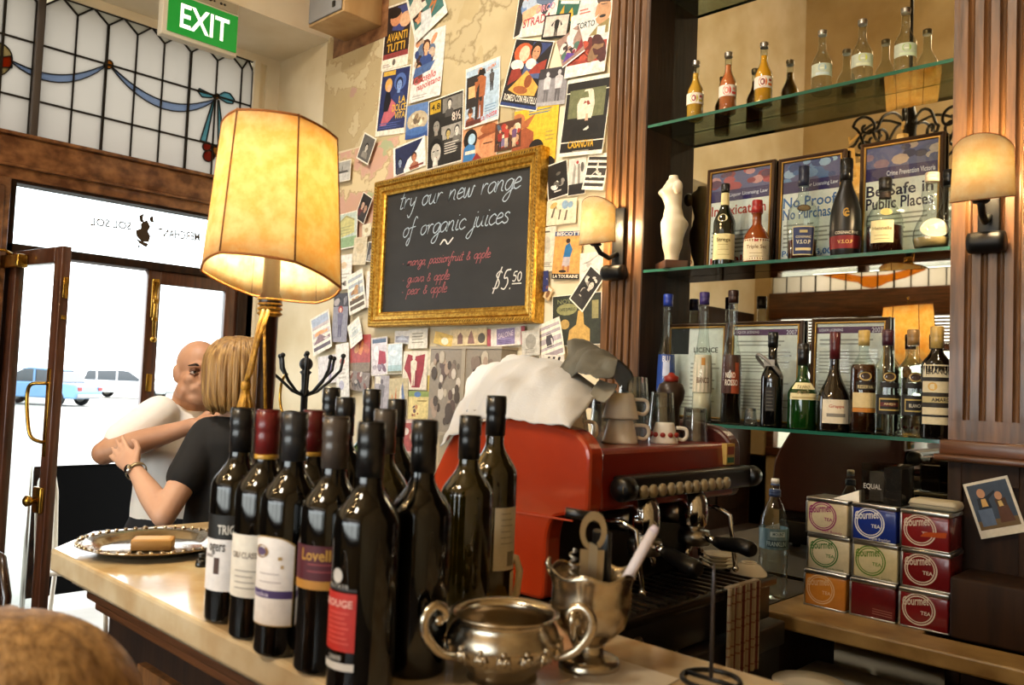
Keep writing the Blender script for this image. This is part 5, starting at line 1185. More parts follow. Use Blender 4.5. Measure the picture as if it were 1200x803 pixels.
# ------------------------------------------------------------------ exit sign, loudspeaker, coat stand
green = mat('exit_green', '0f7a2a', .35); green.node_tree.nodes['Principled BSDF'].inputs['Emission Color'].default_value = lin('1a9a35'); green.node_tree.nodes['Principled BSDF'].inputs['Emission Strength'].default_value = .45
exw = emat('exit_white', 'f4f8ee', .95)
a, b, c, d = [on(*q, 'x', -4.16) for q in ((197, 35), (276, 60), (286, 22), (206, -2))]
t = thing('exit_sign', 'green illuminated exit sign in a pale box hung on the soffit edge', 'sign', (-4.18, (a.y+b.y)/2, a.z))
hw = (b.y-a.y)/2+.004; hh = .196
m = MB(); m.box((-.045, -hw-.025, -.022), (.012, hw+.008, hh+.075), .005); m.build('sign_box', mat('sign_housing', 'd9d3c2', .5), t)
m = MB(); m.box((.012, -hw, 0), (.019, hw, hh)); m.build('sign_face', green, t, label='lit green face with white letters EXIT')
m = MB(); put_text(m, 'EXIT', lambda u, v: (.0196, -.125+u*.265, .036+v*.125), True); m.build('lettering', exw, t)
m = MB(); m.box((.012, -hw+.06, hh+.012), (.014, hw, hh+.065)); m.build('cover_strip', mat('sign_cover', 'a8a08c', .5), t)
m = MB()
for y, r in ((.0, .006), (.03, .009), (.052, .005), (.09, .007), (.11, .006)): m.lathe([(0, 0), (r, 0), (r, .003), (0, .003)], 10, (.014, y, hh+.04), ax=(1, 0, 0))
m.build('indicator', BLACKP, t)
t = thing('loudspeaker', 'light wooden loudspeaker with grey front, high in the corner above the map', 'loudspeaker', (-3.86, 2.58, 3.43))
m = MB(); m.box((-.17, -.13, 0), (.17, .118, .5), .006); m.build('cabinet', mat('pale_birch', 'c9a878', .45, c2='b08a58', scale=7, stretch=(1, 1, .3)), t)
m = MB(); m.box((-.155, -.142, .012), (.155, -.13, .49), .005); m.build('front_grille', mat('speaker_grey', '8d8c8c', .7, bump=.3, bscale=300), t, label='grey front')
m = MB(); m.box((.08, -.147, .04), (.105, -.142, .07)); m.build('badge', BLACKP, t)

cs = thing('coat_stand', 'black iron coat stand with curled ball tipped hooks by the picture wall', 'coat stand', (-3.62, 2.29, 0))
m = MB(); m.lathe([(0, 0), (.16, 0), (.165, .012), (.05, .03), (.022, .06), (.017, .10), (.017, 1.40), (.028, 1.41), (.017, 1.43), (.02, 1.50), (.03, 1.515), (.012, 1.53)], 18); m.build('post', IRON, cs)
m = MB(); m.ball((0, 0, 1.555), .034); m.build('knob', IRON, cs)
for k in range(8):
    a = 2*PI*(k+.3)/8; ca, sa = math.cos(a), math.sin(a); rr = .16+.02*(k % 3); hh = 1.585+.012*(k % 2)
    m = MB(); m.tube([(.012*ca, .012*sa, 1.40), (.06*ca, .06*sa, 1.42), (.115*ca, .115*sa, 1.47), ((rr-.01)*ca, (rr-.01)*sa, 1.53), (rr*ca, rr*sa, hh)], .0075, 8); m.ball((rr*ca, rr*sa, hh+.006), .013, seg=10, rings=6)
    m.build('hook', IRON, cs)
m = MB()
m.tube([(-.09+.055*math.cos(q), -.05, 1.40+.10*math.sin(q)) for q in [PI*.5+PI*k/12 for k in range(13)]], .008, 8)
m.build('brass_hook', BRASS, cs, label='brass curved hook')

# ------------------------------------------------------------------ on the bar counter
SILVER = mat('tarnished_silver', 'c4b8a4', .24, 1, c2='7c6e5a', scale=14, bump=.12, bscale=40, lo=.45, hi=.8)
SILV2 = mat('bright_silver', 'd6cdbf', .12, 1, c2='a89880', scale=10, bump=.08, bscale=50)
c = Vector((-1.605, .70, ZB))
t = thing('serving_tray', 'round silver tray with beaded scalloped rim on the counter end', 'tray', c)
m = MB(); m.lathe([(0, .004), (.088, .004), (.094, .006), (.104, .014), (.128, .018), (.134, .019), (.134, .016), (.104, .010), (.09, .0), (0, 0)], 56, closed=True); m.build('plate', SILV2, t)
m = MB()
for k in range(44):
    a = 2*PI*k/44; m.ball((.131*math.cos(a), .131*math.sin(a), .019), .0045 if k % 4 else .0062, (1, 1, .7), 8, 6)
m.build('rim_beads', SILV2, t, kind='stuff')
t = thing('wooden_block', 'small tan wooden block lying on the silver tray', 'block', c+Vector((.012, -.005, .0042)), R(58))
m = MB(); m.box((-.036, -.024, 0), (.036, .024, .020), .002); m.build('body', mat('tan_box', 'b88a4c', .5, c2='a0743a', scale=12, stretch=(.3, 3, 3)), t)
m = MB(); m.box((-.03, -.019, .02), (.03, .019, .0208)); m.build('top_panel', mat('tan_box_top', 'c09858', .45), t)

def lathe_at(name, prof_, mt, parent, **k): m = MB(); m.lathe(prof_, 40, **k); return m.build(name, mt, parent)
P = cnt(588, 792)
t = thing('silver_bowl', 'low silver sugar bowl with scrolled side handles at the counter front', 'bowl', P)
lathe_at('bowl', [(0, .004), (.034, .004), (.036, .0), (.042, .0), (.040, .008), (.052, .018), (.066, .034), (.068, .046), (.062, .060), (.058, .066), (.061, .072), (.066, .075), (.065, .0765), (.058, .073), (.055, .066), (.059, .056), (.064, .044), (.058, .026), (.03, .010), (0, .009)], SILVER, t, closed=True)
m = MB()
for k in range(16):
    a = 2*PI*k/16
    for s in (-1, 1):
        pts = [(.0685*math.cos(a+s*q*.12), .0685*math.sin(a+s*q*.12), .032+.012*math.sin(q*PI)-.003*q) for q in (0, .3, .6, 1)]
        m.tube(pts, [.0035, .003, .0025, .001], 6)
    m.ball((.068*math.cos(a), .068*math.sin(a), .045), .0035, (1, 1, 1), 8, 6)
m.build('chased_band', SILVER, t, kind='stuff')
def scroll_handle(mb, dirv, r0, z0, sc):
    d = Vector(dirv).normalized()
    pts = [(r0, z0-.012*sc), (r0+.012*sc, z0-.012*sc), (r0+.03*sc, z0-.002*sc), (r0+.045*sc, z0+.018*sc), (r0+.046*sc, z0+.036*sc), (r0+.034*sc, z0+.047*sc), (r0+.022*sc, z0+.042*sc), (r0+.020*sc, z0+.033*sc), (r0+.028*sc, z0+.030*sc)]
    q = smooth_pts([(a, b) for a, b in pts], 5); n = len(q)
    mb.tube([(d.x*v.x, d.y*v.x, v.y) for v in q], [(.0042+.0018*math.sin(PI*i/n))*sc for i in range(n)], 10)
    e = q[-1]; mb.ball((d.x*e.x, d.y*e.x, e.y), .0065*sc, seg=10, rings=8)
for s in (-1, 1):
    m = MB(); scroll_handle(m, (RT.x*s*.95-FW.x*(.62 if s < 0 else .35), RT.y*s*.95-FW.y*(.62 if s < 0 else .35), 0), .060, .045, 1.0); m.build('handle', SILVER, t)
P = cnt(690, 781)
t = thing('silver_goblet', 'tarnished silver goblet with scalloped lip holding bar tools', 'goblet', P)
def gob(u, v):
    a = 2*PI*u
    pr = [(.0, .006), (.036, .004), (.038, .0), (.036, .010), (.018, .018), (.015, .028), (.026, .036), (.042, .052), (.049, .075), (.048, .10), (.0505, .118)]
    i = v*(len(pr)-1); k = min(int(i), len(pr)-2); f = i-k
    r = lerp(pr[k][0], pr[k+1][0], f); z = lerp(pr[k][1], pr[k+1][1], f)
    z += .0035*math.cos(6*a)*max(0, (v-.85)/.15)**2; r += .003*max(0, (v-.88)/.12)
    return (r*math.cos(a), r*math.sin(a), z)
m = MB(); m.grid(gob, 48, 30, closeu=True); gb = m.build('cup', SILVER, t, solid=.002)
m = MB(); scroll_handle(m, (FW.x*-.95-RT.x*.35, FW.y*-.95-RT.y*.35, 0), .044, .050, .85); m.build('handle', SILVER, t)
m = MB()
for s in (-1, 1): m.tube([(RT.x*s*.05+FW.x*.0, RT.y*s*.05, .112), (RT.x*s*.056, RT.y*s*.056, .125), (RT.x*s*.053, RT.y*s*.053, .132)], [.005, .004, .002], 8)
m.build('lip_ornament', SILVER, t)
G = P
def gl3(r, f, z): return G+Vector((RT.x*r+fx*f, RT.y*r+fy*f, z))
# bar tools in the goblet
t = thing('bottle_opener', 'flat steel bottle opener standing in the goblet', 'opener', gl3(-.004, .012, .05))
m = MB()
out = [(-.013, 0), (-.015, .09), (-.017, .115), (-.014, .134), (0, .142), (.014, .134), (.017, .115), (.015, .09), (.013, 0)]
inn = [(-.010, .102), (-.009, .122), (0, .130), (.009, .122), (.010, .102)]
def opx(p, d): return (RT.x*p[0]+fx*d+RT.x*p[1]*.02, RT.y*p[0]+fy*d+RT.y*p[1]*.02, p[1])
steelw = mat('worn_steel', 'b5a68c', .32, 1)
m.prism([opx(p, 0) for p in [(-.013, 0), (-.015, .095), (.015, .095), (.013, 0)]], (fx*.002, fy*.002, 0))
oa = [(.0165*math.cos(q), .118+.024*math.sin(q)) for q in [R(-75+k*330/24-90+105) for k in range(25)]]
ia = [(.0100*math.cos(q), .116+.0150*math.sin(q)) for q in [R(-75+k*330/24-90+105) for k in range(25)]]
for i in range(24): m.prism([opx(q, 0) for q in (oa[i], oa[i+1], ia[i+1], ia[i])], (fx*.002, fy*.002, 0))
m.build('plate', steelw, t)
m = MB(); m.prism([opx(p, .003) for p in [(-.004, .0), (-.004, .105), (.006, .10), (.006, 0)]], (fx*.002, fy*.002, 0)); m.build('folded_blade', STEEL, t)
t = thing('corkscrew', 'dark handled corkscrew with spiral standing at the left of the goblet', 'corkscrew', gl3(-.024, .0, .06))
m = MB(); m.tube([(RT.x*(.004*math.cos(q))+fx*.004*math.sin(q), RT.y*(.004*math.cos(q))+fy*.004*math.sin(q), .02+q*.0016) for q in [k*.5 for k in range(80)]], .0018, 6); m.build('spiral', STEEL, t)
m = MB(); m.tube([(RT.x*-.012, RT.y*-.012, .128), (RT.x*.03, RT.y*.03, .122)], .006, 10); m.build('handle', BLACKP, t)
t = thing('marker_pen', 'pale lilac white pen leaning out of the goblet to the right', 'pen', gl3(.028, .0, .07))
m = MB(); m.tube([(RT.x*-.02, RT.y*-.02, -.03), (RT.x*.046, RT.y*.046, .098)], .0068, 14); m.build('barrel', mat('pen_white', 'd6cfd6', .35), t)
m = MB(); m.tube([(RT.x*.046, RT.y*.046, .098), (RT.x*.050, RT.y*.050, .105)], [.0066, .0045], 14); m.build('end_cap', mat('pen_cap', 'c8bcc8', .35), t)
t = thing('black_tongs', 'black handled bar tool behind the opener in the goblet', 'bar tool', gl3(.012, -.018, .05))
m = MB(); m.box((-.012, -.006, 0), (.016, .004, .115), .004); m.build('handle', BLACKP, t)
m = MB(); m.box((-.008, -.004, -.03), (.010, .002, .0)); m.build('shank', STEEL, t)

P = cnt(833, 799)
t = thing('bill_spike', 'thin upright bill spike on a round wire base, front right of the counter', 'bill spike', P)
m = MB(); m.tube([(.034*math.cos(a), .034*math.sin(a), .003) for a in [2*PI*k/28 for k in range(29)]], .003, 8); m.tube([(-.034, 0, .003), (.034, 0, .003)], .0028, 8); m.build('wire_base', IRON, t)
m = MB(); m.tube([(0, 0, .003), (0, 0, .125), (0, 0, .14)], [.0026, .0026, .0008], 8); m.build('rod', mat('dull_spike', '4a4648', .35, .8), t)
q = [cnt(*p_) for p_ in ((724, 774), (796, 797), (700, 850), (640, 812))]
ctr = sum(q, Vector())/4
m = MB(); m.prism([(v.x-ctr.x, v.y-ctr.y, .0003) for v in q], (0, 0, .0012))
o = m.build('paper_sheet', mat('warm_paper', 'c9bba4', .7)); o.location = ctr; tag(o, 'blank sheet of paper lying in front of the goblet', 'paper')
P = cnt(604, 713)+Vector((-.03, .03, 0)); P.y = min(P.y, .94)
t = thing('milk_jug', 'small white translucent plastic jug with loop handle behind the olive bottle', 'jug', P)
pl = mat('milky_plastic', 'ddd2c0', .4, sub=.1)
m = MB(); m.lathe([(0, 0), (.024, 0), (.027, .006), (.027, .055), (.016, .078), (.0095, .085), (.0095, .094), (0, .095)], 24); m.build('body', pl, t)
m = MB(); m.tube([(RT.x*.012, RT.y*.012, .080), (RT.x*.03, RT.y*.03, .074), (RT.x*.036, RT.y*.036, .055), (RT.x*.033, RT.y*.033, .02), (RT.x*.025, RT.y*.025, .01)], .0058, 8); m.build('handle', pl, t)
P = cnt(632, 708); P.y = min(P.y, .93)
t = thing('yellow_note_pad', 'yellow note pad on the counter between jug and goblet', 'note pad', P, R(20))
m = MB(); m.box((-.05, -.03, 0), (.05, .03, .012), .001); m.build('pages', mat('yellow_pad', 'd0a020', .6), t)
m = MB(); m.box((-.05, -.03, .012), (-.038, .03, .0135)); m.build('binding', mat('pad_binding', '9a7a1c', .6), t)
P = cnt(236, 664)
t = thing('stopper', 'small black bottle stopper lying by the first wine bottle', 'stopper', P)
m = MB(); m.lathe([(0, 0), (.010, 0), (.011, .003), (.009, .012), (0, .013)], 16); m.build('knob', BLACKP, t)
m = MB(); m.lathe([(0, .013), (.006, .013), (.006, .022), (0, .023)], 12); m.build('stem', BLACKP, t)
# ------------------------------------------------------------------ espresso machine
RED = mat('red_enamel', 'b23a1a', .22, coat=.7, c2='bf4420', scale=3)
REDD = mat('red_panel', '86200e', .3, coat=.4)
em = thing('coffee_machine', 'red enamel two group coffee machine with black button strip on the side bench', 'coffee machine', (-1.25, 1.65, .92))
def mp(name, mb, m, **k):
    o = mb.build(name, m, em, **k); o.location = (1.25, -1.65, -.92); return o
YA, YE = 1.344, 1.965
def rounded(pts, r, n=4):
    o = []; N = len(pts)
    for i, p in enumerate(pts):
        p = Vector(p); a = (Vector(pts[i-1])-p); b = (Vector(pts[(i+1) % N])-p); rr = min(r if not isinstance(r, list) else r[i], a.length*.45, b.length*.45)
        if rr < 1e-4: o.append(p); continue
        A = p+a.normalized()*rr; B = p+b.normalized()*rr
        for k in range(n+1):
            t = k/n; o.append(A*(1-t)**2+p*2*t*(1-t)+B*t*t)
    return o
def side(y, t, name, lab=None):
    pts = rounded([(-1.56, 1.045), (-1.17, 1.045), (-1.17, 1.185), (-1.155, 1.225), (-1.062, 1.24), (-1.062, 1.375), (-1.10, 1.408), (-1.20, 1.424), (-1.33, 1.42), (-1.47, 1.395), (-1.56, 1.24)], [.01, .02, .03, .02, .02, .03, .03, .05, .05, .06, .05])
    m = MB(); m.prism([(a.x, y, a.y) for a in pts], (0, t, 0))
    return mp(name, m, RED if lab else mat('shaded_red_end', '4a140a', .35, coat=.3), bevel=.012, label=lab)  # far end: shade of its mirror image put into a darker red
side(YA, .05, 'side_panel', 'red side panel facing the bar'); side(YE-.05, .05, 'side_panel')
m = MB(); m.prism([(-1.54, YA-.002, 1.212), (-1.10, YA-.002, 1.222), (-1.10, YA-.002, 1.2255), (-1.54, YA-.002, 1.2155)], (0, .004, 0)); mp('seam', m, mat('seam_highlight', 'c8563a', .3))
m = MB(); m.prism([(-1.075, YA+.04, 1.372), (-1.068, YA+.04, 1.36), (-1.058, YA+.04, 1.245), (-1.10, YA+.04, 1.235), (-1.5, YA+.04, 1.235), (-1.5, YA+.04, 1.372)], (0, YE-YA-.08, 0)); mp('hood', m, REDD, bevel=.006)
m = MB(); m.box((-1.55, YA+.045, .985), (-1.19, YE-.045, 1.26)); mp('inner_body', m, mat('dark_steel', '2a2623', .35, .8))
m = MB(); m.tube([(-1.45, YA+.02, 1.395), (-1.45, YA+.02, 1.43), (-1.31, YA+.02, 1.438), (-1.31, YA+.02, 1.41)], .004, 8); mp('cup_rail', m, CHROME)
# button strip
m = MB()
m.prism([(q.x-1.03-.0, YA+.075, q.y+1.292) for q in rounded([(-.03, -.026), (.012, -.026), (.012, .026), (-.03, .026)], .012)], (0, .535, 0)); mp('button_strip', m, BLACKP, bevel=.004)
m = MB()
for y in (YA+.075, YA+.61): m = MB(); m.lathe([(0, -.02), (.020, -.02), (.026, -.014), (.026, .014), (.020, .02), (0, .02)], 20, (-1.028, y, 1.292), ax=(0, 1, 0)); mp('strip_end', m, BLACKP)
m = MB(); m.lathe([(0, 0), (.020, 0), (.022, .003), (.016, .006), (0, .006)], 20, (-1.019, YA+.075, 1.292), ax=(1, 0, 0)); mp('dial', m, mat('bronze_dial', '6a5a3c', .35, .7))
btn = mat('ivory_button', 'a89878', .35)
m = MB(); m.lathe([(0, 0), (.0145, 0), (.0145, .005), (.012, .008), (0, .009)], 14, ax=(1, 0, 0)); b0 = m.build('button', btn, em)
for k in range(11):
    y = YA+.128+k*.034
    P_ = Vector((-1.018+1.25, y-1.65, 1.284-.92))
    if k == 0: b0.location = P_
    else: copy_piece(b0, P_, em)
m = MB().col('c9a85c'); m.box((-1.069, YE-.085, 1.32), (-1.055, YE-.045, 1.372)); m.col('8a3a24').box((-1.056, YE-.08, 1.345), (-1.0535, YE-.05, 1.365)); m.col('2a5a3a').box((-1.056, YE-.08, 1.325), (-1.0535, YE-.05, 1.338)); mp('sticker', m, PRINT)
for y, y2, zh in ((1.525, 1.465, 1.15), (1.723, 1.685, 1.163)):
    m = MB(); m.lathe([(0, -.05), (.02, -.048), (.033, -.03), (.036, -.005), (.033, .02), (.026, .04), (.012, .052), (.010, .07), (0, .07)], 24, (-1.05, y, 1.222)); mp('group_head', m, CHROME)
    m = MB(); m.tube([(-1.14, y, 1.21), (-1.07, y, 1.215)], .028, 16); m.lathe([(0, -.02), (.036, -.02), (.038, 0), (.034, .012), (0, .012)], 24, (-1.045, y, 1.165)); mp('group_flange', m, STEEL)
    m = MB(); m.tube([(-1.02, y-.01, 1.168), (-.975, lerp(y, y2, .4), 1.162)], .009, 10); pf = mp('portafilter', m, CHROME)
    m = MB(); m.tube([(-.98, lerp(y, y2, .38), 1.163), (-.96, lerp(y, y2, .5), 1.16), (-.91, lerp(y, y2, .85), zh+.003), (-.882, y2, zh), (-.874, y2-.002, zh)], [.012, .015, .017, .018, .013], 14)
    mp('portafilter_handle', m, BLACKP)
    m = MB(); m.tube([(-1.045, y+.012, 1.15), (-1.045, y+.03, 1.13), (-1.045, y+.032, 1.115)], .007, 8); m.tube([(-1.045, y-.012, 1.15), (-1.045, y-.03, 1.13), (-1.045, y-.032, 1.115)], .007, 8); mp('spout', m, CHROME)
for y in (1.42, 1.80):
    m = MB(); m.tube([(-1.12, y, 1.22), (-1.03, y, 1.225), (-1.0, y+.005, 1.21), (-.995, y+.012, 1.15), (-.99, y+.02, 1.09)], .0055, 10); m.ball((-.99, y+.02, 1.085), .008); mp('steam_wand', m, CHROME)
m = MB(); m.box((-1.2, 1.32, 1.018), (-.985, 2.03, 1.042), .006); mp('drip_tray', m, mat('dark_tray', '2b2521', .25, .6, c2='3a332c', scale=20))
m = MB()
for k in range(17): m.box((-1.17, 1.36+k*.038, 1.042), (-1.0, 1.372+k*.038, 1.0455))
mp('tray_grille', m, mat('grille_steel', '4a433c', .3, .8), kind='stuff')
m = MB(); m.box((-1.5, 1.335, .935), (-1.0, 2.02, 1.018), .004); mp('base', m, mat('black_base', '100e0d', .35))
m = MB(); m.lathe([(0, 0), (.017, 0), (.019, .004), (.014, .010), (0, .012)], 20, (-1.0, 1.44, .978), ax=(1, 0, 0)); mp('base_knob', m, mat('base_knob_grey', '6a6258', .4, .5))
m = MB()
for x in (-1.45, -1.05):
    for y in (1.38, 1.98): m.lathe([(0, .92), (.02, .92), (.016, .935), (0, .935)], 12, (x, y, 0))
mp('foot', m, BLACKP)

# ------------------------------------------------------------------ crockery and things on the machine
ZM = 1.3725
def cup(label, x, y, z, r, h, rz, inv=True, m_=WHITEC, name='coffee_cup', band=None):
    t = thing(name, label, 'cup', (x, y, z), rz, group='white cups on the coffee machine')
    p = [(0, h), (r*.62, h), (r*.68, h-.004), (r*.8, h*.6), (r*.96, h*.1), (r, 0), (r-.003, 0), (r*.76, h*.6), (r*.6, h-.008), (0, h-.008)]
    m = MB(); m.lathe(p, 32, closed=True); m.build('cup_body', m_, t)
    m = MB(); m.tube(spl([(r*.95, 0, h*.24), (r*1.35, 0, h*.2), (r*1.58, 0, h*.42), (r*1.45, 0, h*.72), (r*.8, 0, h*.76)]), .0045, 10); m.build('handle', m_, t)
    if band:
        m = MB()
        for k in range(10):
            a = 2*PI*k/10; m.ball((r*.86*math.cos(a), r*.86*math.sin(a), h*.42), .007, (1, 1, .9), 8, 5)
        m.build('red_pattern', mat('red_pattern', '9c2a1c', .3), t, label='red painted dots')
    return t
a = math.atan2(RT.y, RT.x)
cup('upturned white cup next to the white cloth', -1.185, 1.425, ZM, .040, .068, a-.5)
cup('upturned white cup under another one', -1.165, 1.585, ZM, .043, .056, a+.15)
cup('upturned white cup resting on another cup', -1.165, 1.583, ZM+.0565, .043, .060, a+.25)
cup('upturned white cup with red pattern beside the glass stack', -1.12, 1.70, ZM, .034, .05, a, band=1)
cup('upturned white cup half under the grey cloth behind the front cups', -1.26, 1.53, ZM, .040, .075, a+2)
ORD = ('lowest', 'second', 'third')
def tumbler(label, x, y, z, r, h, n=10, group='stacked tumblers on the coffee machine'):
    t = thing('tumbler', label, 'glass', (x, y, z), 0, group)
    def fn(u, v):
        a_ = 2*PI*u; rr = lerp(r, r*.78, v)*(1+.03*math.cos(n*a_)*min(1, 3*v)); return (rr*math.cos(a_), rr*math.sin(a_), h*v)
    m = MB(); m.grid(fn, n*6, 4, closeu=True); m.lathe([(r*.76, h*.999), (0, h*.999)], 20, closed=True); m.build('glass_wall', TUMB, t)
    m = MB(); m.lathe([(r*.70, h-.012), (r*.74, h-.004), (0, h-.003), (0, h-.012)], 20, closed=True); m.build('glass_foot', TUMB, t)
    return t
rk = 'upturned clear tumbler in the stacks behind the cups'
for i, (x, y, n) in enumerate(((-1.22, 1.70, 3), (-1.18, 1.775, 2), (-1.27, 1.79, 3), (-1.24, 1.62, 2))):
    for k in range(n): tumbler('upturned clear tumbler, %s of the %s stack behind the cups' % (ORD[k], ('front', 'right front', 'right rear', 'left')[i]), x, y, ZM+k*.036, .034, .085)
tumbler('upturned fluted tumbler in front, beside the dark sauce bottle', -1.145, 1.875, ZM, .034, .085, 10, None)
t = thing('sauce_bottle', 'dark brown squeeze bottle with bulging shoulder and red cap', 'sauce bottle', (-1.20, 1.845, ZM))
m = MB(); m.lathe([(0, 0), (.026, 0), (.029, .006), (.027, .03), (.023, .06), (.024, .085), (.033, .105), (.036, .125), (.030, .142), (.016, .150), (0, .151)], 28); m.build('body', mat('brown_plastic', '33251f', .3), t)
m = MB(); m.lathe([(.018, .149), (.019, .152), (.019, .162), (.010, .166), (.006, .172), (0, .173)], 20); m.build('cap', mat('red_cap', '8f2418', .35), t)
def cloth(name, label, rows, m_, amp=.006, seed=0, sub=5):
    G = [[Vector(on(px, py, 'y', y)) for px, py in r] for y, r in rows]
    def cr(P, t):
        n = len(P)-1; i = min(int(t*n), n-1); f = t*n-i
        a_, b_, c_, d_ = P[max(i-1, 0)], P[i], P[i+1], P[min(i+2, n)]
        return .5*((2*b_)+(c_-a_)*f+(2*a_-5*b_+4*c_-d_)*f*f+(3*b_-a_-3*c_+d_)*f**3)
    def fn(u, v):
        p = cr([cr(r, u) for r in G], v)
        w_ = amp*(noise.noise(Vector((p.x*14+seed, p.y*9, p.z*5)))+.9*abs(noise.noise(Vector((p.x*22+p.z*14, p.y*8+seed, p.z*5-p.x*9))))+.25*abs(noise.noise(Vector((p.x*60, p.y*30+seed, p.z*40)))))
        return (p.x, p.y-w_, p.z+w_)
    mb = MB(); mb.grid(fn, 40, 26)
    o = mb.build(name, m_, solid=.003)
    return tag(o, label, 'cloth')
cloth('tea_towel', 'white tea towel draped over the left end of the coffee machine', [
    (1.325, [(519, 528), (548, 505), (573, 493), (620, 495), (671, 507)]), (1.38, [(529, 497), (556, 471), (585, 456), (632, 457), (684, 484)]),
    (1.47, [(543, 464), (563, 441), (600, 428), (648, 436), (697, 466)]), (1.57, [(556, 446), (572, 433), (610, 420), (656, 427), (703, 460)]), (1.66, [(562, 470), (578, 460), (614, 450), (655, 460), (700, 480)])],
    mat('white_linen', 'e4e6e8', .85, bump=.2, bscale=220), .017, 1)
cloth('bar_cloth', 'grey green bar cloth heaped on top of the cups', [
    (1.46, [(652, 435), (668, 439), (688, 439), (700, 446)]), (1.50, [(660, 419), (678, 424), (702, 432), (722, 446)]), (1.56, [(668, 405), (684, 407), (708, 416), (733, 434)]),
    (1.64, [(672, 407), (692, 406), (717, 420), (743, 444)]), (1.70, [(680, 436), (702, 440), (724, 452), (738, 472)])],
    mat('grey_green_cloth', '77756a', .9, c2='66645a', scale=5, bump=.2, bscale=220), .022, 5)
cloth('folded_cloth', 'small folded beige cloth corner hanging beneath the grey green one', [
    (1.47, [(692, 462), (700, 470), (709, 472)]), (1.50, [(697, 452), (708, 458), (720, 460)]), (1.54, [(703, 446), (714, 450), (724, 452)])],
    mat('beige_cloth', '9a9484', .9), .004, 9)
# saucers and small plates behind the tray, checked towel
t = thing('saucer_stack', 'short stack of white saucers standing on the drip tray', 'saucers', (-1.12, 1.965, 1.0425))
for k in range(4):
    m = MB(); m.lathe([(0, 0), (.022, 0), (.026, .004), (.042, .011), (.042, .013), (.026, .007), (0, .004)], 28, (.002*(k % 2), 0, k*.009), closed=True); m.build('saucer', WHITEC, t)
t = thing('white_dish', 'upturned white dish at the right end of the drip tray', 'dish', (-1.04, 1.98, 1.0425))
m = MB(); m.lathe([(.046, 0), (.045, .006), (.030, .022), (.022, .026), (0, .026)], 28, closed=True); m.build('dish_body', WHITEC, t)
m = MB(); m.lathe([(.020, .025), (.020, .030), (.017, .030), (.017, .025)], 24, closed=True); m.build('foot_ring', WHITEC, t)
def check_mat():
    m, n, l, b = newmat('checked_linen'); tc = n.new('ShaderNodeTexCoord'); sp = n.new('ShaderNodeSeparateXYZ'); l.new(tc.outputs['UV'], sp.inputs[0])
    return m
tm = colmat('woven_check', .9)
t = thing('checked_towel', 'cream tea towel with dark red check hanging off the drip tray', 'towel', (-.98, 1.83, 1.05))
m = MB()
bw, bh = .145, .21
NU, NV = 44, 54
V = [[m.v((.006+.006*math.sin(i*.9)+.0*j, -bw/2+bw*i/NU, -bh*j/NV)) for j in range(NV+1)] for i in range(NU+1)]
for i in range(NU):
    for j in range(NV):
        c1 = i % 13 in (3, 8); c2 = j % 15 in (4, 9)
        m.c = lin('5c2c28' if c1 and c2 else ('6e3a34' if c1 else ('8c6a60' if c2 else 'aea08a')))
        m.f((V[i][j], V[i+1][j], V[i+1][j+1], V[i][j+1]), True)
m.build('hanging_fold', tm, t, solid=.003)
m = MB().col('b5a68e'); m.box((-.004, -bw/2, -.002), (.010, bw/2, .003), .001); m.build('top_fold', tm, t)

# ------------------------------------------------------------------ back bench: tins, water, boxes
def tin(x, z, y, w_, h, c, ring, tx, sub, label, subc='d8d0c0', txc=None, plain=False, swash=None):
    t = thing('tea_tin', label, 'tin', (x, y, z), R(rnd.uniform(-2, 2)), group='tea tins stacked three high')
    d = .105
    m = MB().col(c); m.box((-w_/2, -d/2, .002), (w_/2, d/2, h-.012), .004)
    f = -d/2-.0006
    if not plain:
        m.col(ring); cx, cz = -w_*.10, h*.50
        for r0, r1 in ((.036, .0395), (.031, .0335)):
            n = 40
            for k in range(n):
                a0, a1 = 2*PI*k/n, 2*PI*(k+1)/n
                m.f([m.v((cx+r*math.cos(q), f, cz+r*math.sin(q))) for r, q in ((r0, a0), (r1, a0), (r1, a1), (r0, a1))])
        m.col(txc or ring)
        put_text(m, 'Gourmet', lambda u, v: (-w_*.44+u*.062, f-.0002, h*.54+v*.022+u*.010), True)
        put_text(m, 'TEA', lambda u, v: (-w_*.06+u*.024, f-.0002, h*.38+v*.009), True)
        m.col(subc)
        if sub: put_text(m, sub, lambda u, v: (-w_*.1+u*.055, f-.0002, h*.05+v*.008), False)
        if swash: m.col(swash); m.f([m.v((a_, f-.0003, b_)) for a_, b_ in ((-.01, h*.34), (.05, h*.38), (.052, h*.52), (.0, h*.46))])
    else:
        m.col(subc)
        for k in range(3): m.f([m.v((a_, f, b_)) for a_, b_ in ((.0, .014+.006*k), (.05, .012+.006*k), (.05, .0145+.006*k), (.0, .0165+.006*k))])
    m.build('tin_body', GPRINT, t)
    m = MB(); m.box((-w_/2-.002, -d/2-.002, h-.012), (w_/2+.002, d/2+.002, h), .003); m.build('lid', STEEL, t)
    m = MB(); m.box((-w_/2-.0022, -d/2-.0018, 0), (-w_/2+.0025, -d/2+.02, h-.012), .001); m.box((-w_/2-.002, -d/2-.0018, 0), (w_/2+.002, d/2+.0018, .004), .001); m.build('metal_edge', STEEL, t)
TY = 2.315
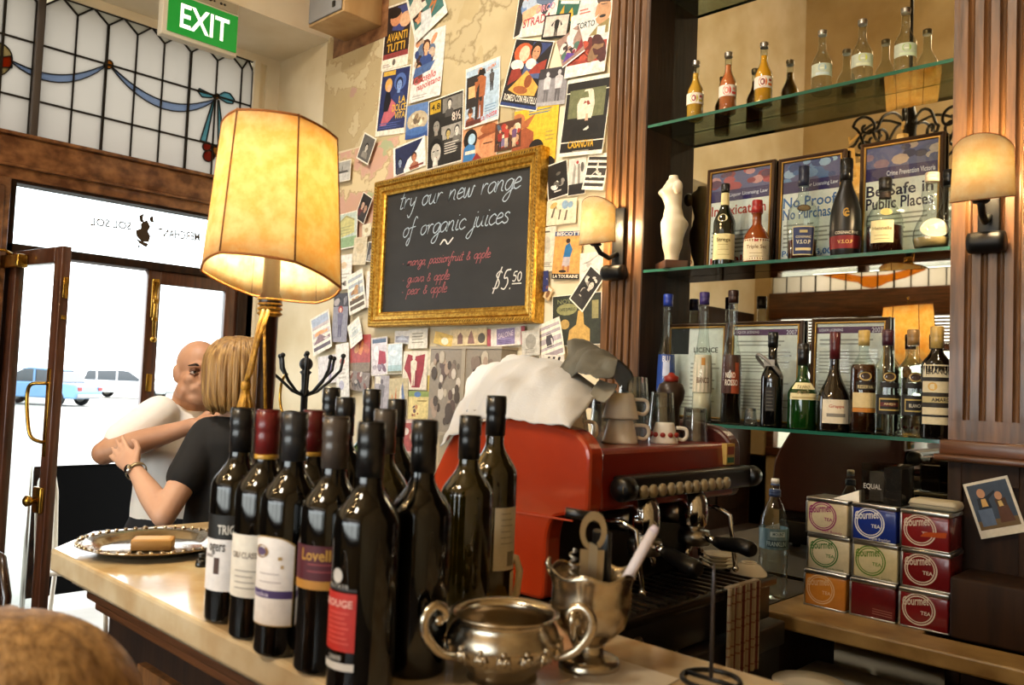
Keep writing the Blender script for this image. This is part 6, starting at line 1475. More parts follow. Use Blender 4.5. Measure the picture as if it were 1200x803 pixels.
for x, colm in ((-.962, [('b8742a', 'd0a878', '', 'orange tea tin at the bottom of the left stack', 'd8b488'), ('c4b898', '3f6a3a', 'Peppermint', 'cream tea tin with dark green ring, middle of the left stack', '3f5a3a'), ('c4b594', '8a3464', 'Half Beauty', 'cream tea tin with purple ring, top of the left stack', '8a3464')]),
                (-.836, [('5c1416', 'c0b0a0', None, 'plain dark red tea tin at the bottom of the middle stack', '8c5048'), ('c0b48c', '5a7a34', 'Green Sencha', 'cream tea tin with light green ring, middle of the middle stack', '7a7a54'), ('1c2f7c', 'd0d0d4', 'English Breakfast', 'blue tea tin on top of the middle stack', 'd0d0d4')]),
                (-.712, [('6c1618', 'c9bcae', '', 'dark red tea tin at the bottom of the right stack', 'c9bcae'), ('661416', 'c9b8a8', '', 'dark red tea tin with small pale tag, middle of the right stack', 'c9bcae'), ('741a1c', 'c9b8a8', '', 'dark red tea tin with orange swash, top of the right stack', 'c9bcae')])):
    z = .9255
    for k, (c, ring, sub, lab, sc_) in enumerate(colm):
        tin(x+.002*(k % 2), z, TY+.004*((k*2) % 3), .114, .0985, c, ring, '', sub, lab, sc_, plain=sub is None, swash='a8481c' if 'swash' in lab else None); z += .0987
ZT = .9255+3*.0987
t = thing('clear_box', 'clear acrylic sachet box on the blue tea tin', 'box', (-.825, 2.325, ZT))
m = MB(); m.box((-.052, -.045, 0), (.052, .045, .105)); m.build('box_wall', panemat('acrylic', 'c4c2bd', 1.6), t)
m = MB().col('2a2724'); m.box((.004, -.04, .003), (.049, .042, .097)); m.col('5a5650'); m.box((-.048, -.0, .003), (.0, .042, .08)); m.build('sachets', PRINT, t)
m = MB(); put_text(m, 'EQUAL', lambda u, v: (-.046+u*.046, -.0456, .036+v*.016), True); m.build('lettering', mat('etched_letters', 'b4b0a8', .5), t)
t = thing('cream_pouch', 'cream rounded pouch lying on top of the right tea tin stack', 'pouch', (-.70, 2.325, ZT))
m = MB(); m.box((-.062, -.035, 0), (.055, .035, .026), .011); m.build('pouch_body', mat('cream_vinyl', 'b8ae94', .5), t)
m = MB(); m.tube([(-.060, -.0355, .013), (.053, -.0355, .013)], .0014, 6); m.build('zip', mat('zip_grey', '8a8270', .5), t)
m = MB(); m.prism([(-.02, -.03, 0), (.055, -.04, .0), (.05, -.03, .03)], (0, .04, 0)); o = m.build('paper_cone', PAPER); o.location = (-.935, 2.315, ZT); tag(o, 'folded white paper slip on the purple ringed tin', 'paper')
P = on(905, 700, 'z', .92)
p = [(0, .004), (.036, 0), (.040, .008), (.040, .05), (.038, .056), (.040, .062), (.040, .11), (.0385, .115), (.040, .12), (.0405, .20), (.036, .23), (.024, .262), (.014, .28), (.013, .30), (.013, .318)]
t_w = bottle('water_bottle', 'clear plastic water bottle with pale blue label and white sport cap', P+Vector((0, .0, .001)), p, CLEARB, ('24365c', .286, .306, .003, None), [(.14, .198, 150, '7492a0'), (.146, .166, (-30, 50), '2f4c5c'), (.176, .19, (-20, 40), 'b8cfd8')], [('FRANKLIN', -34, 46, .150, .163, 'a9c4cc'), ('MOUNT', -10, 36, .179, .188, '2f4c5c')], -58)
wb = t_w; t = wb; WZ = .3182
m = MB(); m.lathe([(0, 0), (.010, 0), (.010, .006), (.012, .008), (.011, .018), (0, .019)], 18, (0, 0, WZ)); m.build('sport_cap', mat('white_cap', 'd8d6d0', .4), t)
m = MB(); m.lathe([(0.0125, 0), (.0125, .004), (.0101, .004)], 18, (0, 0, WZ), closed=True); m.build('collar', mat('blue_collar', '2c4470', .4), t)
# snapshot pinned on the pillar foot
q = [on(a_, b_, 'y', 2.396) for a_, b_ in ((1131, 566), (1184, 558), (1200, 622), (1147, 634))]
ctr = sum(q, Vector())/4; u = ((q[1]-q[0])+(q[2]-q[3]))/2; an = math.atan2(u.z, u.x)
m = MB().col('d8cfbc'); W_, H_ = u.length, ((q[0]-q[3])+(q[1]-q[2])).length/2; m.box((-W_/2, 0, -H_/2), (W_/2, .0012, H_/2))
def fl(pts, c, o): m.col(c); m.f([m.v((a_*W_, -.0002*o, b_*H_)) for a_, b_ in pts])
fl([(-.44, -.36), (.44, -.36), (.44, .45), (-.44, .45)], '3c4654', 1); fl([(-.44, -.36), (.44, -.36), (.44, -.2), (-.44, -.2)], '6a5638', 2)
def el(cx, cz, rx, rz, c, o): fl([(cx+rx*math.cos(2*PI*k/14), cz+rz*math.sin(2*PI*k/14)) for k in range(14)], c, o)
fl([(-.36, -.3), (-.06, -.3), (-.05, .0), (-.36, .0)], '5c6a80', 3); fl([(.04, -.28), (.36, -.28), (.3, .02), (.08, .02)], '5a3c2c', 3)
fl([(-.32, 0), (-.04, 0), (-.06, .22), (-.3, .2)], '20242c', 4); fl([(.08, 0), (.3, 0), (.3, .14), (.06, .14)], '4a3424', 4); fl([(-.24, .04), (-.1, .04), (-.12, .18), (-.22, .18)], 'c9a060', 5); fl([(.12, .0), (.22, .0), (.2, .1), (.12, .1)], 'c9a868', 5)
el(-.18, .28, .09, .085, 'b98a68', 6); el(.17, .19, .08, .075, 'b98a68', 6); fl([(-.06, .16), (.12, .26), (.12, .30), (-.08, .22)], '20242c', 5)
o = m.build('snapshot', GPRINT, recalc=False); o.location = ctr; o.rotation_euler = (0, -an, 0); tag(o, 'tilted colour snapshot of two seated people pinned to the dark pillar foot', 'photo')
# under the bench
t = thing('white_carton', 'flat white carton on the shelf under the tea tins', 'carton', (-.875, 2.27, .5305))
m = MB(); m.box((-.155, -.10, 0), (.155, .115, .19), .003); m.build('carton_body', mat('pale_carton', 'b8b4aa', .7), t)
m = MB(); m.box((-.16, -.105, .19), (.16, .118, .215), .003); m.build('carton_lid', mat('pale_carton_lid', 'c4c0b4', .7), t)
t = thing('yellow_box', 'low yellow cardboard box in front of the white carton', 'box', (-.80, 2.125, .5305))
m = MB(); m.box((-.09, -.04, 0), (.12, .035, .14), .002); m.build('box_body', mat('yellow_card', 'a08a30', .7), t)
m = MB(); m.box((-.09, -.042, .135), (.12, .037, .143)); m.build('flap', mat('yellow_card_flap', 'b09a40', .7), t)
P = on(913, 790, 'y', 2.0)
P.x = -.885
t = thing('plate', 'white round plate edge showing below the tea towel', 'plate', (P.x, 2.0, 0))
m = MB(); m.box((-.05, -.06, 0), (.05, .06, P.z-.012)); m.build('stand', DARKW, t)
m = MB(); m.lathe([(0, 0), (.05, 0), (.085, .01), (.086, .013), (.05, .005), (0, .004)], 32, (0, 0, P.z-.012), closed=True); m.build('rim', WHITEC, t)

# wooden torso
t = thing('torso_statue', 'cream carved female torso without head or arms on a wooden plinth', 'statue', sh(787, ZS2, 2.455), R(-40))
m = MB(); m.box((-.062, -.04, 0), (.062, .04, .028), .002); m.build('plinth', mat('statue_plinth', '4a2c1c', .4), t)
def torso(u, v):
    a_ = 2*PI*u
    pr = [(.0, .030, .022, 0), (.05, .031, .024, 0), (.22, .046, .034, 0), (.36, .054, .040, 0), (.44, .053, .042, 0), (.54, .042, .033, 0), (.64, .034, .028, 0), (.74, .038, .033, .003), (.82, .044, .036, .006), (.88, .046, .030, .003), (.93, .034, .024, 0), (.965, .020, .017, 0), (1., .017, .015, 0)]
    k = 0
    while k < len(pr)-2 and pr[k+1][0] < v: k += 1
    f = (v-pr[k][0])/(pr[k+1][0]-pr[k][0]); f = f*f*(3-2*f)
    rx_, ry_, oy = (lerp(pr[k][i], pr[k+1][i], f) for i in (1, 2, 3))
    x, y = rx_*math.cos(a_), ry_*math.sin(a_)-oy
    fr = max(0, -math.sin(a_)); bk = max(0, math.sin(a_))
    cleft = math.exp(-(x/.007)**2)
    if v < .40: y += .012*cleft*fr*(1-v/.5); y -= .010*cleft*bk
    elif v < .50: y -= .012*cleft*bk
    for s in (-1, 1): y -= .013*math.exp(-((x-s*.021)/.013)**2-((v-.80)/.05)**2)*fr; y += .012*math.exp(-((x-s*.026)/.016)**2-((v-.42)/.07)**2)*bk
    return (x+.006*math.sin(v*PI*1.5), y, .028+v*.305)
m = MB(); m.grid(torso, 48, 60, closeu=True)
for s in (-1, 1): m.ball((s*.050-.004, 0, .028+.255), .019, (.9, .9, 1.3))
for v_ in (0, 1):
    c_ = [m.v(torso(k/48, v_)) for k in range(48)]; m.f(c_)
CRM = mat('cream_stone', 'd9cdb2', .45, c2='cbbd9e', scale=5, sub=.05)
m.build('body', CRM, t)

# framed notices against the mirror
FRW = mat('walnut_gilt_frame', '3a2412', .35, coat=.4); FRG = mat('frame_gilt_edge', 'a07c3c', .35, .8)
def notice(label, px0, px1, z0, z1, els, yb=2.535, lean=.02, band=True):
    a_, b_ = on(px0, 250 if z0 > 1.6 else 430, 'y', yb), on(px1, 250 if z0 > 1.6 else 430, 'y', yb)
    W, H = b_.x-a_.x, z1-z0
    t = thing('framed_notice', label, 'framed notice', ((a_.x+b_.x)/2, yb, z0), 0, 'framed notices leaning on the bar mirror')
    t.rotation_euler.x = math.radians(-1.5)
    fw_ = .016
    m = MB(); sweep(m, -W/2+fw_, fw_, W/2-fw_, H-fw_, [(-.001, .004), (-.001, .008), (.004, .010), (.006, .009), (.011, .013), (.015, .011), (.016, .006), (.016, -.004)]); m.build('frame', FRW, t)
    m = MB(); sweep(m, -W/2+fw_, fw_, W/2-fw_, H-fw_, [(-.0015, .0085), (.0005, .0112), (.003, .0112), (.0045, .0102)]); m.build('gilt_edge', FRG, t)
    m = MB().col('eeeae0'); m.box((-W/2+.01, -.005, .01), (W/2-.01, .003, H-.01)); w2_, h2_ = W-2*fw_, H-2*fw_
    def pt(u, v, o): return (-w2_/2+u*w2_, -.0052-.0001*o, fw_+v*h2_)
    for i, e in enumerate(els):
        if e[0] == 'r': m.col(e[5]); m.f([m.v(pt(*q, i)) for q in ((e[1], e[2]), (e[3], e[2]), (e[3], e[4]), (e[1], e[4]))])
        elif e[0] == 't': m.col(e[6]); put_text(m, e[1], lambda u, v: pt(lerp(e[2], e[4], u), lerp(e[3], e[5], v), i), True)
        elif e[0] == 'l':
            m.col(e[6])
            for k in range(e[5]):
                v = lerp(e[2], e[4], (k+.2)/e[5]); hh_ = (e[4]-e[2])/e[5]*.4; u1 = e[3]-(e[3]-e[1])*.4*rnd.random()
                m.f([m.v(pt(*q, i)) for q in ((e[1], v), (u1, v), (u1, v+hh_), (e[1], v+hh_))])
        elif e[0] == 'x':
            for k in range(e[5]):
                cx, cy = lerp(e[1], e[3], rnd.random()), lerp(e[2], e[4], rnd.random()); m.col(e[6][k % len(e[6])]); r_ = .05+.08*rnd.random()
                m.f([m.v(pt(min(max(cx+r_*math.cos(2*PI*j/8), e[1]), e[3]), min(max(cy+r_*.4*math.sin(2*PI*j/8), e[2]), e[4]), i+.02*k)) for j in range(8)])
    m.build('printed_sheet', GPRINT, t, recalc=False)
    m = MB(); m.box((-W/2+.012, -.0075, .012), (W/2-.012, -.0065, H-.012)); m.build('glazing', PANE, t)
PHO = ['8a6a7a', 'b89a8c', '5a5a7c', '3a3450', 'c9b0a0']
def law(head, hc, ph, l1, l2=None, foot=None):
    return [('r', 0, .80, 1, 1, '5a5a84'), ('x', 0, .80, 1, 1, 16, ph), ('r', 0, .68, 1, .80, '33285c'), ('t', 'Liquor Licensing Law', .32, .715, .96, .765, 'd0cce0'), ('t', l1, .02, .53, .94, .64, hc)] + ([('t', l2, .02, .41, .94, .52, hc)] if l2 else []) + [('l', .04, .12, .9, .38, 6, 'a09c94')] + ([('t', foot, .03, .02, .97, .1, hc)] if foot else [])
notice('framed licensing notice headed with red lettering, left of three on the middle shelf', 828, 907, ZS2, 2.272, law('', 'b03028', ['b04a54', '8a3040', 'c98a8c', '5a3050'], 'Intoxication', None, 'penalties'))
notice('framed licensing notice headed with blue lettering, middle of three on the middle shelf', 911, 990, ZS2, 2.268, law('', '3a6aa8', ['6a8ab4', '4a6a9c', '9ab0cc', '3a4a7c'], 'No Proof', 'No Purchase', 'Penalty $6,000'))
notice('framed notice about public places with black lettering, right of three on the middle shelf', 1007, 1106, ZS2, 2.272, [e if not (e[0] == 't' and e[1].startswith('Liquor')) else ('t', 'Crime Prevention Victoria', .3, .715, .96, .765, 'd0cce0') for e in law('', '2a2540', PHO, 'Be Safe in', 'Public Places')])
cert = [('r', 0, .90, 1, .965, '5c3a5c'), ('t', '2007', .82, .905, .98, .955, 'd8ccd8'), ('t', 'LIQUOR LICENSING', .04, .915, .4, .95, 'd0c4d0'), ('l', .05, .78, .95, .86, 2, 'a8a49c'), ('l', .05, .50, .95, .74, 7, 'b4b0a6'), ('l', .05, .10, .95, .45, 10, 'bcb8ae')]
notice('framed printed certificate on the lowest shelf behind the tall bottles', 781, 852, ZS3, 1.735, [('r', 0, .7, .35, 1, '3a3836'), ('t', 'LICENCE', .45, .72, .9, .78, '4a4640'), ('l', .4, .3, .95, .62, 7, 'b4b0a6'), ('l', .1, .08, .95, .24, 4, 'bcb8ae')])
notice('framed printed certificate with purple heading, middle one on the lowest shelf', 854, 940, ZS3, 1.738, cert)
notice('framed printed certificate with purple heading, right one behind the dark bottles', 950, 1042, ZS3, 1.742, cert)
# ------------------------------------------------------------------ people
FH = Vector((FW.x, FW.y, 0)).normalized(); RH = Vector((RT.x, RT.y, 0)).normalized(); ZU = Vector((0, 0, 1))
def fuse(mb, voxel, smooth=4):
    """melt overlapping closed shapes into one continuous skin"""
    me = bpy.data.meshes.new('tmp'); bmesh.ops.recalc_face_normals(mb.bm, faces=mb.bm.faces[:]); mb.bm.to_mesh(me); mb.bm.free()
    o = bpy.data.objects.new('tmp', me); COL.objects.link(o)
    r = o.modifiers.new('r', 'REMESH'); r.mode = 'VOXEL'; r.voxel_size = voxel; r.use_smooth_shade = True
    s = o.modifiers.new('s', 'SMOOTH'); s.iterations = smooth; s.factor = .5
    dg = bpy.context.evaluated_depsgraph_get(); out = bpy.data.meshes.new_from_object(o.evaluated_get(dg))
    bpy.data.objects.remove(o); bpy.data.meshes.remove(me)
    return out
def skin_obj(name, me, m, parent, label=None):
    me.name = name; me.materials.clear(); me.materials.append(m)
    for p in me.polygons: p.use_smooth = True
    o = bpy.data.objects.new(name, me); COL.objects.link(o); o.parent = parent; o.location = -Vector(parent.location)
    if label: o['label'] = label
    return o
def limb(mb, pts, rad, seg=14, n=5):
    P = [Vector(p) for p in pts]; q = []; rr = []
    for i in range(len(P)-1):
        for k in range(n): t = k/n; q.append(P[i].lerp(P[i+1], t)); rr.append(lerp(rad[i], rad[i+1], t*t*(3-2*t)))
    q.append(P[-1]); rr.append(rad[-1])
    mb.tube(q, rr, seg)
    for p, r in zip(P, rad): mb.ball(p, r*.99, seg=14, rings=10)
def loft(mb, secs, seg=24):
    """secs: (centre, side axis, front axis, half width, half depth)"""
    rings = []
    for c, sx, sy, a, b in secs: rings.append([mb.v(Vector(c)+sx*(a*math.cos(2*PI*k/seg))+sy*(b*math.sin(2*PI*k/seg))) for k in range(seg)])
    for A, B in zip(rings, rings[1:]):
        for k in range(seg): mb.f((A[k], A[(k+1) % seg], B[(k+1) % seg], B[k]), True)
    mb.f(rings[0][::-1]); mb.f(rings[-1])
def ell(mb, c, f, l, u, rf, rl, ru):
    t = bmesh.new(); bmesh.ops.create_uvsphere(t, u_segments=20, v_segments=14, radius=1)
    for w in t.verts: w.co = Vector(c)+f*(w.co.x*rf)+l*(w.co.y*rl)+u*(w.co.z*ru)
    mb.merge(t, True)
def head(mb, c, f, u, s=1.0, male=True):
    l = u.cross(f).normalized()
    def p(a, b, d): return Vector(c)+f*(a*s)+l*(b*s)+u*(d*s)
    ell(mb, p(-.012, 0, .035), f, l, u, .098*s, .078*s, .084*s)
    jw = 1.12 if male else 1.0
    ell(mb, p(.020, 0, -.036), f, l, u, .070*s, .064*s*jw, .080*s)
    ell(mb, p(.050, 0, -.092), f, l, u, .034*s, .040*s*jw, .024*s)
    if male: ell(mb, p(.012, 0, -.082), f, l, u, .055*s, .060*s, .036*s)
    for q in (-1, 1):
        ell(mb, p(.060, q*.036, -.024), f, l, u, .026*s, .028*s, .024*s)
        ell(mb, p(-.004, q*.077, -.006), f, l, u, .019*s, .010*s, .033*s)
        ell(mb, p(-.010, q*.083, .000), f, l, u, .015*s, .007*s, .025*s)
        ell(mb, p(.018, q*.050*jw, -.066), f, l, u, .040*s, .024*s, .034*s)
        ell(mb, p(.075, q*.022, -.056), f, l, u, .018*s, .022*s, .016*s)
        ell(mb, p(.094, q*.011, -.038), f, l, u, .010*s, .009*s, .008*s)
    limb(mb, [p(.080, -.046, .020), p(.092, -.02, .027), p(.094, 0, .022), p(.092, .02, .027), p(.080, .046, .020)], [.010*s]*5)
    limb(mb, [p(.088, 0, .014), p(.100, 0, -.012), p(.112, 0, -.034), p(.096, 0, -.044)], [.0085*s, .010*s, .0135*s, .008*s])
    limb(mb, [p(.074, -.026, -.068), p(.088, -.008, -.064), p(.088, .008, -.064), p(.074, .026, -.068)], [.005*s, .0075*s, .0075*s, .005*s])
    limb(mb, [p(.074, -.022, -.074), p(.087, 0, -.077), p(.074, .022, -.074)], [.005*s, .008*s, .005*s])
    return p, l
def hand(mb, wrist, d, n, thumb, s=1.0, curl=.5, spread=5.5):
    """d: pointing direction, n: back of the hand, thumb: side (+1/-1)"""
    d = d.normalized(); n = (n-d*n.dot(d)).normalized(); sd = d.cross(n)*thumb
    w = Vector(wrist)
    loft(mb, [(w-d*.01, sd, n, .024*s, .018*s), (w+d*.025*s, sd, n, .034*s, .016*s), (w+d*.065*s, sd, n, .041*s, .015*s), (w+d*.09*s, sd, n, .040*s, .012*s)], 18)
    for i, (off, L) in enumerate(((.030, .072), (.0105, .080), (-.010, .074), (-.029, .058))):
        b = w+d*.082*s+sd*off*s; a = b; pts = [b-d*.02*s]; dirv = (d+sd*off*spread).normalized(); ang = 0
        pts.append(b)
        for k, fr in enumerate((.42, .32, .26)):
            ang += curl*(.35 if k == 0 else .6); dd = dirv*math.cos(ang)-n*math.sin(ang); a = a+dd*L*fr*s; pts.append(a)
        limb(mb, pts, [.0092*s, .0095*s, .0088*s, .008*s, .0068*s], 10, 3)
    b = w+d*.02*s+sd*.024*s
    limb(mb, [b, b+(d*.5+sd*.8).normalized()*.035*s, b+(d*.5+sd*.8).normalized()*.035*s+(d*.9+sd*.35-n*.3*curl).normalized()*.034*s, b+(d*.5+sd*.8).normalized()*.035*s+(d*.95+sd*.1-n*.6*curl).normalized()*.058*s], [.0145*s, .0115*s, .0098*s, .0078*s], 10, 3)
def eyes(parent, p, f, l, u, s, iris='2c1c10'):
    for q in (-1, 1):
        c = p(.0735, q*.031, .003)
        m = MB(); m.col('b8aca2'); m.ball(c, .0125*s, seg=14, rings=10); m.col(iris); m.ball(c+f*.0085*s, .0062*s, seg=10, rings=6); m.col('080605'); m.ball(c+f*.0122*s, .0032*s, seg=8, rings=5)
        o = m.build('eye', colmat('eye_%s' % rnd.random(), .15), parent); o.location = -Vector(parent.location)
def part(name, mb, m, parent, label=None, solid=0):
    o = mb.build(name, m, parent, label=label, solid=solid); o.location = -Vector(parent.location); return o
skin_m = mat('medium_skin', 'bd9072', .5, c2='ab7c5e', scale=9, sub=.06); skin_w = mat('fair_skin', 'd3a88c', .5, c2='c99a7e', scale=9, sub=.06)  # plain skin tones with random mottling
skin_m2 = skin_m
white_t = mat('white_cotton', 'eceae6', .85, bump=1.0, bscale=11); black_t = mat('black_cotton', '0e0e10', .85, bump=.2, bscale=14)
denim = mat('dark_trousers', '1b1d24', .9)
shoe = mat('dark_shoe', '120f0d', .5)

def person(name, label, neck, f, lean, head_c, hf, arms, pelvis, kind, s=1.0, hs=1.0, sleeve=.5, skin=None, shirt=None, knees=None, feet=None, tilt=0):
    """neck: base of the neck; f: way the chest faces; arms: [(shoulder, elbow, wrist, hand dir, back of hand, thumb, curl)]"""
    t = thing(name, label, 'person', (pelvis.x, pelvis.y, 0))
    l = ZU.cross(f).normalized()
    up = (neck-pelvis).normalized()
    w_ = MB()
    def tor(mb, g=0):
        S_ = kind
        sec = [(-.02, .150, .105), (.10, .155, .110), (.24, .142 if S_ == 'w' else .152, .105), (.36, .150 if S_ == 'w' else .165, .115), (.46, .155 if S_ == 'w' else .175, .112), (.52, .13 if S_ == 'w' else .15, .085), (.56, .075, .06)]
        L = (neck-pelvis).length/.56
        loft(mb, [(pelvis+up*(z*L), l, f, (a+g)*s, (b+g)*s) for z, a, b in sec])
    tor(w_)
    nr = 1.15 if kind == 'm' else 1.0
    limb(w_, [neck-up*.03, neck+(head_c-neck)*.35+f*.0, head_c-ZU*.03-hf*.01], [.060*s*nr, .054*s*nr, .052*s*nr])
    p, hl = head(w_, head_c, hf, ZU if not tilt else (ZU+hf.cross(ZU)*tilt).normalized(), hs, kind == 'm')
    for sh_, el_, wr, hd, hn, th, cu in arms:
        limb(w_, [sh_, sh_.lerp(el_, .4), el_, el_.lerp(wr, .35), wr], [.056*s, .047*s, .039*s, .040*s, .026*s])
        hand(w_, wr, hd, hn, th, .95*s, cu)
    legs = []
    for i, q in enumerate((1, -1)):
        hp = pelvis+l*q*.085*s-ZU*.02; kn = knees[i] if knees else Vector((hp.x, hp.y, .48))+f*.01; ft = feet[i] if feet else Vector((hp.x, hp.y, .09))
        legs.append((hp, kn, ft)); limb(w_, [hp, hp.lerp(kn, .4), kn, kn.lerp(ft, .35), ft], [.088*s, .078*s, .055*s, .052*s, .036*s])
    b = skin_obj('body', fuse(w_, .0056), skin, t)
    c = MB(); tor(c, .012)
    for sh_, el_, wr, *_ in arms:
        e = sh_.lerp(el_, sleeve); limb(c, [sh_-(el_-sh_).normalized()*.02, sh_, e], [.066*s, .067*s, .062*s])
        limb(c, [sh_, neck-up*.045], [.062*s, .055*s])
    so = skin_obj('shirt', fuse(c, .008, 6), shirt, t)
    c = MB()
    loft(c, [(pelvis-up*.06, l, f, .165*s, .115*s), (pelvis+up*.06, l, f, .166*s, .122*s)])
    for hp, kn, ft in legs: limb(c, [hp, hp.lerp(kn, .4), kn, kn.lerp(ft, .35), ft+ZU*.02], [.10*s, .09*s, .072*s, .068*s, .06*s])
    skin_obj('trousers', fuse(c, .010, 6), denim, t)
    for hp, kn, ft in legs:
        c = MB(); ell(c, Vector((ft.x, ft.y, .045))+f*.05, f, l, ZU, .13, .045, .045); c.box((ft.x-.01, ft.y-.01, .0), (ft.x+.01, ft.y+.01, .02))
        part('shoe', c, shoe, t)
    return t, p, hl
# the man, facing right towards the woman
f = (RH*.82-FH*.55).normalized(); hf = (RH*.52-FH*.85).normalized()
hc = at(233, 437, 3.05); nk = at(220, 480, 3.07)
pel = Vector((nk.x, nk.y, .93))-f*.03
l = ZU.cross(f)
rs = at(181, 490, 2.92); re_ = at(122, 531, 2.80); rw = at(226, 499, 2.80)
ls = nk+l*.19-ZU*.06; le = ls+RH*.10-ZU*.26+FH*.02; lw = le+RH*.16-FH*.16+ZU*.02
man, p, hl = person('person', 'bald man in white t-shirt leaning in to kiss the blond woman', nk, f, 0, hc, hf,
    [(rs, re_, rw, (RH*.9+ZU*.25-FH*.1), (-FH*.5+ZU*.7), -1, .5), (ls, le, lw, (RH*.3-FH*.9), ZU, 1, .5)], pel, 'm', 1.04, .99, .62, skin_m, white_t)
eyes(man, p, hf, hl, ZU, 1)
m = MB()
for q in (-1, 1): limb(m, [p(.095, q*.015, .024), p(.099, q*.031, .030), p(.084, q*.052, .025)], [.0034, .0046, .0026], 8)
part('eyebrow', m, mat('dark_brow', '2c2119', .9), man, 'dark eyebrows')
m = MB()
for q in (-1, 1):
    limb(m, [p(.082, q*.017, .008), p(.0865, q*.031, .0115), p(.077, q*.045, .006)], [.0042, .0058, .004], 8); limb(m, [p(.081, q*.018, -.005), p(.084, q*.031, -.009), p(.076, q*.044, -.004)], [.003, .004, .003], 8)
part('eyelid', m, mat('lid_shade', '7c5642', .6), man, 'eyelid with eye socket shade painted in')  # dark lid colour stands in for the shade of the eye sockets
m = MB(); limb(m, [p(.083, -.025, -.067), p(.093, 0, -.0705), p(.083, .025, -.067)], [.002, .0026, .002], 8); part('lips', m, mat('lip', '8a4a3c', .5), man)
# the woman, back of the head to the camera
f = (-RH*.62+FH*.78).normalized(); hf = (-RH*.58+FH*.81).normalized()
hc = at(278, 441, 2.70); nk = at(280, 488, 2.70)
pel = Vector((nk.x, nk.y, .92))
l = ZU.cross(f)
ls = at(242, 517, 2.63); le = at(192, 604, 2.47); lw = at(158, 550, 2.62)
rs = nk-l*.17-ZU*.055; re2 = rs-ZU*.22+f*.16; rw2 = re2-RH*.18+FH*.12+ZU*.05
woman, p2, hl2 = person('person', 'blond woman in black short sleeved top embracing the bald man', nk, f, 0, hc, hf,
    [(ls, le, lw, (at(126, 514, 2.70)-at(158, 550, 2.62)), (-FH*.8-RH*.3+ZU*.2), 1, .16), (rs, re2, rw2, (-RH*.8+FH*.3), -f, 1, .5)], pel, 'w', .95, .93, .50, skin_w, black_t)
eyes(woman, p2, hf, hl2, ZU, .93)
HB = mat('ash_blond_hair', 'b8935a', .45, c2='7a5830', scale=16, stretch=(5, 5, .35), bump=.6, bscale=40, detail=8)
def hair(c, f, u, s, drop, m_, parent, wide=1.0, open_=62, seed=0, flick=0, ridge=1.0):
    l = u.cross(f).normalized(); c = Vector(c)
    def fn(a, v):
        ang = R(lerp(open_, 360-open_, a))
        d = f*math.cos(ang)+l*math.sin(ang)
        fr = .018*noise.noise(Vector((a*26+seed, v*1.6, 0)))+.010*noise.noise(Vector((a*70+seed, v*3, 4)))
        if v < .5:
            th = v/.5*PI/2; r = math.sin(th); z = .035+.103*math.cos(th)
        else:
            t = (v-.5)/.5; r = 1.0-.02*t-.16*max(0, t-.72)/.28+flick*t; z = .035-drop*t*(1+.10*noise.noise(Vector((a*18, seed, 2))))
        fb = (math.cos(ang)*.5+.5)
        rad = (lerp(.125, .110, fb)*abs(math.cos(ang))+.102*abs(math.sin(ang)))/(abs(math.cos(ang))+abs(math.sin(ang)))*1.06
        fr *= ridge
        rad *= wide*(r+fr*min(1, v*2.2)*3.0)
        return c-f*.012*s+d*(rad*s)+u*(z*s)
    mb = MB(); mb.grid(fn, 90, 40)
    # loose locks lying over the cap of hair
    for k in range(int(60*ridge)):
        a0 = .04+.92*k/59; dv = (rnd.random()-.5)*.05
        pts = [fn(a0+dv*q, .14+.84*q)+(fn(a0, .14+.84*q)-c).normalized()*.004*s for q in [i/9 for i in range(10)]]
        mb.tube(pts, [.002*s, .006*s, .008*s, .009*s, .0095*s, .0095*s, .009*s, .008*s, .006*s, .002*s], 6)
    o = part('hair', mb, m_, parent); md = o.modifiers.new('solid', 'SOLIDIFY'); md.thickness = .006; md.offset = -1
    return o
hair(hc, hf, ZU, .95, .158, HB, woman, .95, 58, 3)
m = MB(); wd_ = (lw-le).normalized(); w0 = lw-wd_*.012
m.lathe([(.030, -.006), (.0325, -.004), (.0325, .004), (.030, .006)], 24, w0, ax=wd_, closed=True); part('watch_strap', m, mat('pale_steel_strap', 'b5a684', .3, .8), woman, 'pale metal watch on the left wrist')
nrm = (-FH*.8-RH*.3+ZU*.2); nrm = (nrm-wd_*nrm.dot(wd_)).normalized()
m = MB(); m.lathe([(0, -.002), (.013, -.002), (.014, .002), (.012, .005), (0, .005)], 20, w0+nrm*.031, ax=nrm); part('watch_face', m, CHROME, woman)
# customer in the foreground: only the crown of the hair shows
hc = at(24, 880, .80); f = (FH*.9+RH*.25).normalized(); l = ZU.cross(f)
nk = hc-ZU*.14-f*.02; pel = Vector((nk.x, nk.y, .56))-f*.03
rs = nk-l*.17-ZU*.05; ls = nk+l*.17-ZU*.05
kn = [pel+f*.36+l*q*.10 for q in (1, -1)]
for k in kn: k.z = .56
ft = [Vector((k.x, k.y, .12))+f*.02 for k in kn]
cust, p3, hl3 = person('person', 'seated guest with brown blond hair, only the crown in view at the lower left', nk, f, 0, hc, (f*1.0).normalized(),
    [(ls, ls-ZU*.26+l*.05, ls-ZU*.28+f*.2, f-ZU*.3, l, -1, .5), (rs, rs-ZU*.26-l*.05, rs-ZU*.28+f*.2, f-ZU*.3, -l, 1, .5)], pel, 'w', .93, .95, .5, skin_w, mat('grey_top', '5a5450', .9), kn, ft)
eyes(cust, p3, f, hl3, ZU, .95)
HB2 = mat('brown_blond_hair', '7a5a36', .38, c2='bc9664', scale=16, stretch=(5, 5, .4), bump=.4, bscale=50, detail=8)
hair(hc, f, ZU, 1.0, .20, HB2, cust, 1.06, 62, 9, 0, .5)
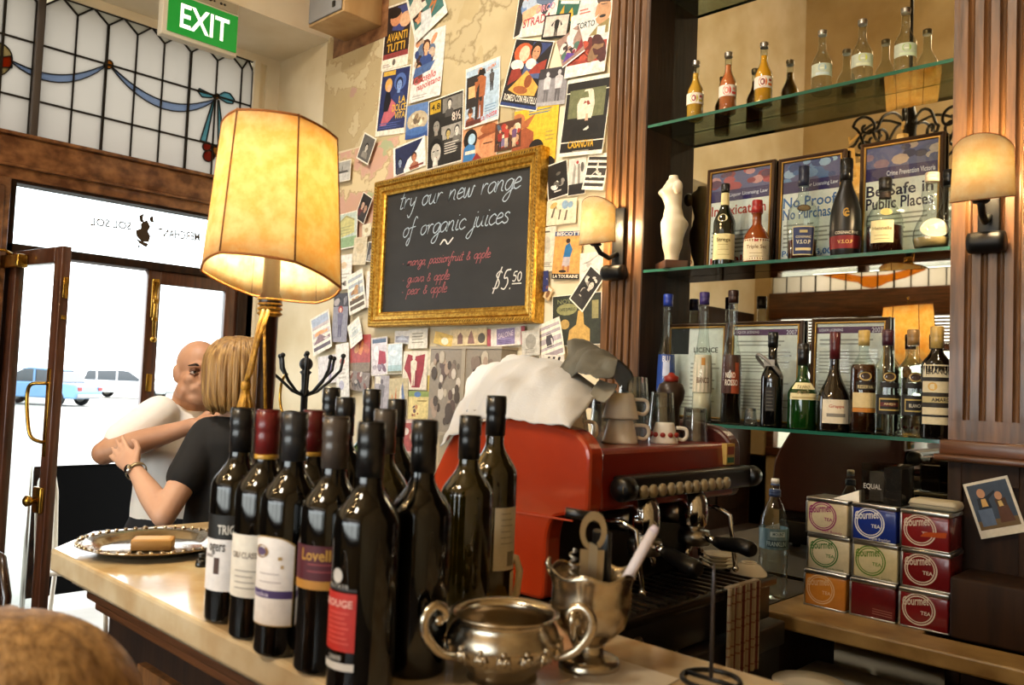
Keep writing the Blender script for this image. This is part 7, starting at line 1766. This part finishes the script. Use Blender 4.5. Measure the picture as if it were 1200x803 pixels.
t = thing('bar_stool', 'wooden stool under the seated guest at the lower left', 'stool', (pel.x, pel.y, 0))
m = MB(); m.lathe([(0, .425), (.17, .425), (.18, .435), (.17, .455), (0, .455)], 28); m.build('seat', WOOD, t)
for k in range(4):
    a_ = PI/4+PI/2*k; m = MB(); m.tube([(.13*math.cos(a_), .13*math.sin(a_), .43), (.18*math.cos(a_), .18*math.sin(a_), 0)], .016, 10); m.build('leg', WOOD, t)
m = MB(); m.tube([(.165*math.cos(2*PI*k/28), .165*math.sin(2*PI*k/28), .16) for k in range(29)], .009, 8); m.build('foot_ring', IRON, t)
# ------------------------------------------------------------------ chairs, windbreak and cars beyond the door; lamps in the room behind
black_can = mat('black_canvas', '030303', .9, spec=.1)
t = thing('windbreak', 'black canvas windbreak panel standing outside the door', 'windbreak', (-5.95, 2.5, -.1))
m = MB(); m.box((-.006, -.72, .1), (.006, 1.1, .925)); m.build('canvas', black_can, t)
for y in (-.72, 1.1): m = MB(); m.tube([(0, y, 0), (0, y, .95)], .016, 10); m.lathe([(0, 0), (.12, 0), (.12, .015), (0, .02)], 20, (0, y, 0)); m.build('post', STEEL, t)
m = MB(); m.tube([(0, -.72, .93), (0, 1.1, .93)], .010, 8); m.build('top_rail', black_can, t)
def cafe_chair(label, loc, rz, m_, pad=None, h=.86):
    t = thing('cafe_chair', label, 'chair', loc, rz)
    m = MB(); m.box((-.19, -.19, .43), (.19, .19, .455), .01); m.build('seat', pad or m_, t)
    m = MB(); m.tube([(-.18, .18, .44), (-.185, .20, h-.12), (-.13, .205, h-.02), (0, .21, h), (.13, .205, h-.02), (.185, .20, h-.12), (.18, .18, .44)], .013, 10); m.build('back_frame', m_, t)
    m = MB(); m.tube([(-.11, .185, .46), (-.12, .2, h-.16), (-.06, .205, h-.09), (0, .207, h-.08), (.06, .205, h-.09), (.12, .2, h-.16), (.11, .185, .46)], .009, 8); m.build('inner_loop', m_, t)
    for sx in (-1, 1):
        for sy in (-1, 1): m = MB(); m.tube([(sx*.17, sy*.17, .435), (sx*.195, sy*.2, 0)], .013, 8); m.build('leg', m_, t)
    return t
wm = mat('white_painted_metal', 'd0c8b8', .4)
P = at(68, 562, 4.75)
a_ = R(148); cafe_chair('white metal cafe chair outside, seen between door leaf and counter', (P.x+.2*math.sin(a_)-.1, P.y-.2*math.cos(a_)-.02, -.1), a_, wm, h=.97)
P = at(165, 640, 4.9)
cafe_chair('pale chair outside behind the man in white', (P.x+.1, P.y+.42, -.1), R(-30), wm, h=.78)
P = at(2, 628, 2.5)
cafe_chair('dark bentwood chair inside at the left edge of the picture', (P.x-.02, P.y-.24, 0), R(10), mat('dark_bentwood', '2a1710', .25, coat=.5), h=.95)
def car(label, loc, rz, paint, glass='2a3238', wagon=False):
    t = thing('car', label, 'car', loc, rz)
    pm = mat(paint[0], paint[1], .25, coat=.6)
    # profile along x (front at +x)
    low = [(-2.15, .30), (-2.2, .55), (-2.15, .86), (-1.6 if not wagon else -2.1, .92), (.85, .92), (1.9, .80), (2.15, .62), (2.15, .32)]
    m = MB(); pts = rounded([Vector(q) for q in low], .12); m.prism([(a_.x, -.86, a_.y) for a_ in pts], (0, 1.72, 0)); m.build('car_body', pm, t, bevel=.06)
    roof = [(-1.55, .9), (-1.15, 1.36), (-.1, 1.42), (.25, 1.36), (.95, .92)] if not wagon else [(-2.0, .9), (-1.85, 1.38), (-.1, 1.45), (.25, 1.38), (.95, .92)]
    m = MB(); pts = rounded([Vector(q) for q in roof], .1); m.prism([(a_.x, -.74, a_.y) for a_ in pts], (0, 1.48, 0)); m.build('cabin_glass', mat(paint[0]+'_glass', glass, .1, coat=.5), t, bevel=.05)
    m = MB(); m.prism([(a_, -.70, z) for a_, z in ((roof[1][0]+.02, 1.37), (roof[1][0]+.05, 1.43), (-.1, 1.475), (.2, 1.43), (.25, 1.38))], (0, 1.40, 0)); m.build('roof', pm, t, bevel=.03)
    for x in ((-.35, -1.35) if wagon else (-.35,)): m = MB(); m.box((x-.04, -.77, .88), (x+.04, .77, 1.40)); m.build('door_pillar', pm, t)
    for x in (-1.35, 1.35):
        for y in (-.80, .80): m = MB(); m.lathe([(0, -.09), (.2, -.09), (.30, -.08), (.32, -.05), (.32, .05), (.30, .08), (.2, .09), (0, .09)], 24, (x, y, .32), ax=(0, 1, 0)); w_ = m.build('wheel', mat('tyre', '141414', .8), t); m = MB(); m.lathe([(0, -.1), (.17, -.098), (.18, -.09), (.18, .09), (.17, .098), (0, .1)], 16, (x, y, .32), ax=(0, 1, 0)); m.build('hub', STEEL, w_)
    for x in (-2.2, 2.16): m = MB(); m.box((x-.05, -.8, .34), (x+.05, .8, .50), .03); m.build('bumper', mat('bumper_grey', '8c8c8c', .4), t)
    for y in (-.68, .68): m = MB(); m.box((-2.215, y-.12, .62), (-2.15, y+.12, .76)); m.build('tail_light', mat('tail_red', '8a1810', .3), t)
for y in (): pass
P = on(84, 476, 'z', -.1); dv = (FH*.25-RH).normalized()
car('blue sedan parked across the street, half hidden by the door leaf', (P.x-1.2, P.y-.9, -.1), math.atan2(RH.y, RH.x)+R(175), ('blue_car_paint', '5a86b0'))
P = on(150, 467, 'z', -.1)
car('white station wagon parked farther along the street', (P.x, P.y, -.1), math.atan2(RH.y, RH.x)+R(5), ('white_car_paint', 'c8ccd0'), wagon=True)

# chandelier and pendant lamp in the room behind the camera (seen in the bar mirror)
def mir(px, py, d): P_ = at(px, py, d); P_.y = 2*2.555-P_.y; return P_
c = mir(1066, 160, 5.6)
t = thing('chandelier', 'black wrought iron chandelier with scrolls, reflected in the bar mirror', 'chandelier', c)
m = MB(); m.tube([(0, 0, ZC-c.z), (0, 0, .25)], .012, 8); m.lathe([(0, -.22), (.02, -.20), (.05, -.12), (.035, -.02), (.05, .10), (.03, .2), (0, .28)], 16); m.build('stem', IRON, t)
def scroll(mb, ang, flip=1):
    ca, sa = math.cos(ang), math.sin(ang); pts = [(.03, -.10), (.16, -.16), (.28, -.10), (.34, .02)]
    for k in range(40):
        q = k*.19; r_ = .085*(1-k/46); pts.append((.29+r_*math.cos(q), .05+r_*math.sin(q)))
    mb.tube([(q.x*ca, q.x*sa, q.z*flip) for q in spl([(a_, 0, b_) for a_, b_ in pts], 3)], .010, 8)
for k in range(6):
    a_ = 2*PI*k/6+.3; m = MB(); scroll(m, a_); scroll(m, a_+.5, -.8); m.build('scroll_arm', IRON, t)
    sx, sy = .40*math.cos(a_), .40*math.sin(a_)
    m = MB(); m.tube([(.34*math.cos(a_), .34*math.sin(a_), .0), (sx, sy, -.06), (sx, sy, -.02)], .008, 8); m.lathe([(.04, -.30), (.055, -.30), (.035, -.10), (.03, -.10)], 6, (sx, sy, .0), smooth=False, closed=True)
    m.build('lamp_shade', SHADE, t)
    light('chandelier_bulb_light', 'POINT', (c.x+sx, c.y+sy, c.z-.42), 9.0, (1, .66, .3), .02)
